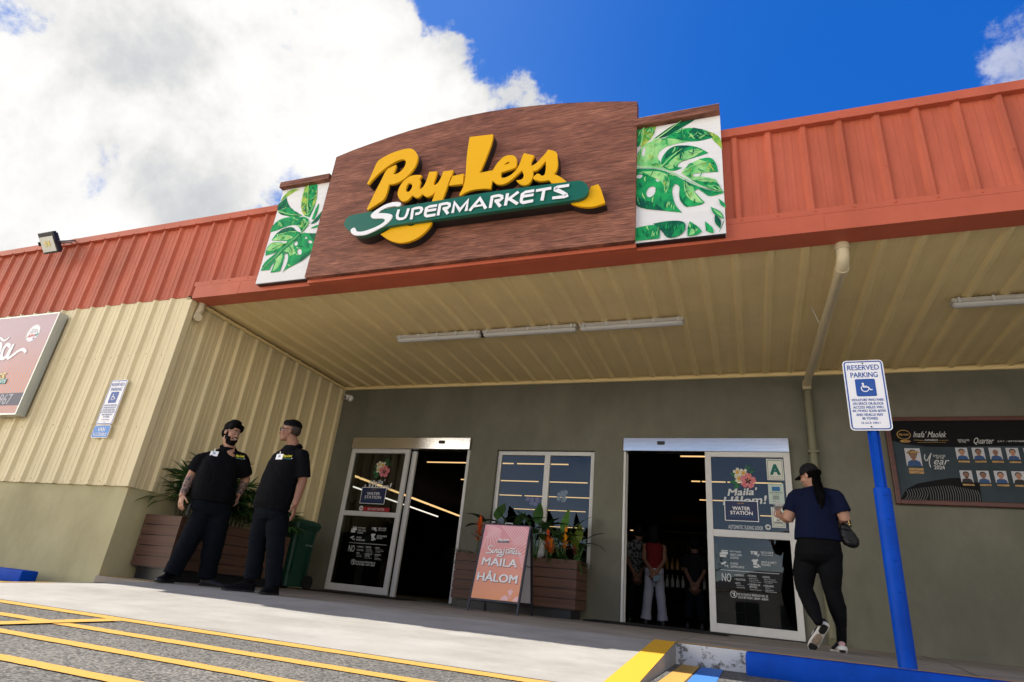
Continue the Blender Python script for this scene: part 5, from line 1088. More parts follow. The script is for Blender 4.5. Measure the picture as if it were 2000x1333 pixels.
broad_plant(-1.72,-.34,zt,[(170,35,.22,.34,.16,0,1.0),(230,40,.26,.32,.15,0,.9),(20,45,.28,.32,.15,0,.8),(90,65,.30,.32,.14,0,.5),(300,40,.2,.3,.14,0,.9)],'dark broad-leaved plant at the left edge of the window, above the red bromeliad',1.8)
broad_plant(-1.45,-.30,zt,[(185,25,.30,.34,.15,0,.9),(150,40,.26,.30,.14,0,.8),(240,30,.22,.30,.14,0,.9),(20,40,.32,.30,.13,0,.7),(80,60,.30,.28,.13,0,.5),(300,35,.25,.3,.13,0,.9),(200,65,.28,.3,.14,0,.6)],'dark broad-leaved plant in front of the left window pane',1.6)
broad_plant(-1.12,-.30,zt,[(160,55,.30,.34,.15,0,.6),(100,70,.32,.34,.13,0,.4),(10,30,.30,.34,.15,0,.9),(350,55,.26,.30,.13,0,.7),(220,30,.24,.3,.14,0,.9),(280,35,.22,.28,.13,1,.9),(60,40,.25,.3,.14,0,.8)],'dark broad-leaved plant behind the handle of the A-frame sign',1.6)
broad_plant(-.92,-.28,zt,[(175,30,.28,.36,.16,0,.9),(140,50,.32,.34,.15,0,.6),(20,35,.30,.36,.16,0,.9),(60,55,.26,.32,.14,0,.7),(330,25,.24,.32,.15,0,1.0),(260,40,.2,.3,.14,1,.9)],'broad-leaved plant under the white orchid in front of the right pane')
broad_plant(-.74,-.34,zt,[(30,52,.30,.42,.13,0,.45),(85,72,.30,.36,.10,1,.3),(180,35,.28,.34,.14,0,.8),(215,55,.25,.28,.13,0,.7),(330,30,.24,.30,.14,0,.9),(300,50,.2,.26,.12,0,.8)],'plant with one long upright leaf in front of the right window pane')
broad_plant(-.52,-.30,zt,[(200,50,.20,.26,.10,1,.7),(100,70,.22,.30,.10,2,.5),(255,65,.14,.26,.11,2,.5),(350,20,.20,.30,.10,0,1.1),(20,45,.24,.28,.12,0,.7),(310,35,.16,.26,.10,0,1.0)],'plant with yellow-green upright leaves at the right end of the window planter')
def grassy(x,y,z,n,a0,a1,label,l0=.3,e0=.1,e1=.9):
    t_=thing('strap_leaf_plant',label,'plant',(x,y,z),'strap-leaved plants in the window planter'); lf=MB(); lf.smooth=True
    for k in range(n):
        a=R(rnd.uniform(a0,a1)); lf.m=rnd.choice((0,0,1)); lf.leaf((x+rnd.uniform(-.04,.04),y+rnd.uniform(-.03,.03),z),dirv(a,rnd.uniform(e0,e1)),(0,0,1),l0*rnd.uniform(.7,1.25),.024,rnd.uniform(.7,1.5),.3,7,wide=.5)
    lf.build('foliage',[LEAFD,LEAFM],t_)
grassy(-1.98,-.55,zt,13,140,250,'arching strap leaves hanging over the left end of the window planter',.34)
grassy(-.47,-.48,zt,16,-90,70,'arching strap leaves hanging over the right end of the window planter',.30)
grassy(-.75,-.60,zt,22,180,360,'dark strap leaves along the front edge right of the A-frame sign',.24,.4,1.1)
grassy(-.60,-.45,zt,22,150,390,'mass of strap leaves around the tall orange bromeliad',.30,.5,1.2)
grassy(-1.02,-.62,zt,14,180,360,'dark strap leaves just right of the A-frame sign frame',.24,.4,1.1)
# orchids standing inside behind the glass
PETW=mat('white_petal',(.55,.54,.60),.5,.35); PETP=mat('lilac_petal',(.30,.17,.42),.5,.35)
def orchid(u,v,y,m,label,n):
    c=px(u,v,y); t_=thing('orchid',label,'flower',(c.x,y,.62),'orchids inside the window'); mb=MB(); mb.tube([(c.x-.02,y+.02,.62),(c.x-.03,y,c.z-.1),(c.x,y,c.z),(c.x+.08,y-.02,c.z-.02)],.004,6); mb.build('stem',STEM,t_)
    mb=MB(); mb.lathe((c.x-.02,y+.02,.5),[(.05,0),(.065,.12),(.06,.12)],(0,0,1),14); mb.build('pot',WHITE,t_)
    fl5=MB(); fl5.smooth=True
    for k in range(n):
        o=c+V((rnd.uniform(-.09,.10),rnd.uniform(-.03,.02),rnd.uniform(-.07,.05)))
        for j in range(5):
            a=j*1.2566+k; fl5.leaf(o,V((math.cos(a),-.25,math.sin(a))),(0,-1,0),.042,.036,.3,.1,3,wide=.7)
    fl5.build('petals',m,t_)
orchid(1093,968,.38,PETW,'white orchid behind the right window pane',9)
orchid(1042,980,.42,PETP,'lilac orchid behind the left window pane',6)
# plinth for the orchids
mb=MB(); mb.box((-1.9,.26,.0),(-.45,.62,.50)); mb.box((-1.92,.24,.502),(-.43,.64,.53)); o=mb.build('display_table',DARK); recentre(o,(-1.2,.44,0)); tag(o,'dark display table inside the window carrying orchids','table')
# wheelie bin
bx0,bx1,by0,by1=-4.90,-4.47,-1.05,-.52; bz=fl(-.8)
bn_=thing('wheelie_bin','dark green wheelie bin with a closed lid, between the taller man and the left door','bin',((bx0+bx1)/2,(by0+by1)/2,bz))
def rr(x0,x1,y0,y1,z,r,n=5):
    q=[]
    for cx,cy,a0 in((x1-r,y0+r,-90),(x1-r,y1-r,0),(x0+r,y1-r,90),(x0+r,y0+r,180)):
        for k in range(n+1): a=R(a0+k*90/n); q.append(V((cx+r*math.cos(a),cy+r*math.sin(a),z)))
    return q
mb=MB(); mb.loft([rr(bx0+.05,bx1-.05,by0+.08,by1-.06,bz+.03,.04),rr(bx0+.045,bx1-.045,by0+.07,by1-.05,bz+.20,.045),rr(bx0+.012,bx1-.012,by0+.02,by1-.01,bz+.82,.05),rr(bx0-.012,bx1+.012,by0-.004,by1+.01,bz+.825,.055),rr(bx0-.012,bx1+.012,by0-.004,by1+.01,bz+.86,.055)])
for s in(-.1,.1): mb.obox((bx1-.012,(by0+by1)/2+s*1.6,bz+.5),(.016,0,.018),(0,.016,0),(0,0,.30))
sh_auto(mb.build('bin_body',GREENB,bn_),30)
mb=MB(); mb.loft([rr(bx0-.03,bx1+.03,by0-.025,by1+.02,bz+.862,.06),rr(bx0-.03,bx1+.03,by0-.025,by1+.02,bz+.895,.06),rr(bx0-.005,bx1+.005,by0,by1-.01,bz+.935,.06),rr(bx0+.06,bx1-.06,by0+.07,by1-.08,bz+.955,.05)])
mb.tube([(bx0+.05,by1+.05,bz+.90),(bx1-.05,by1+.05,bz+.90)],.016,8); sh_auto(mb.build('lid',GREENB,bn_),30)
for x in(bx0+.02,bx1-.02):
    mb=MB(); mb.lathe((x-.025,by1-.02,bz+.10),[(.03,-.002),(.095,0),(.10,.012),(.10,.038),(.095,.05),(.03,.052)],(1,0,0),22); mb.build('wheel',RUBBER,bn_,smooth=False)
S=Sheet((bx1-.005,0,0),(0,1,0),(.09,0,1),(1,0,-.09)); mb=MB(); S.text(mb,'---------',(by0+by1)/2,bz+.60,.16,.018,.02); mb.build('moulded_text',mat('pale_print',(.25,.28,.27),.5),bn_)
# A-frame
yb,yt=-1.52,-1.30
q=[px(950,1025.5,yt),px(1037,1028.5,yt),px(1009,1176,yb+.02),px(918,1168,yb+.02)]
xc=sum(p.x for p in q)/4; w=((q[1]-q[0]).length+(q[2]-q[3]).length)/2; zt_=(q[0].z+q[1].z)/2; zb_=(q[2].z+q[3].z)/2
af=thing('a_frame_sign','A-frame pavement sign with a pink to orange poster, in front of the window planter','sign',(xc,yb,fl(yb)))
zg=fl(yb)
sl=(yt-(yb+.02))/(zt_-zb_); U_=V((0,sl,1)).normalized(); NN=V((0,-1,sl)).normalized()
O=V((xc-w/2,yb+.02,zb_)); S=Sheet(O,(1,0,0),U_,NN); hgt=(zt_-zb_)/U_.z
tb=.022; mb=MB()
def fr(x0,y0,x1,y1,SS,th=.022): mb.poly([SS.p(x0,y0,.004),SS.p(x1,y0,.004),SS.p(x1,y1,.004),SS.p(x0,y1,.004)],(),-SS.n*th)
leg=(zb_-zg)/U_.z
fr(-tb,-leg,0,hgt+.005,S); fr(w,-leg,w+tb,hgt+.005,S); fr(.0005,-tb,w-.0005,-.0005,S); fr(.0005,hgt+.0005,w-.0005,hgt+.012,S)
U2=V((0,-.26,1)).normalized(); N2=V((0,1,.26)).normalized(); O2=V((xc-w/2,yt+.05+.26*(zt_-zb_),zb_)); S2b=Sheet(O2,(1,0,0),U2,N2)
fr(-tb,-leg*1.02,0,hgt-.01,S2b); fr(w,-leg*1.02,w+tb,hgt-.01,S2b); fr(.0005,-tb,w-.0005,-.0005,S2b)
for x in(-tb/2,w+tb/2): mb.tube([S.p(x,.42,-.02),S.p(x,.43,-.12),S2b.p(x,.42,-.02)],.005,6); mb.box((xc-w/2+x-.012,yt-.01,zt_-.03),(xc-w/2+x+.012,yt+.07,zt_+.008))
mb.build('frame',mat('black_powder_coat',(.014,.015,.022),.4,.5),af)
PG=mat('pink_orange_print',(.50,.22,.18),.5,.2); t,b=nodes_of(PG); tn=t.nodes.new('ShaderNodeTexCoord'); sp=t.nodes.new('ShaderNodeSeparateXYZ'); t.links.new(tn.outputs['Object'],sp.inputs[0]); mr=t.nodes.new('ShaderNodeMapRange'); mr.inputs['From Min'].default_value=.15; mr.inputs['From Max'].default_value=.95; t.links.new(sp.outputs['Z'],mr.inputs['Value'])
rp=t.nodes.new('ShaderNodeValToRGB'); e=rp.color_ramp.elements; e[0].color=(.82,.36,.19,1); e[1].color=(.72,.34,.40,1); t.links.new(mr.outputs[0],rp.inputs[0]); t.links.new(rp.outputs[0],b.inputs['Base Color'])
mb=MB(); S.rect(mb,0,0,w,hgt,.001,.004); mb.build('poster',PG,af)
mb=MB(); S2b.rect(mb,.005,.005,w-.005,hgt-.03,-.004,.004); mb.build('back_panel',mat('grey_white_panel',(.50,.50,.54),.5,.4),af)
mb=MB(); h=.0022
PALE=mat('pale_pink_print',(.84,.53,.55),.5,.2); SHD=mat('rust_print',(.28,.09,.06),.5,.3)
def C(u,v):
    """poster fraction from the close-up of the sign (982x1333 view)"""
    fy=(v-100-((u-215)/600)*28)/(1075-0*u) ; fy=min(max((v-(100+28*(u-215)/600*(1)))/1010,0),1)
    xl=215-215*fy*1.0; xr=812-195*fy; return w*(u-xl)/(xr-xl),hgt*(1-fy)
mb.m=1
for k in range(9):
    a=R(200+k*17); p=(w*.03,hgt*.99); q=(p[0]+.30*math.cos(R(-8-k*10)),p[1]-.05-.28*math.sin(R(8+k*10))*.9); S.stroke(mb,[(p[0]+.01*k*.5,p[1]-.02*k),( (p[0]+q[0])/2+.02,(p[1]+q[1])/2),(min(w*.40,q[0]),q[1])],.016,h,True,lambda t:math.sin(math.pi*min(.95,t*.9+.08))); h+=.0002
for k in range(9):
    x0=w*.40+k*.034; S.stroke(mb,[(x0,hgt*.985),(min(x0+.22,w*.985),max(hgt*.985-.22*1.0,hgt*.985-(min(x0+.22,w*.985)-x0)))],.012,h,False); h+=.0002
for k in range(7):
    x0=w*.66+k*.024; y0=hgt*.74-k*.026; x1=min(w*.985,x0+.12); S.stroke(mb,[(x0,y0),(x1,y0+(x1-x0))],.011,h,False); h+=.0002
for k in range(5):
    x0=w*.80+k*.02; y0=hgt*.68-k*.045; S.stroke(mb,[(x0,y0),(w*.985,y0-(w*.985-x0))],.011,h,False); h+=.0002
mb.m=0; h=.006
p=C(460,330); S.text(mb,'Pay-Less',p[0],p[1]+.008,w*.23,.034,h,.03,shear=.3,rot=.06); mb.m=3; S.stroke(mb,[(p[0]-.075,p[1]-.018),(p[0]+.07,p[1]-.012)],.02,h-.001,False); mb.m=0; S.text(mb,'SUPERMARKETS',p[0],p[1]-.015,w*.2,.010,h+.0005,.01)
# town name in brush script (strokes), white over a rust shadow
SCR=[[(315,415),(275,408),(245,440),(290,480),(280,505),(235,508),(205,500)],[(318,455),(305,505),(330,490)],[(350,455),(335,505)],[(340,480),(370,455),(368,500),(385,490)],[(430,458),(400,462),(390,500),(420,495),(440,460),(430,505),(450,490)],[(480,450),(462,520),(430,548),(370,545),(400,525),(475,520)],[(545,455),(512,462),(505,505),(535,495),(552,460),(540,505),(560,495)],[(575,465),(560,510)],[(565,490),(592,465),(588,508),(603,498)],[(648,470),(620,478),(612,512),(640,505),(655,475),(645,512),(680,505),(720,512)],[(560,445),(590,440),(615,448),(640,438)]]
SCR=[[(a*.93+18,c) for a,c in s_] for s_ in SCR]
def scribble(dx,dy,m,hh0):
    hh_=hh0; mb.m=m
    for s_ in SCR:
        S.stroke(mb,[(C(*q)[0]+dx,C(*q)[1]+dy) for q in s_],.0125,hh_); hh_+=.0002
    for u,v in((322,435),(478,432)): p=C(u,v); S.disc(mb,p[0]+dx,p[1]+dy,.006,hh=hh_,n=8)
scribble(.004,-.004,2,.004); scribble(0,0,0,.007)
for s_,u0,u1,v,hh_ in(('MAILA',165,625,630,.088),('HÅLOM',100,622,820,.118)):
    a,b_=C(u0,v-15),C(u1,v+15); ww=b_[0]-a[0]; cy=(a[1]+b_[1])/2
    mb.m=2; S.text(mb,s_,(a[0]+b_[0])/2+.005,cy-.006,ww,hh_,.0045,.03)
    mb.m=0; S.text(mb,s_,(a[0]+b_[0])/2,cy,ww,hh_,.0085,.03)
mb.m=1
mb.build('poster_print',[WHITEL,PALE,SHD,mat('teal_logo_print',(.02,.10,.13),.5)],af); mb=MB(); mb.m=1
p=C(525,1010); h=.0026
for k in range(5): a=R(90+k*72); S.disc(mb,p[0]+.018*math.cos(a),p[1]+.018*math.sin(a),.018,.012,h,10,rot=a); h+=.0003
S.stroke(mb,[(p[0],p[1]-.02),(p[0]+.005,p[1]-.07)],.012,h)
for dx,r_ in((-.06,.05),(.09,.05)): S.fill(mb,[(p[0]+dx-r_,.006),(p[0]+dx-r_*.6,.04),(p[0]+dx,.062),(p[0]+min(dx+r_*.8,w-p[0]-.004-dx+dx),.045),(p[0]+min(dx+r_,w-p[0]-.004),.006)],(),h)
mb.build('flower_print',[WHITEL,PALE],af)
mb=MB(); hx=px(993,1022,yt).x-(xc-w/2); hz=[S.p(hx-.045,hgt+.01,-.01),S.p(hx-.045,hgt+.035,-.015),S.p(hx+.045,hgt+.035,-.015),S.p(hx+.045,hgt+.01,-.01)]
mb.tube(hz,.004,8); mb.build('handle',WHITE,af)
# low buildings and trees across the car park (seen in the window reflection)
NBW=mat('plaster_far',(.38,.36,.32),.8,.2,var=.15,vs=.4); NBR=mat('roof_far',(.09,.085,.085),.7,.3,var=.2,vs=.5); NBG=mat('dark_window_far',(.02,.025,.03),.2,.5)
def far_house(x0,x1,y0,y1,h,label,hip):
    t_=thing('low_building',label,'building',((x0+x1)/2,(y0+y1)/2,-.9)); mb=MB(); mb.box((x0,y0,-.9),(x1,y1,h)); mb.build('wall',NBW,t_)
    mb=MB(); c=(y0+y1)/2; e_=.8
    P=[V((x0-e_,y0-e_,h)),V((x1+e_,y0-e_,h)),V((x1+e_,y1+e_,h)),V((x0-e_,y1+e_,h)),V((x0+4,c,h+hip)),V((x1-4,c,h+hip))]
    mb.add(P,[(0,1,5,4),(1,2,5),(2,3,4,5),(3,0,4),(3,2,1,0)]); mb.build('roof',NBR,t_)
    n=int((x1-x0)/4)
    for k in range(n):
        x=x0+2+k*(x1-x0-2)/n; mb=MB(); mb.box((x,y1-.02,.1),(x+2,y1+.02,2.2)); mb.build('window',NBG,t_)
far_house(-34,-8,-62,-50,3.4,'long low plastered building with a dark hip roof across the car park',2.6)
far_house(-2,22,-66,-54,3.2,'shorter low building with a dark hip roof farther right across the car park',2.2)
TRL=mat('far_tree_leaf',(.03,.065,.018),.7,.2,var=.4,vs=1); TRB=mat('bark',(.10,.075,.05),.9,.1)
def far_tree(x,y,h,r,label):
    t_=thing('broadleaf_tree',label,'tree',(x,y,-.9),'trees across the car park'); mb=MB(); mb.tube([(x,y,-.9),(x+.2,y,h*.4),(x,y,h*.7)],[.28,.2,.08],8)
    for k in range(4): a=k*1.6; mb.tube([(x+.1,y,h*.4),(x+r*.6*math.cos(a),y+r*.6*math.sin(a),h*.72)],[.12,.04],6)
    mb.build('trunk',TRB,t_); mb=MB()
    for k in range(900):
        d=V((rnd.gauss(0,1),rnd.gauss(0,1),rnd.gauss(0,.75))).normalized()*rnd.uniform(.35,1)**.5*r; d.z*=.6; c=V((x,y,h*.72))+d*(1.3+.9*noise.noise(d*.9+V((x,0,0)))); s=rnd.uniform(.14,.32); a=V((rnd.uniform(-1,1),rnd.uniform(-1,1),rnd.uniform(-1,1))).normalized(); b_=a.orthogonal().normalized(); mb.add([c-a*s,c+b_*s*.5,c+a*s,c-b_*s*.5],[(0,1,2,3)])
    mb.build('crown',TRL,t_)
far_tree(-5,-57,6.2,2.8,'round broadleaf tree between the two low buildings across the car park')
far_tree(-40,-54,7.0,3.2,'broadleaf tree at the left end of the long low building')
far_tree(26,-58,6.5,3.0,'broadleaf tree at the right end of the shorter low building')
# ================================================================== people
from mathutils.bvhtree import BVHTree
def remesh(mb,name,mats,parent,vox=.007,it=5,disp=None,matfn=None):
    me=bpy.data.meshes.new('t'); me.from_pydata([tuple(v) for v in mb.v],[],mb.f); o=bpy.data.objects.new('t',me); col.objects.link(o)
    md=o.modifiers.new('r','REMESH'); md.mode='VOXEL'; md.voxel_size=vox; md.use_smooth_shade=True
    ms=o.modifiers.new('s','SMOOTH'); ms.factor=.5; ms.iterations=it
    dg=bpy.context.evaluated_depsgraph_get(); m2=bpy.data.meshes.new_from_object(o.evaluated_get(dg)); m2.name=name; bpy.data.objects.remove(o); bpy.data.meshes.remove(me)
    if disp:
        ns=[v.normal.copy() for v in m2.vertices]
        for v,n in zip(m2.vertices,ns): v.co=v.co+n*disp(v.co)
    m2.materials.clear()
    for m in (mats if isinstance(mats,(list,tuple)) else [mats]): m2.materials.append(m)
    for p in m2.polygons:
        p.use_smooth=True; p.material_index=matfn(p.center) if matfn else 0
    bv=BVHTree.FromPolygons([v.co.copy() for v in m2.vertices],[tuple(p.vertices) for p in m2.polygons])
    m2.transform(Matrix.Translation(-BASE[parent.name])); r=bpy.data.objects.new(name,m2); col.objects.link(r); r.parent=parent; BASE[r.name]=BASE[parent.name]
    return r,bv
def wrinkle(amp,fx,fz,seed=0):
    def f(p): return amp*(noise.noise(V((p.x*fx+seed,p.y*fx,p.z*fz)))+.5*noise.noise(V((p.x*fx*2.3,p.y*fx*2.3+seed,p.z*fz*2.3))))
    return f
def folds(a1,a2,seed,zf=1.0):
    """cloth: broad soft drape plus narrower slanting creases"""
    def f(p):
        q=V((p.x*4.2+seed,p.y*4.2,p.z*2.6*zf)); d=a1*.5*noise.noise(q)
        s=noise.noise(V(((p.x+p.y*.6)*7+p.z*5*zf+seed,p.y*5-p.z*3,p.z*3*zf+seed))); d-=a2*(1-abs(s))**4
        return d
    return f
class Fig:
    """figure helper: pixels on a vertical plane through the figure facing the camera"""
    def __init__(s,u,v,y):
        s.b=at(u,v,1,y); s.b.z=fl(y); t=V((CAM.x-s.b.x,CAM.y-s.b.y,0)).normalized(); s.t=t; s.r=V((-t.y,t.x,0))
        if s.r.dot(CR)<0: s.r=-s.r
    def P(s,u,v,d=0):
        dr=_fw+CR*((u-1000)/FPX)-CU*((v-666.5)/FPX); k=(d-(CAM-s.b).dot(s.t))/dr.dot(s.t); return CAM+dr*k
    def f(s,ar): 
        """horizontal direction: 0 = towards camera, 90 = picture right"""
        return s.t*math.cos(R(ar))+s.r*math.sin(R(ar))
def hand(mb,w,d,pn,th,curl=.5,sc_=1.0,spread=.10):
    """w wrist, d along the hand, pn palm normal, th thumb side"""
    d=d.normalized(); pn=(pn-d*pn.dot(d)).normalized(); th=(th-d*th.dot(d)-pn*th.dot(pn)).normalized(); k=sc_
    rings=[]
    for t,wd,tk in((-.02,.026,.020),(.01,.030,.019),(.05,.040,.016),(.088,.041,.013),(.098,.034,.010)):
        c=w+d*t*k; rings.append([c+th*wd*k*math.cos(2*math.pi*i/14)+pn*tk*k*math.sin(2*math.pi*i/14) for i in range(14)])
    mb.loft(rings)
    for i,(off,ln,cu) in enumerate(((.031,.072,.8),(.0105,.082,.95),(-.0105,.076,1.05),(-.031,.060,1.2))):
        dd=(d+th*spread*(1.5-i)*.55).normalized(); p=w+d*.088*k+th*off*k; pts=[p]; q=dd
        for j,fr in enumerate((.46,.30,.24)):
            a=curl*cu*(.45,.75,.5)[j]; q=(q*math.cos(a)+pn*math.sin(a)).normalized(); p=p+q*ln*fr*k; pts.append(p)
        mb.limb(pts,[.0092*k,.0088*k,.0080*k,.0070*k],10)
    p=w+d*.022*k+th*.024*k; q=(d*.65+th*.75+pn*.25).normalized(); pts=[p,p+q*.040*k]; q2=(d*.9+th*.3+pn*.35).normalized(); pts.append(pts[-1]+q2*.032*k); pts.append(pts[-1]+(q2+pn*.2).normalized()*.024*k)
    mb.limb(pts,[.0135*k,.0115*k,.0098*k,.0078*k],10)
def head(mb,c,F,U,k=1.0):
    X=F.cross(U).normalized(); U=X.cross(F).normalized()
    def e(x,y,z,a,b,cc): mb.ell(c+(X*x+F*y+U*z)*k,X*a*k,F*b*k,U*cc*k,20,12)
    e(0,-.012,.035,.075,.094,.082); e(0,.022,-.035,.061,.068,.084); e(0,.056,-.098,.032,.028,.024); e(0,.078,.010,.050,.017,.013)
    e(0,.030,-.085,.050,.045,.032)
    e(0,.090,-.022,.010,.014,.028); e(0,.100,-.041,.013,.014,.011); e(.012,.094,-.045,.008,.010,.007); e(-.012,.094,-.045,.008,.010,.007)
    e(0,.084,-.067,.024,.012,.006); e(0,.083,-.077,.021,.012,.007)
    for s in(-1,1): e(s*.038,.060,-.040,.024,.024,.022); e(s*.075,-.006,-.016,.008,.019,.031); e(s*.077,-.008,-.034,.006,.010,.012)
    def L_(x,y,z): return c+(X*x+F*y+U*z)*k
    return X,U,L_
def eyes(parent,L_,X,F,U,k=1):
    for s in(-1,1):
        mb=MB(); mb.ell(L_(s*.031,.078,-.006),X*.012*k,F*.009*k,U*.006*k,12,8); mb.build('eye',mat_eye,parent,smooth=True)
        mb=MB(); mb.ell(L_(s*.031,.085,-.006),X*.0055*k,F*.004*k,U*.0055*k,10,6); mb.build('iris',mat_iris,parent,smooth=True)
        mb=MB(); mb.tube([L_(s*.013,.0925,.0185),L_(s*.03,.0935,.0215),L_(s*.052,.080,.013)],[.0035,.004,.002],6); mb.build('eyebrow',HAIR,parent,smooth=True)
mat_eye=mat('eye_white',(.55,.52,.50),.2,.5); mat_iris=mat('eye_iris',(.015,.008,.005),.1,.5); LIP=mat('lip',(.28,.09,.08),.4,.4); TOOTH=mat('tooth',(.70,.68,.62),.3,.5); GLF=mat('spectacle_frame',(.03,.022,.018),.3,.5); GLF2=mat('thin_wire_frame',(.20,.17,.15),.3,.5,metal=.8)
def specs(parent,L_,m,r=.0235,w=.0016):
    mb=MB()
    for s in(-1,1):
        c0=[L_(s*(.033+r*1.05*math.cos(a)),.1035-.010*abs(math.cos(a)*.5+.5)*0-.004*abs(s*math.cos(a)),-.006+r*.9*math.sin(a)) for a in [2*math.pi*i/16 for i in range(17)]]
        mb.tube(c0,w,6); mb.tube([L_(s*.057,.098,-.002),L_(s*.076,.05,0),L_(s*.080,-.005,.002),L_(s*.080,-.02,-.012)],w,6)
    mb.tube([L_(-.010,.105,-.004),L_(0,.109,-.001),L_(.010,.105,-.004)],w,6); mb.build('spectacles',m,parent,smooth=True)
def ringset(mb,rows,lat,fwd,n=24,pw=2.3):
    """torso rows: (centre, half width, half depth, front bulge)"""
    rings=[]
    for c,a,b_,g in rows:
        q=[]
        for i in range(n):
            t=2*math.pi*i/n; ct,st=math.cos(t),math.sin(t); x=math.copysign(abs(ct)**(2/pw),ct)*a; y=math.copysign(abs(st)**(2/pw),st)*(b_+(g if st>0 else 0)); q.append(c+lat*x+fwd*y)
        rings.append(q)
    mb.loft(rings)
def shoe(parent,heel,toe,z,w,m,sole,name='shoe',hgt=.095,mid=None):
    """shoe lying along heel->toe on height z"""
    d=V((toe.x-heel.x,toe.y-heel.y,0)); ln=d.length; d.normalize(); s_=V((-d.y,d.x,0)); rings=[]
    for t,ww,hh in((-.02,.55,.55),(.03,.78,.9),(.15,.86,1.0),(.32,.86,.98),(.48,.92,.74),(.65,1.0,.55),(.82,.95,.45),(.95,.66,.36),(1.0,.30,.22)):
        c=V((heel.x,heel.y,z))+d*ln*t; rings.append([c+s_*w*.5*ww*math.copysign(abs(math.cos(a))**.8,math.cos(a))+V((0,0,.012+hgt*hh*(max(0,math.sin(a))**.8) - .004*(math.sin(a)<0))) for a in [2*math.pi*i/16 for i in range(16)]])
    mb=MB(); mb.loft(rings); mb.build(name,m,parent,smooth=True)
    rings=[]
    for t,ww in((-.03,.5),(.0,.8),(.15,.92),(.45,.9),(.68,1.06),(.88,.96),(.98,.62),(1.02,.30)):
        c=V((heel.x,heel.y,z))+d*ln*t; rings.append([c+s_*w*.52*ww*x+V((0,0,h)) for x,h in((-1,.001),(1,.001),(1,.018),(-1,.018))])
    mb=MB(); mb.loft(rings); mb.build(name+'_sole',sole,parent)
def badge(hit,nrm,up,lab,clip=True):
    if hit is None: print('NO BADGE HIT',lab); return
    n=V((nrm.x,nrm.y,nrm.z*.3)).normalized(); r_=V((0,0,1)).cross(n).normalized(); u_=n.cross(r_)
    c=hit+n*.010; t_=thing('name_badge',lab,'badge',c); S=Sheet(c-r_*.045-u_*.029,r_,u_,n); mb=MB(); mb.m=0; S.rrect(mb,0,0,.09,.058,.004,0,.003); mb.m=1; S.rect(mb,.030,.027,.058,.041,.001); S.rect(mb,.010,.014,.070,.0165,.001); S.rect(mb,.010,.047,.050,.0495,.001); mb.build('card',[WHITEL,INKB],t_)
    mb=MB(); mb.box((c.x-.004,c.y-.004,c.z+.026),(c.x+.004,c.y+.004,c.z+.055)); mb.build('clip',SILV,t_)
def chest_logo(bv,u,v,parent):
    d=(_fw+CR*((u-1000)/FPX)-CU*((v-666.5)/FPX)).normalized(); h,n,_,_=bv.ray_cast(CAM,d)
    if h is None: return
    n=V((n.x,n.y,n.z*.3)).normalized(); r_=V((0,0,1)).cross(n).normalized(); u_=n.cross(r_); S=Sheet(h+n*.004,r_,u_,n); mb=MB(); mb.m=0; S.text(mb,'Pay-Less',0,0,.088,.034,.004,.03,shear=.3,rot=.12); mb.m=1; S.rect(mb,-.042,-.030,.045,-.022,.003); mb.m=2; S.disc(mb,.05,-.018,.005,hh=.004,n=8); mb.build('chest_logo',[mat('embroidery_yellow',(.62,.55,.03),.6),GREENS,WHITEL],parent)
def hitpx(bv,u,v):
    d=(_fw+CR*((u-1000)/FPX)-CU*((v-666.5)/FPX)).normalized(); h,n,_,_=bv.ray_cast(CAM,d); return h,n
INKT=mat('tattooed_skin',(.27,.155,.115),.5,.35,c2=(.055,.05,.055),vs=42,thr=(.45,.56),det=3)

def collar(parent,cn,lat,fw,a,b_):
    mb=MB()
    for k,(ex,dz,r) in enumerate(((0,.0,.011),(.012,-.016,.013))):
        q=[]
        for i in range(25):
            t=R(24+312*i/24); fx=math.cos(t-math.pi/2); fy=math.sin(t-math.pi/2)
            front=max(0,math.cos(t-math.pi*0)) if 0 else max(0,-math.cos(t-math.pi))
            q.append(cn+lat*(a+ex)*math.sin(t)+fw*(b_+ex)*math.cos(t)+V((0,0,.030+dz-.055*max(0,.3+math.cos(t))**1.3)))
        mb.tube(q,r,8)
    mb.build('collar',SHIRT,parent,smooth=True)
# ---- the bearded man
A=Fig(372,1142,-3.10); P=A.P
m1=thing('person','laughing person with black beard, glasses and tattooed forearms in black polo shirt','person',A.b)
fw=A.f(14); lat=V((-fw.y,fw.x,0)); lat=lat if lat.dot(A.r)>0 else -lat
hf=(A.f(38)+V((0,0,-.10))).normalized(); hu=(V((0,0,1))+A.r*.10).normalized(); hc=P(453.5,845,.03)
b=MB(); X,U_h,H1=head(b,hc,hf,hu,1.06)
b.limb([P(445,886,0),P(448,872,.0),H1(0,-.022,-.075)],[.075,.064,.058])
sR,sL=P(393,899,.0),P(472,898,.0); eR,eL=P(376,926,-.05),P(480,936,-.10); wR,wL=P(356,967,.06),P(466,966,-.10)
b.limb([sR,sR.lerp(eR,.5),eR,eR.lerp(wR,.25),wR],[.068,.062,.050,.054,.034]); b.limb([sL,sL.lerp(eL,.5),eL,eL.lerp(wL,.25),wL],[.068,.062,.050,.052,.034])
hand(b,wR,P(350,996,.10)-wR,A.r*.7+A.t*-.5,A.t*.9+A.r*.5,.55,1.03); hand(b,wL,P(460,990,-.09)-wL,-A.r*.9+A.t*.2,A.t,.9,1.0)
b.limb([P(445,890),P(414,990)],[.10,.13]); b.limb([P(400,1000),P(366,1062,.05),P(336,1118,.06)],[.06,.045,.035]); b.limb([P(430,1000),P(417,1062,.03),P(404,1124)],[.06,.045,.035]); b.limb([sR,P(430,895),sL],[.06,.09,.06])
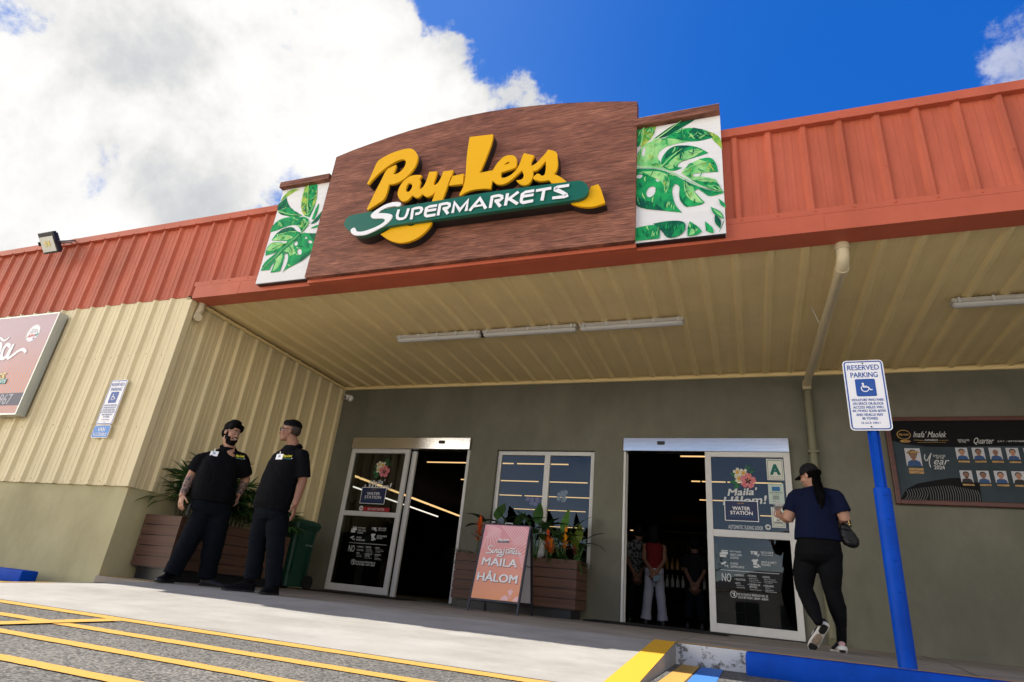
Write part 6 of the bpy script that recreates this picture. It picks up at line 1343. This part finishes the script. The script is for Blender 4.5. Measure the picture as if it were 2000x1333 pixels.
def tat(c):
    for a,w_ in((eR,wR),(eL,wL)):
        ax=w_-a; t=(c-a).dot(ax)/ax.length_squared
        if .22<t<.97 and (c-(a+ax*t)).length<.075: return 1
    return 0
body,_=remesh(b,'body',[SKIN1,INKT],m1,.0048,4,None,tat)
eyes(m1,H1,X,hf,U_h,1.03); specs(m1,H1,GLF2)
mb=MB(); mb.tube([H1(-.026,.083,-.062),H1(-.015,.094,-.069),H1(0,.0985,-.071),H1(.015,.094,-.069),H1(.026,.083,-.062)],[.002,.0052,.006,.0052,.002],10); mb.build('teeth',TOOTH,m1,smooth=True)
mb=MB(); mb.tube([H1(-.027,.080,-.065),H1(-.015,.093,-.0775),H1(0,.0975,-.081),H1(.015,.093,-.0775),H1(.027,.080,-.065)],[.002,.0045,.005,.0045,.002],8); mb.build('lower_lip',LIP,m1,smooth=True)
mb=MB(); e=lambda x,y,z,a,bb,c_:mb.ell(H1(x,y,z),X*a,hf*bb,U_h*c_,18,10)
e(0,-.022,.050,.092,.100,.082); e(0,-.07,-.01,.070,.052,.078); e(.03,.066,.072,.045,.030,.030); e(-.03,.062,.074,.045,.032,.030); e(.0,.070,.062,.05,.026,.022); e(.062,.035,.055,.026,.045,.045); e(-.062,.035,.055,.026,.045,.045); e(.072,-.02,.02,.016,.03,.05); e(-.072,-.02,.02,.016,.03,.05); e(0,.0,.115,.06,.07,.03)
remesh(mb,'hair',HAIR,m1,.0055,6,wrinkle(.004,95,22))
mb=MB(); e(0,.066,-.119,.044,.036,.028); e(0,.082,-.099,.028,.014,.011); e(0,.035,-.110,.060,.046,.034)
for s in(-1,1): e(s*.048,.040,-.082,.020,.034,.030); e(s*.062,.014,-.052,.010,.020,.044); mb.limb([H1(s*.004,.101,-.059),H1(s*.02,.097,-.061),H1(s*.033,.082,-.078)],[.005,.006,.006],8)
remesh(mb,'beard',HAIR,m1,.0045,6,wrinkle(.0025,110,90))
mb=MB()
ringset(mb,[(P(414,983,0),.232,.175,.02),(P(415,972),.235,.18,.03),(P(418,950),.232,.178,.05),(P(424,925),.220,.165,.04),(P(430,906),.208,.148,.03),(P(434,895),.175,.125,.01),(P(440,883),.105,.095,0),(P(445,875),.072,.078,0)],lat,fw)
for s_,e_ in((sR,eR),(sL,eL)):
    k=s_.lerp(e_,.82); dd=(e_-s_).normalized(); mb.tube([s_-dd*.03,s_,s_.lerp(e_,.4),k],[.070,.086,.088,.090],18)
mb.limb([P(441,886),sR],[.072,.082]); mb.limb([P(441,886),sL],[.072,.082])
sh,bv=remesh(mb,'polo_shirt',SHIRT,m1,.0075,5,folds(.014,.006,1))
collar(m1,P(446,877,.0),lat,fw,.076,.088)
chest_logo(bv,469,892,m1); h,n=hitpx(bv,419,887); badge(h,n,None,'white name badge clipped to the bearded man\'s chest')
mb=MB(); hp=P(413,985,0)
ringset(mb,[(P(412,1010),.17,.145,0),(P(412,1000),.215,.165,0),(P(413,985),.222,.168,0),(P(414,972),.215,.165,0)],lat,fw)
kR,aR=P(366,1062,.05),P(334,1123,.06); kL,aL=P(417,1062,.03),P(404,1130,.0)
mb.tube([P(400,996),P(384,1030,.03),kR,P(348,1098,.05),aR],[.125,.122,.108,.098,.098],20); mb.tube([P(430,998),P(424,1030,.02),kL,P(409,1100,.01),aL],[.125,.122,.110,.100,.098],20)
remesh(mb,'trousers',PANTS,m1,.008,4,folds(.012,.008,4,2))
fz=fl(-3.1)
shoe(m1,aR-A.t*.05+A.r*.01,aR+A.t*.20-A.r*.10,fz,.105,SHOE,RUBBER); shoe(m1,aL-A.r*.045,aL+A.r*.215+A.t*.10,fz,.105,SHOE,RUBBER)
mb=MB(); q=P(372,985,.06); mb.tube([q,q+V((0,0,-.06)),q+V((.01,-.01,-.12))],.012,8); mb.build('key_holder',BLACK,m1)

# ---- the taller man in profile
A=Fig(515,1154,-3.22); P=A.P
m2=thing('person','person with cropped hair and glasses in black polo shirt, in profile facing left','person',A.b)
fw=A.f(-48); lat=V((-fw.y,fw.x,0)); lat=lat if lat.dot(A.r)>0 else -lat
hf=A.f(-97); hu=(V((0,0,1))+A.r*.02).normalized(); hc=P(567.5,841.5,.0)
b=MB(); X,U_h,H2=head(b,hc,hf,hu,1.0)
b.limb([P(572,880,0),P(573,868,0),H2(0,-.024,-.075)],[.072,.062,.056])
sL,sR=P(590,891,.13),P(549,893,-.13); eL,eR=P(591,939,.13),P(530,936,-.16); wL,wR=P(577,985,.20),P(533,972,-.10)
b.limb([sL,sL.lerp(eL,.5),eL,eL.lerp(wL,.25),wL],[.062,.056,.046,.047,.031]); b.limb([sR,eR,wR],[.062,.046,.031])
hand(b,wL,P(571,1022,.24)-wL,-A.r*.9-A.t*.25,-A.r*.25+A.t*.2-A.t*1.0*.0+fw*.9,.35,1.03); hand(b,wR,V((-.02,0,-1)),fw,A.r,.5,1.0)
b.limb([P(570,890),P(532,990)],[.09,.11]); b.limb([P(516,1004,-.04),P(504,1060,-.06),P(493,1125,-.05)],[.06,.045,.035]); b.limb([P(545,1004,.05),P(538,1060,.08),P(534,1136,.08)],[.06,.045,.035]); b.limb([sR,P(570,892),sL],[.06,.08,.06])
remesh(b,'body',[SKIN2],m2,.0048,4)
eyes(m2,H2,X,hf,U_h); specs(m2,H2,GLF,.022,.0024)
mb=MB(); mb.ell(H2(0,.0925,-.070),X*.018,hf*.0045,U_h*.006,12,8); mb.build('lips',mat('muted_lip',(.19,.085,.06),.5,.3),m2,smooth=True)
mb=MB(); e=lambda x,y,z,a,bb,c_:mb.ell(H2(x,y,z),X*a,hf*bb,U_h*c_,18,10)
e(0,-.016,.050,.079,.098,.076); e(0,-.045,.005,.076,.066,.070); e(0,.045,.075,.055,.045,.038)
remesh(mb,'hair',[HAIR,mat('cropped_hair',(.035,.022,.017),.6,.3,bump=.5,bs=200)],m2,.0055,2,wrinkle(.003,90,60),lambda c:1 if (c-hc).dot(U_h)<.035 else 0)
mb=MB()
ringset(mb,[(P(530,998,0),.205,.145,.0),(P(532,986),.205,.148,.02),(P(541,958),.202,.145,.03),(P(550,928),.205,.138,.02),(P(559,906),.208,.128,.015),(P(564,892),.19,.115,.01),(P(570,880),.11,.09,0),(P(572,872),.072,.075,0)],lat,fw)
for s_,e_ in((sR,eR),(sL,eL)):
    k=s_.lerp(e_,.90); dd=(e_-s_).normalized(); mb.tube([s_-dd*.03,s_,s_.lerp(e_,.4),k],[.064,.078,.081,.086],18)
mb.limb([P(568,887),sR],[.068,.074]); mb.limb([P(571,887),sL],[.068,.076])
sh,bv=remesh(mb,'polo_shirt',SHIRT,m2,.0075,5,folds(.014,.006,7))
collar(m2,P(572,873.5,.0),lat,fw,.074,.084)
chest_logo(bv,562,892,m2); h,n=hitpx(bv,547,893); badge(h,n,None,'white name badge hanging on the taller man\'s chest')
mb=MB()
ringset(mb,[(P(528,1018),.15,.125,0),(P(529,1008),.185,.14,0),(P(531,990),.19,.14,0),(P(533,975),.185,.14,0)],lat,fw)
kR,aR=P(504,1060,-.06),P(492,1132,-.05); kL,aL=P(538,1060,.08),P(534,1146,.08)
mb.tube([P(516,1006,-.04),P(510,1032,-.05),kR,P(497,1100,-.05),aR],[.112,.108,.094,.084,.086],20); mb.tube([P(545,1008,.05),P(541,1034,.06),kL,P(536,1108,.08),aL],[.112,.108,.094,.084,.086],20)
remesh(mb,'trousers',PANTS,m2,.008,4,folds(.012,.008,9,2))
fz=fl(-3.22)
shoe(m2,aR+A.r*.04,aR-A.r*.25+A.t*.03,fz,.105,mat('black_knit_shoe',(.004,.004,.005),.85,.1,bump=.4,bs=200),RUBBER); shoe(m2,aL+A.r*.03-A.t*.06,aL-A.r*.09+A.t*.21,fz,.108,MATS['black_knit_shoe'],RUBBER)

# ---- the woman walking in
A=Fig(1625,1268,-1.62); P=A.P
w1=thing('person','person in black cap, navy shirt and black leggings walking towards the right door','person',A.b)
fw=A.f(-152); lat=V((-fw.y,fw.x,0)); lat=lat if lat.dot(A.r)>0 else -lat
hf=(A.f(-118)+V((0,0,-.18))).normalized(); hu=V((0,0,1)); hc=P(1580.5,929,0)
b=MB(); X,U_h,H3=head(b,hc,hf,hu,.94)
b.limb([P(1592,960,0),P(1589,950,0),H3(0,-.025,-.075)],[.070,.058,.052])
sL,sR=P(1555,970,0),P(1632,972,.02); eL,eR=P(1539,1014,.03),P(1650,1014,.02); wL,wR=P(1525,1009,-.20),P(1634,1024,-.20)
b.limb([sL,sL.lerp(eL,.5),eL,eL.lerp(wL,.3),wL],[.05,.062,.054,.048,.030]); b.limb([sR,sR.lerp(eR,.5),eR,eR.lerp(wR,.3),wR],[.05,.062,.052,.046,.030])
hand(b,wL,P(1515,1000,-.27)-wL,A.r*.8-A.t*.2,V((0,0,1)),1.0,.92); hand(b,wR,P(1622,1024,-.28)-wR,V((0,0,-1)),-A.r,.7,.92)
b.limb([P(1592,965),P(1597,1085)],[.09,.12]); b.limb([P(1576,1090),P(1571,1150,.03),P(1586,1186,.17),P(1599,1214,.27)],[.06,.045,.04,.03]); b.limb([P(1620,1090),P(1625,1152,.02),P(1636,1188),P(1643,1240)],[.06,.045,.045,.03]); b.limb([sL,P(1592,974),sR],[.04,.07,.04])
remesh(b,'body',[SKIN1],w1,.0046,4)
mb=MB(); e=lambda x,y,z,a,bb,c_:mb.ell(H3(x,y,z),X*a,hf*bb,U_h*c_,18,10)
e(0,-.03,.01,.077,.078,.062); e(0,-.10,.005,.03,.035,.035)
pt=[H3(0,-.080,.01),P(1594,938,.09),P(1599,955,.115),P(1603,975,.12),P(1605,993,.115)]
mb.limb(pt,[.036,.042,.046,.040,.010])
for dx,r0,l in((-.022,.016,992),(.02,.014,986),(.0,.018,998)): mb.limb([P(1597,950,.12)+A.r*dx*.5,P(1602,970,.14)+A.r*dx,P(1605+dx*90,l,.12)+A.r*dx],[r0,r0,.004],8); remesh(mb,'hair',HAIR,w1,.006,2,wrinkle(.006,85,9))
mb=MB(); rings=[]
for zz,k in((-.002,1.0),(.03,1.0),(.06,.94),(.085,.80),(.105,.58),(.117,.30),(.120,.05)): rings.append([H3(.0835*k*math.cos(a),-.008+.102*k*math.sin(a),.012+zz) for a in [2*math.pi*i/24 for i in range(24)]])
mb.loft(rings); mb.ell(H3(0,-.008,.133),X*.008,hf*.008,U_h*.006,8,5)
bl=[]
for i in range(9):
    a=R(25+130*i/8); x,y=.083*math.cos(a),-.008+.100*math.sin(a); ext=.075*math.sin(math.pi*i/8)**.6; bl.append([H3(x,y,.020),H3(x*1.0,y+ext,.012-.018*(ext/.075)),H3(x,y+ext,.008-.018*(ext/.075)),H3(x,y,.013)])
mb.loft(bl); sh_auto(mb.build('cap',mat('black_cap_cloth',(.009,.009,.011),.85,.2,bump=.3,bs=200),w1),50)
mb=MB()
ringset(mb,[(P(1598,1057,0),.216,.178,0),(P(1597,1045),.212,.170,0),(P(1595,1025),.198,.152,0),(P(1594,1000),.19,.142,0),(P(1593,982),.19,.128,0),(P(1592,968),.165,.11,0),(P(1591,958),.10,.085,0),(P(1590,952),.066,.07,0)],lat,fw)
for s_,e_ in((sR,eR),(sL,eL)):
    k=s_.lerp(e_,.72); dd=(e_-s_).normalized(); mb.tube([s_-dd*.03,s_,s_.lerp(e_,.4),k],[.066,.082,.082,.084],18)
mb.limb([P(1591,963),sR],[.07,.078]); mb.limb([P(1591,963),sL],[.07,.078])
remesh(mb,'shirt',NAVY,w1,.0075,4,folds(.012,.007,3,1.6))
LEG=mat('black_stretch_cloth',(.004,.004,.005),.8,.1)
mb=MB()
ringset(mb,[(P(1598,1104),.13,.11,0),(P(1598,1098),.19,.15,0),(P(1598,1085),.216,.178,0),(P(1598,1060),.198,.160,0),(P(1598,1044),.175,.135,0)],lat,fw)
mb.limb([P(1576,1092),P(1570,1122,.02),P(1571,1150,.03),P(1586,1186,.17),P(1598,1214,.27)],[.113,.103,.078,.070,.043],20)
mb.limb([P(1620,1092),P(1622,1122,.02),P(1625,1152,.02),P(1636,1188,0),P(1643,1225,0),P(1644,1258,0)],[.115,.105,.078,.077,.046,.040],20)
remesh(mb,'leggings',LEG,w1,.008,14,wrinkle(.004,9,14,2))
TRW=mat('white_rubber',(.60,.58,.55),.5,.4,var=.06,vs=20); TRP=mat('pink_lining',(.55,.33,.33),.7,.3)
fz=fl(-1.62)
hl=P(1645,1268,.03); shoe(w1,hl+A.t*.03,hl-A.t*.20-A.r*.06,fz,.092,mat('dark_trainer_mesh',(.012,.012,.018),.8,.3),TRW,'trainer',.085)
mb=MB(); c=V((hl.x,hl.y,fz)); mb.ell(c+A.t*.035+V((0,0,.032)),A.r*.046,A.t*.035,V((0,0,.030)),16,10); mb.ell(c-A.t*.03-A.r*.01+V((0,0,.028)),A.r*.047,A.t*.08,V((0,0,.020)),16,10); mb.build('heel_shell',TRW,w1,smooth=True)
mb=MB(); mb.ell(c+A.t*.030+V((0,0,.072)),A.r*.030,A.t*.018,V((0,0,.02)),12,8); mb.build('heel_tab',TRP,w1,smooth=True)
mb=MB(); mb.ell(c+A.t*.062+V((0,0,.012)),A.r*.03,A.t*.012,V((0,0,.012)),12,8); mb.build('heel_patch',RUBBER,w1,smooth=True)
# lifted trainer: toe on the ground, sole towards the viewer
toe=P(1584,1261,.12); toe.z=fz+.01; hel=P(1611,1222,.24); ax=(toe-hel); L0=ax.length; ax.normalize(); sid=ax.cross(A.t).normalized(); nb=sid.cross(ax).normalized()
if nb.dot(A.t)<0: nb=-nb
if sid.dot(A.r)<0: sid=-sid
nb=(nb+A.r*.35-ax*ax.dot(A.r)*.35).normalized(); sid=ax.cross(nb).normalized(); sid=sid if sid.dot(A.r)>0 else -sid
def foot_ring(t,w_,a0,a1,n=14): 
    c=hel+ax*L0*t; return [c+sid*w_*math.cos(2*math.pi*i/n)+nb*((a0+a1)/2+(a1-a0)/2*math.sin(2*math.pi*i/n)) for i in range(n)]
mb=MB(); mb.loft([foot_ring(t,w_,-h_,.0) for t,w_,h_ in((-.10,.020,.05),(-.05,.034,.085),(.1,.038,.095),(.3,.038,.085),(.5,.042,.062),(.75,.045,.045),(.95,.036,.032),(1.06,.016,.02))]); mb.build('trainer',MATS['dark_trainer_mesh'],w1,smooth=True)
mb=MB(); mb.loft([foot_ring(t,w_,-.016,.018) for t,w_ in((-.12,.020),(-.07,.036),(.1,.043),(.35,.041),(.6,.047),(.8,.048),(.97,.038),(1.08,.015))]); mb.build('trainer_sole',TRW,w1,smooth=True)
mb=MB(); mb.loft([foot_ring(t,w_,.012,.0215) for t,w_ in((-.06,.014),(-.01,.026),(.12,.030),(.26,.026),(.31,.012))]); mb.build('sole_tread',RUBBER,w1,smooth=True); mb=MB(); mb.loft([foot_ring(t,w_,.012,.0215) for t,w_ in((.78,.030),(.86,.038),(.97,.032),(1.04,.012))]); mb.build('sole_tread',RUBBER,w1,smooth=True)
mb=MB(); mb.loft([foot_ring(t,w_,.012,.0205) for t,w_ in((.34,.012),(.42,.028),(.6,.034),(.72,.034),(.77,.02))]); mb.build('sole_middle',mat('tan_sole',(.30,.23,.17),.7,.3,var=.3,vs=60),w1,smooth=True)
mb=MB(); c0=hel+ax*L0*.52-sid*.043-nb*.03
mb.tube([c0-ax*.020+nb*.012,c0-nb*.002,c0+ax*.020+nb*.010],.003,6); mb.tube([c0-ax*.020-nb*.016,c0-nb*.004,c0+ax*.020-nb*.014],.003,6); mb.build('trainer_logo',TRW,w1)
# handbag on her right forearm, crumpled wrapper in her left hand
q=P(1655,1048,.0)
hb=thing('handbag','black slouchy handbag hanging from the walking woman\'s forearm','handbag',q-V((0,0,.11)))
mb=MB(); mb.ell(P(1657,1050,.0),A.r*.085,A.t*.055,V((0,0,.105))-A.r*.035,20,12); mb.ell(P(1650,1034,0),A.r*.05,A.t*.035,V((0,0,.05)),16,10); mb.ell(P(1662,1060,0),A.r*.075,A.t*.055,V((0,0,.055)),16,10)
remesh(mb,'bag_body',mat('black_leather_bag',(.006,.006,.007),.5,.3,bump=.3,bs=60),hb,.006,3,folds(.02,.010,5,3))
mb=MB(); mb.tube([P(1643,1030,.0),P(1650,1012,.03),P(1656,1008,.03),P(1660,1016,.02),P(1662,1030,0)],.007,8); mb.build('strap',BLACK,hb,smooth=True)
mb=MB()
for u,v in((1655.5,1015),(1657.5,1018.5),(1658,1022),(1660,1025)): mb.ell(P(u,v,.05),A.r*.009,A.t*.006,V((0,0,.008)),10,6)
mb.build('chain',mat('gold_chain',(.60,.42,.16),.25,.5,metal=.9),hb,smooth=True)
mb=MB(); c=P(1520,992,-.24); rr_=random.Random(4)
for k in range(16):
    d=V((rr_.uniform(-1,1),rr_.uniform(-.6,.6),rr_.uniform(-.6,1))).normalized(); p0=c+d*.012; s1=d.orthogonal().normalized(); mb.leaf(p0,d,s1,.055,.05,rr_.uniform(-1,1),.4,4,wide=.8)
o=mb.build('wrapper',mat('clear_crinkled_wrap',(.55,.55,.56),.15,.6)); recentre(o,c); tag(o,'crumpled clear wrapper held in the walking woman\'s left hand','wrapper')

# ---- shoppers in the dark store
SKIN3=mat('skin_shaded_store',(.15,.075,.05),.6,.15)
def shopper(u,v,y,label,top,bot,px_,hm=HAIR,back=True,flare=1.2,long_hair=True,sleeve=False):
    """px_: (head uv, shoulder v, hem v, half shoulder px, half hip px)"""
    A=Fig(u,v,y); A.b.z=.006; P=A.P; t_=thing('person',label,'person',A.b)
    hu_,hv,sv,mv,hs,hh_=px_
    fw=A.f(180 if back else 0); lat=A.r; c=P(hu_,hv); b=MB(); X,U_,Hh=head(b,c,fw,V((0,0,1)),.95)
    k=(P(u+10,sv)-P(u,sv)).length/10; sw=hs*k; hw=hh_*k
    b.limb([P(hu_,sv,0)+V((0,0,-.02)),Hh(0,-.02,-.07)],[.06,.05])
    for s in(-1,1):
        S0=P(u,sv)+A.r*s*sw*.86+V((0,0,-.05)); E=P(u,sv+(mv-sv)*.62)+A.r*s*(sw*.98); W=P(u+s*-1,mv+2)+A.r*s*(.06)+A.t*(.13 if back else -.12)
        b.limb([S0,S0.lerp(E,.5),E,E.lerp(W,.3),W],[.045,.042,.036,.036,.026]); hand(b,W,-A.r*s*.4+V((0,0,-1)),A.t,-A.r*s,.6,.9)
    b.limb([P(u,sv+6),P(u,mv+12)],[.09,.11])
    for s in(-1,1): b.limb([P(u,mv+10)+A.r*s*hw*.45,P(u,v)+A.r*s*hw*.8+V((0,0,.08))],[.06,.035])
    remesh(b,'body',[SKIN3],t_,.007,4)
    mb=MB(); mb.ell(Hh(0,-.02,.04),X*.088,fw*.10,V((0,0,.09)),16,10)
    if long_hair: mb.ell(Hh(0,-.06,-.05),X*.085,fw*.06,V((0,0,.15)),16,10)
    remesh(mb,'hair',hm,t_,.008,2)
    mb=MB(); ringset(mb,[(P(u,mv+2),hw*.96,.13,0),(P(u,mv-8),hw*.93,.125,0),(P(u,(sv+mv)/2),sw*.80,.115,0),(P(u,sv+7),sw*.95,.11,0),(P(u,sv+1),sw*.72,.09,0),(P(u,sv-3),.07,.07,0)],lat,fw)
    if sleeve:
        for s in(-1,1): S0=P(u,sv)+A.r*s*sw*.86+V((0,0,-.05)); E=P(u,sv+(mv-sv)*.62)+A.r*s*(sw*.98); mb.tube([S0+V((0,0,.035)),S0,S0.lerp(E,.8)],[.05,.084,.088],14)
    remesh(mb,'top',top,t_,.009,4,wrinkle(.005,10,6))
    mb=MB(); ringset(mb,[(P(u,mv+15),hw*.8,.11,0),(P(u,mv+6),hw,.135,0),(P(u,mv-4),hw*.9,.12,0)],lat,fw)
    for s in(-1,1):
        kx=P(u,(mv+v)/2)+A.r*s*hw*.62; an=P(u,v-3)+A.r*s*hw*.85; mb.tube([P(u,mv+8)+A.r*s*hw*.45,kx,kx.lerp(an,.6),an],[hw*.50,.066,.062,.066*flare],18)
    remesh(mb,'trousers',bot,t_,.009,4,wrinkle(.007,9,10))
    for s in(-1,1):
        a=P(u,v-3)+A.r*s*hw*.85; shoe(t_,a+A.t*.06*(1 if back else -1),a-A.t*.17*(1 if back else -1),.008,.09,SHOE,RUBBER)
    return A
A=shopper(1278,1215,.85,'long-haired person in red sleeveless top and white trousers inside the right entrance',mat('dimmed_red_cloth',(.09,.007,.008),.85,.1),mat('dimmed_white_cloth',(.26,.26,.31),.85,.1),(1277,1040,1062,1111,20,19))  # red and white cloth coloured darker to stand for the dim store
mb=MB(); c=A.P(1283,1130,.20); mb.bevbox(c,A.r*.05+V((0,0,.018)),A.t*.012,V((0,0,.036)),.004); o=mb.build('wallet',mat('blue_grey_leather',(.06,.11,.14),.5,.4)); recentre(o,c); tag(o,'blue grey wallet held behind the back of the shopper in white trousers','wallet')
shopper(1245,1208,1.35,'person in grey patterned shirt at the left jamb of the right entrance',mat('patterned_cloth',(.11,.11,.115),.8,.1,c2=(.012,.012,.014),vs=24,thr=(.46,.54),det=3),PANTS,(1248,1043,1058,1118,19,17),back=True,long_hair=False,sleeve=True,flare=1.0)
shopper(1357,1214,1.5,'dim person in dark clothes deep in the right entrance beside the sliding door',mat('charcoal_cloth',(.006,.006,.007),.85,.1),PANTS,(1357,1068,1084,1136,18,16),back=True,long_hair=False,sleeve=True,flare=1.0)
# a shelf with bottles in the store
sf=thing('display_shelf','dark display shelf with a few lit bottles deep inside the right entrance','shelf',(at(1335,1160,1,6.0).x,6.0,0)); c=at(1335,1128,1,6.0); mb=MB()
for z in(.4,.75,1.1): mb.box((c.x-1.1,5.9,z-.02),(c.x+1.2,6.3,z))
mb.box((c.x-1.12,5.9,0),(c.x-1.1,6.3,1.5)); mb.box((c.x+1.2,5.9,0),(c.x+1.22,6.3,1.5)); mb.build('shelves',DARK,sf)
AMB=[mat('amber_bottle',(.40,.20,.04),.25,.5),mat('pale_bottle',(.40,.40,.36),.25,.5)]
for r_,z,y_ in((0,1.1,5.98),(1,.75,5.98)):
    for k in range(9):
        mb=MB(); mb.lathe((c.x-.45+.11*k,y_,z),[(.034,0),(.036,.02),(.036,.14),(.014,.19),(.013,.24),(.015,.25),(0,.252)],(0,0,1),12); o=mb.build('bottle',AMB[r_],smooth=True); recentre(o,(c.x-.45+.11*k,y_,z)); tag(o,('amber bottle on the upper board of the dark display shelf','pale bottle on the middle board of the dark display shelf')[r_],'bottle',('amber bottles on the display shelf','pale bottles on the display shelf')[r_])
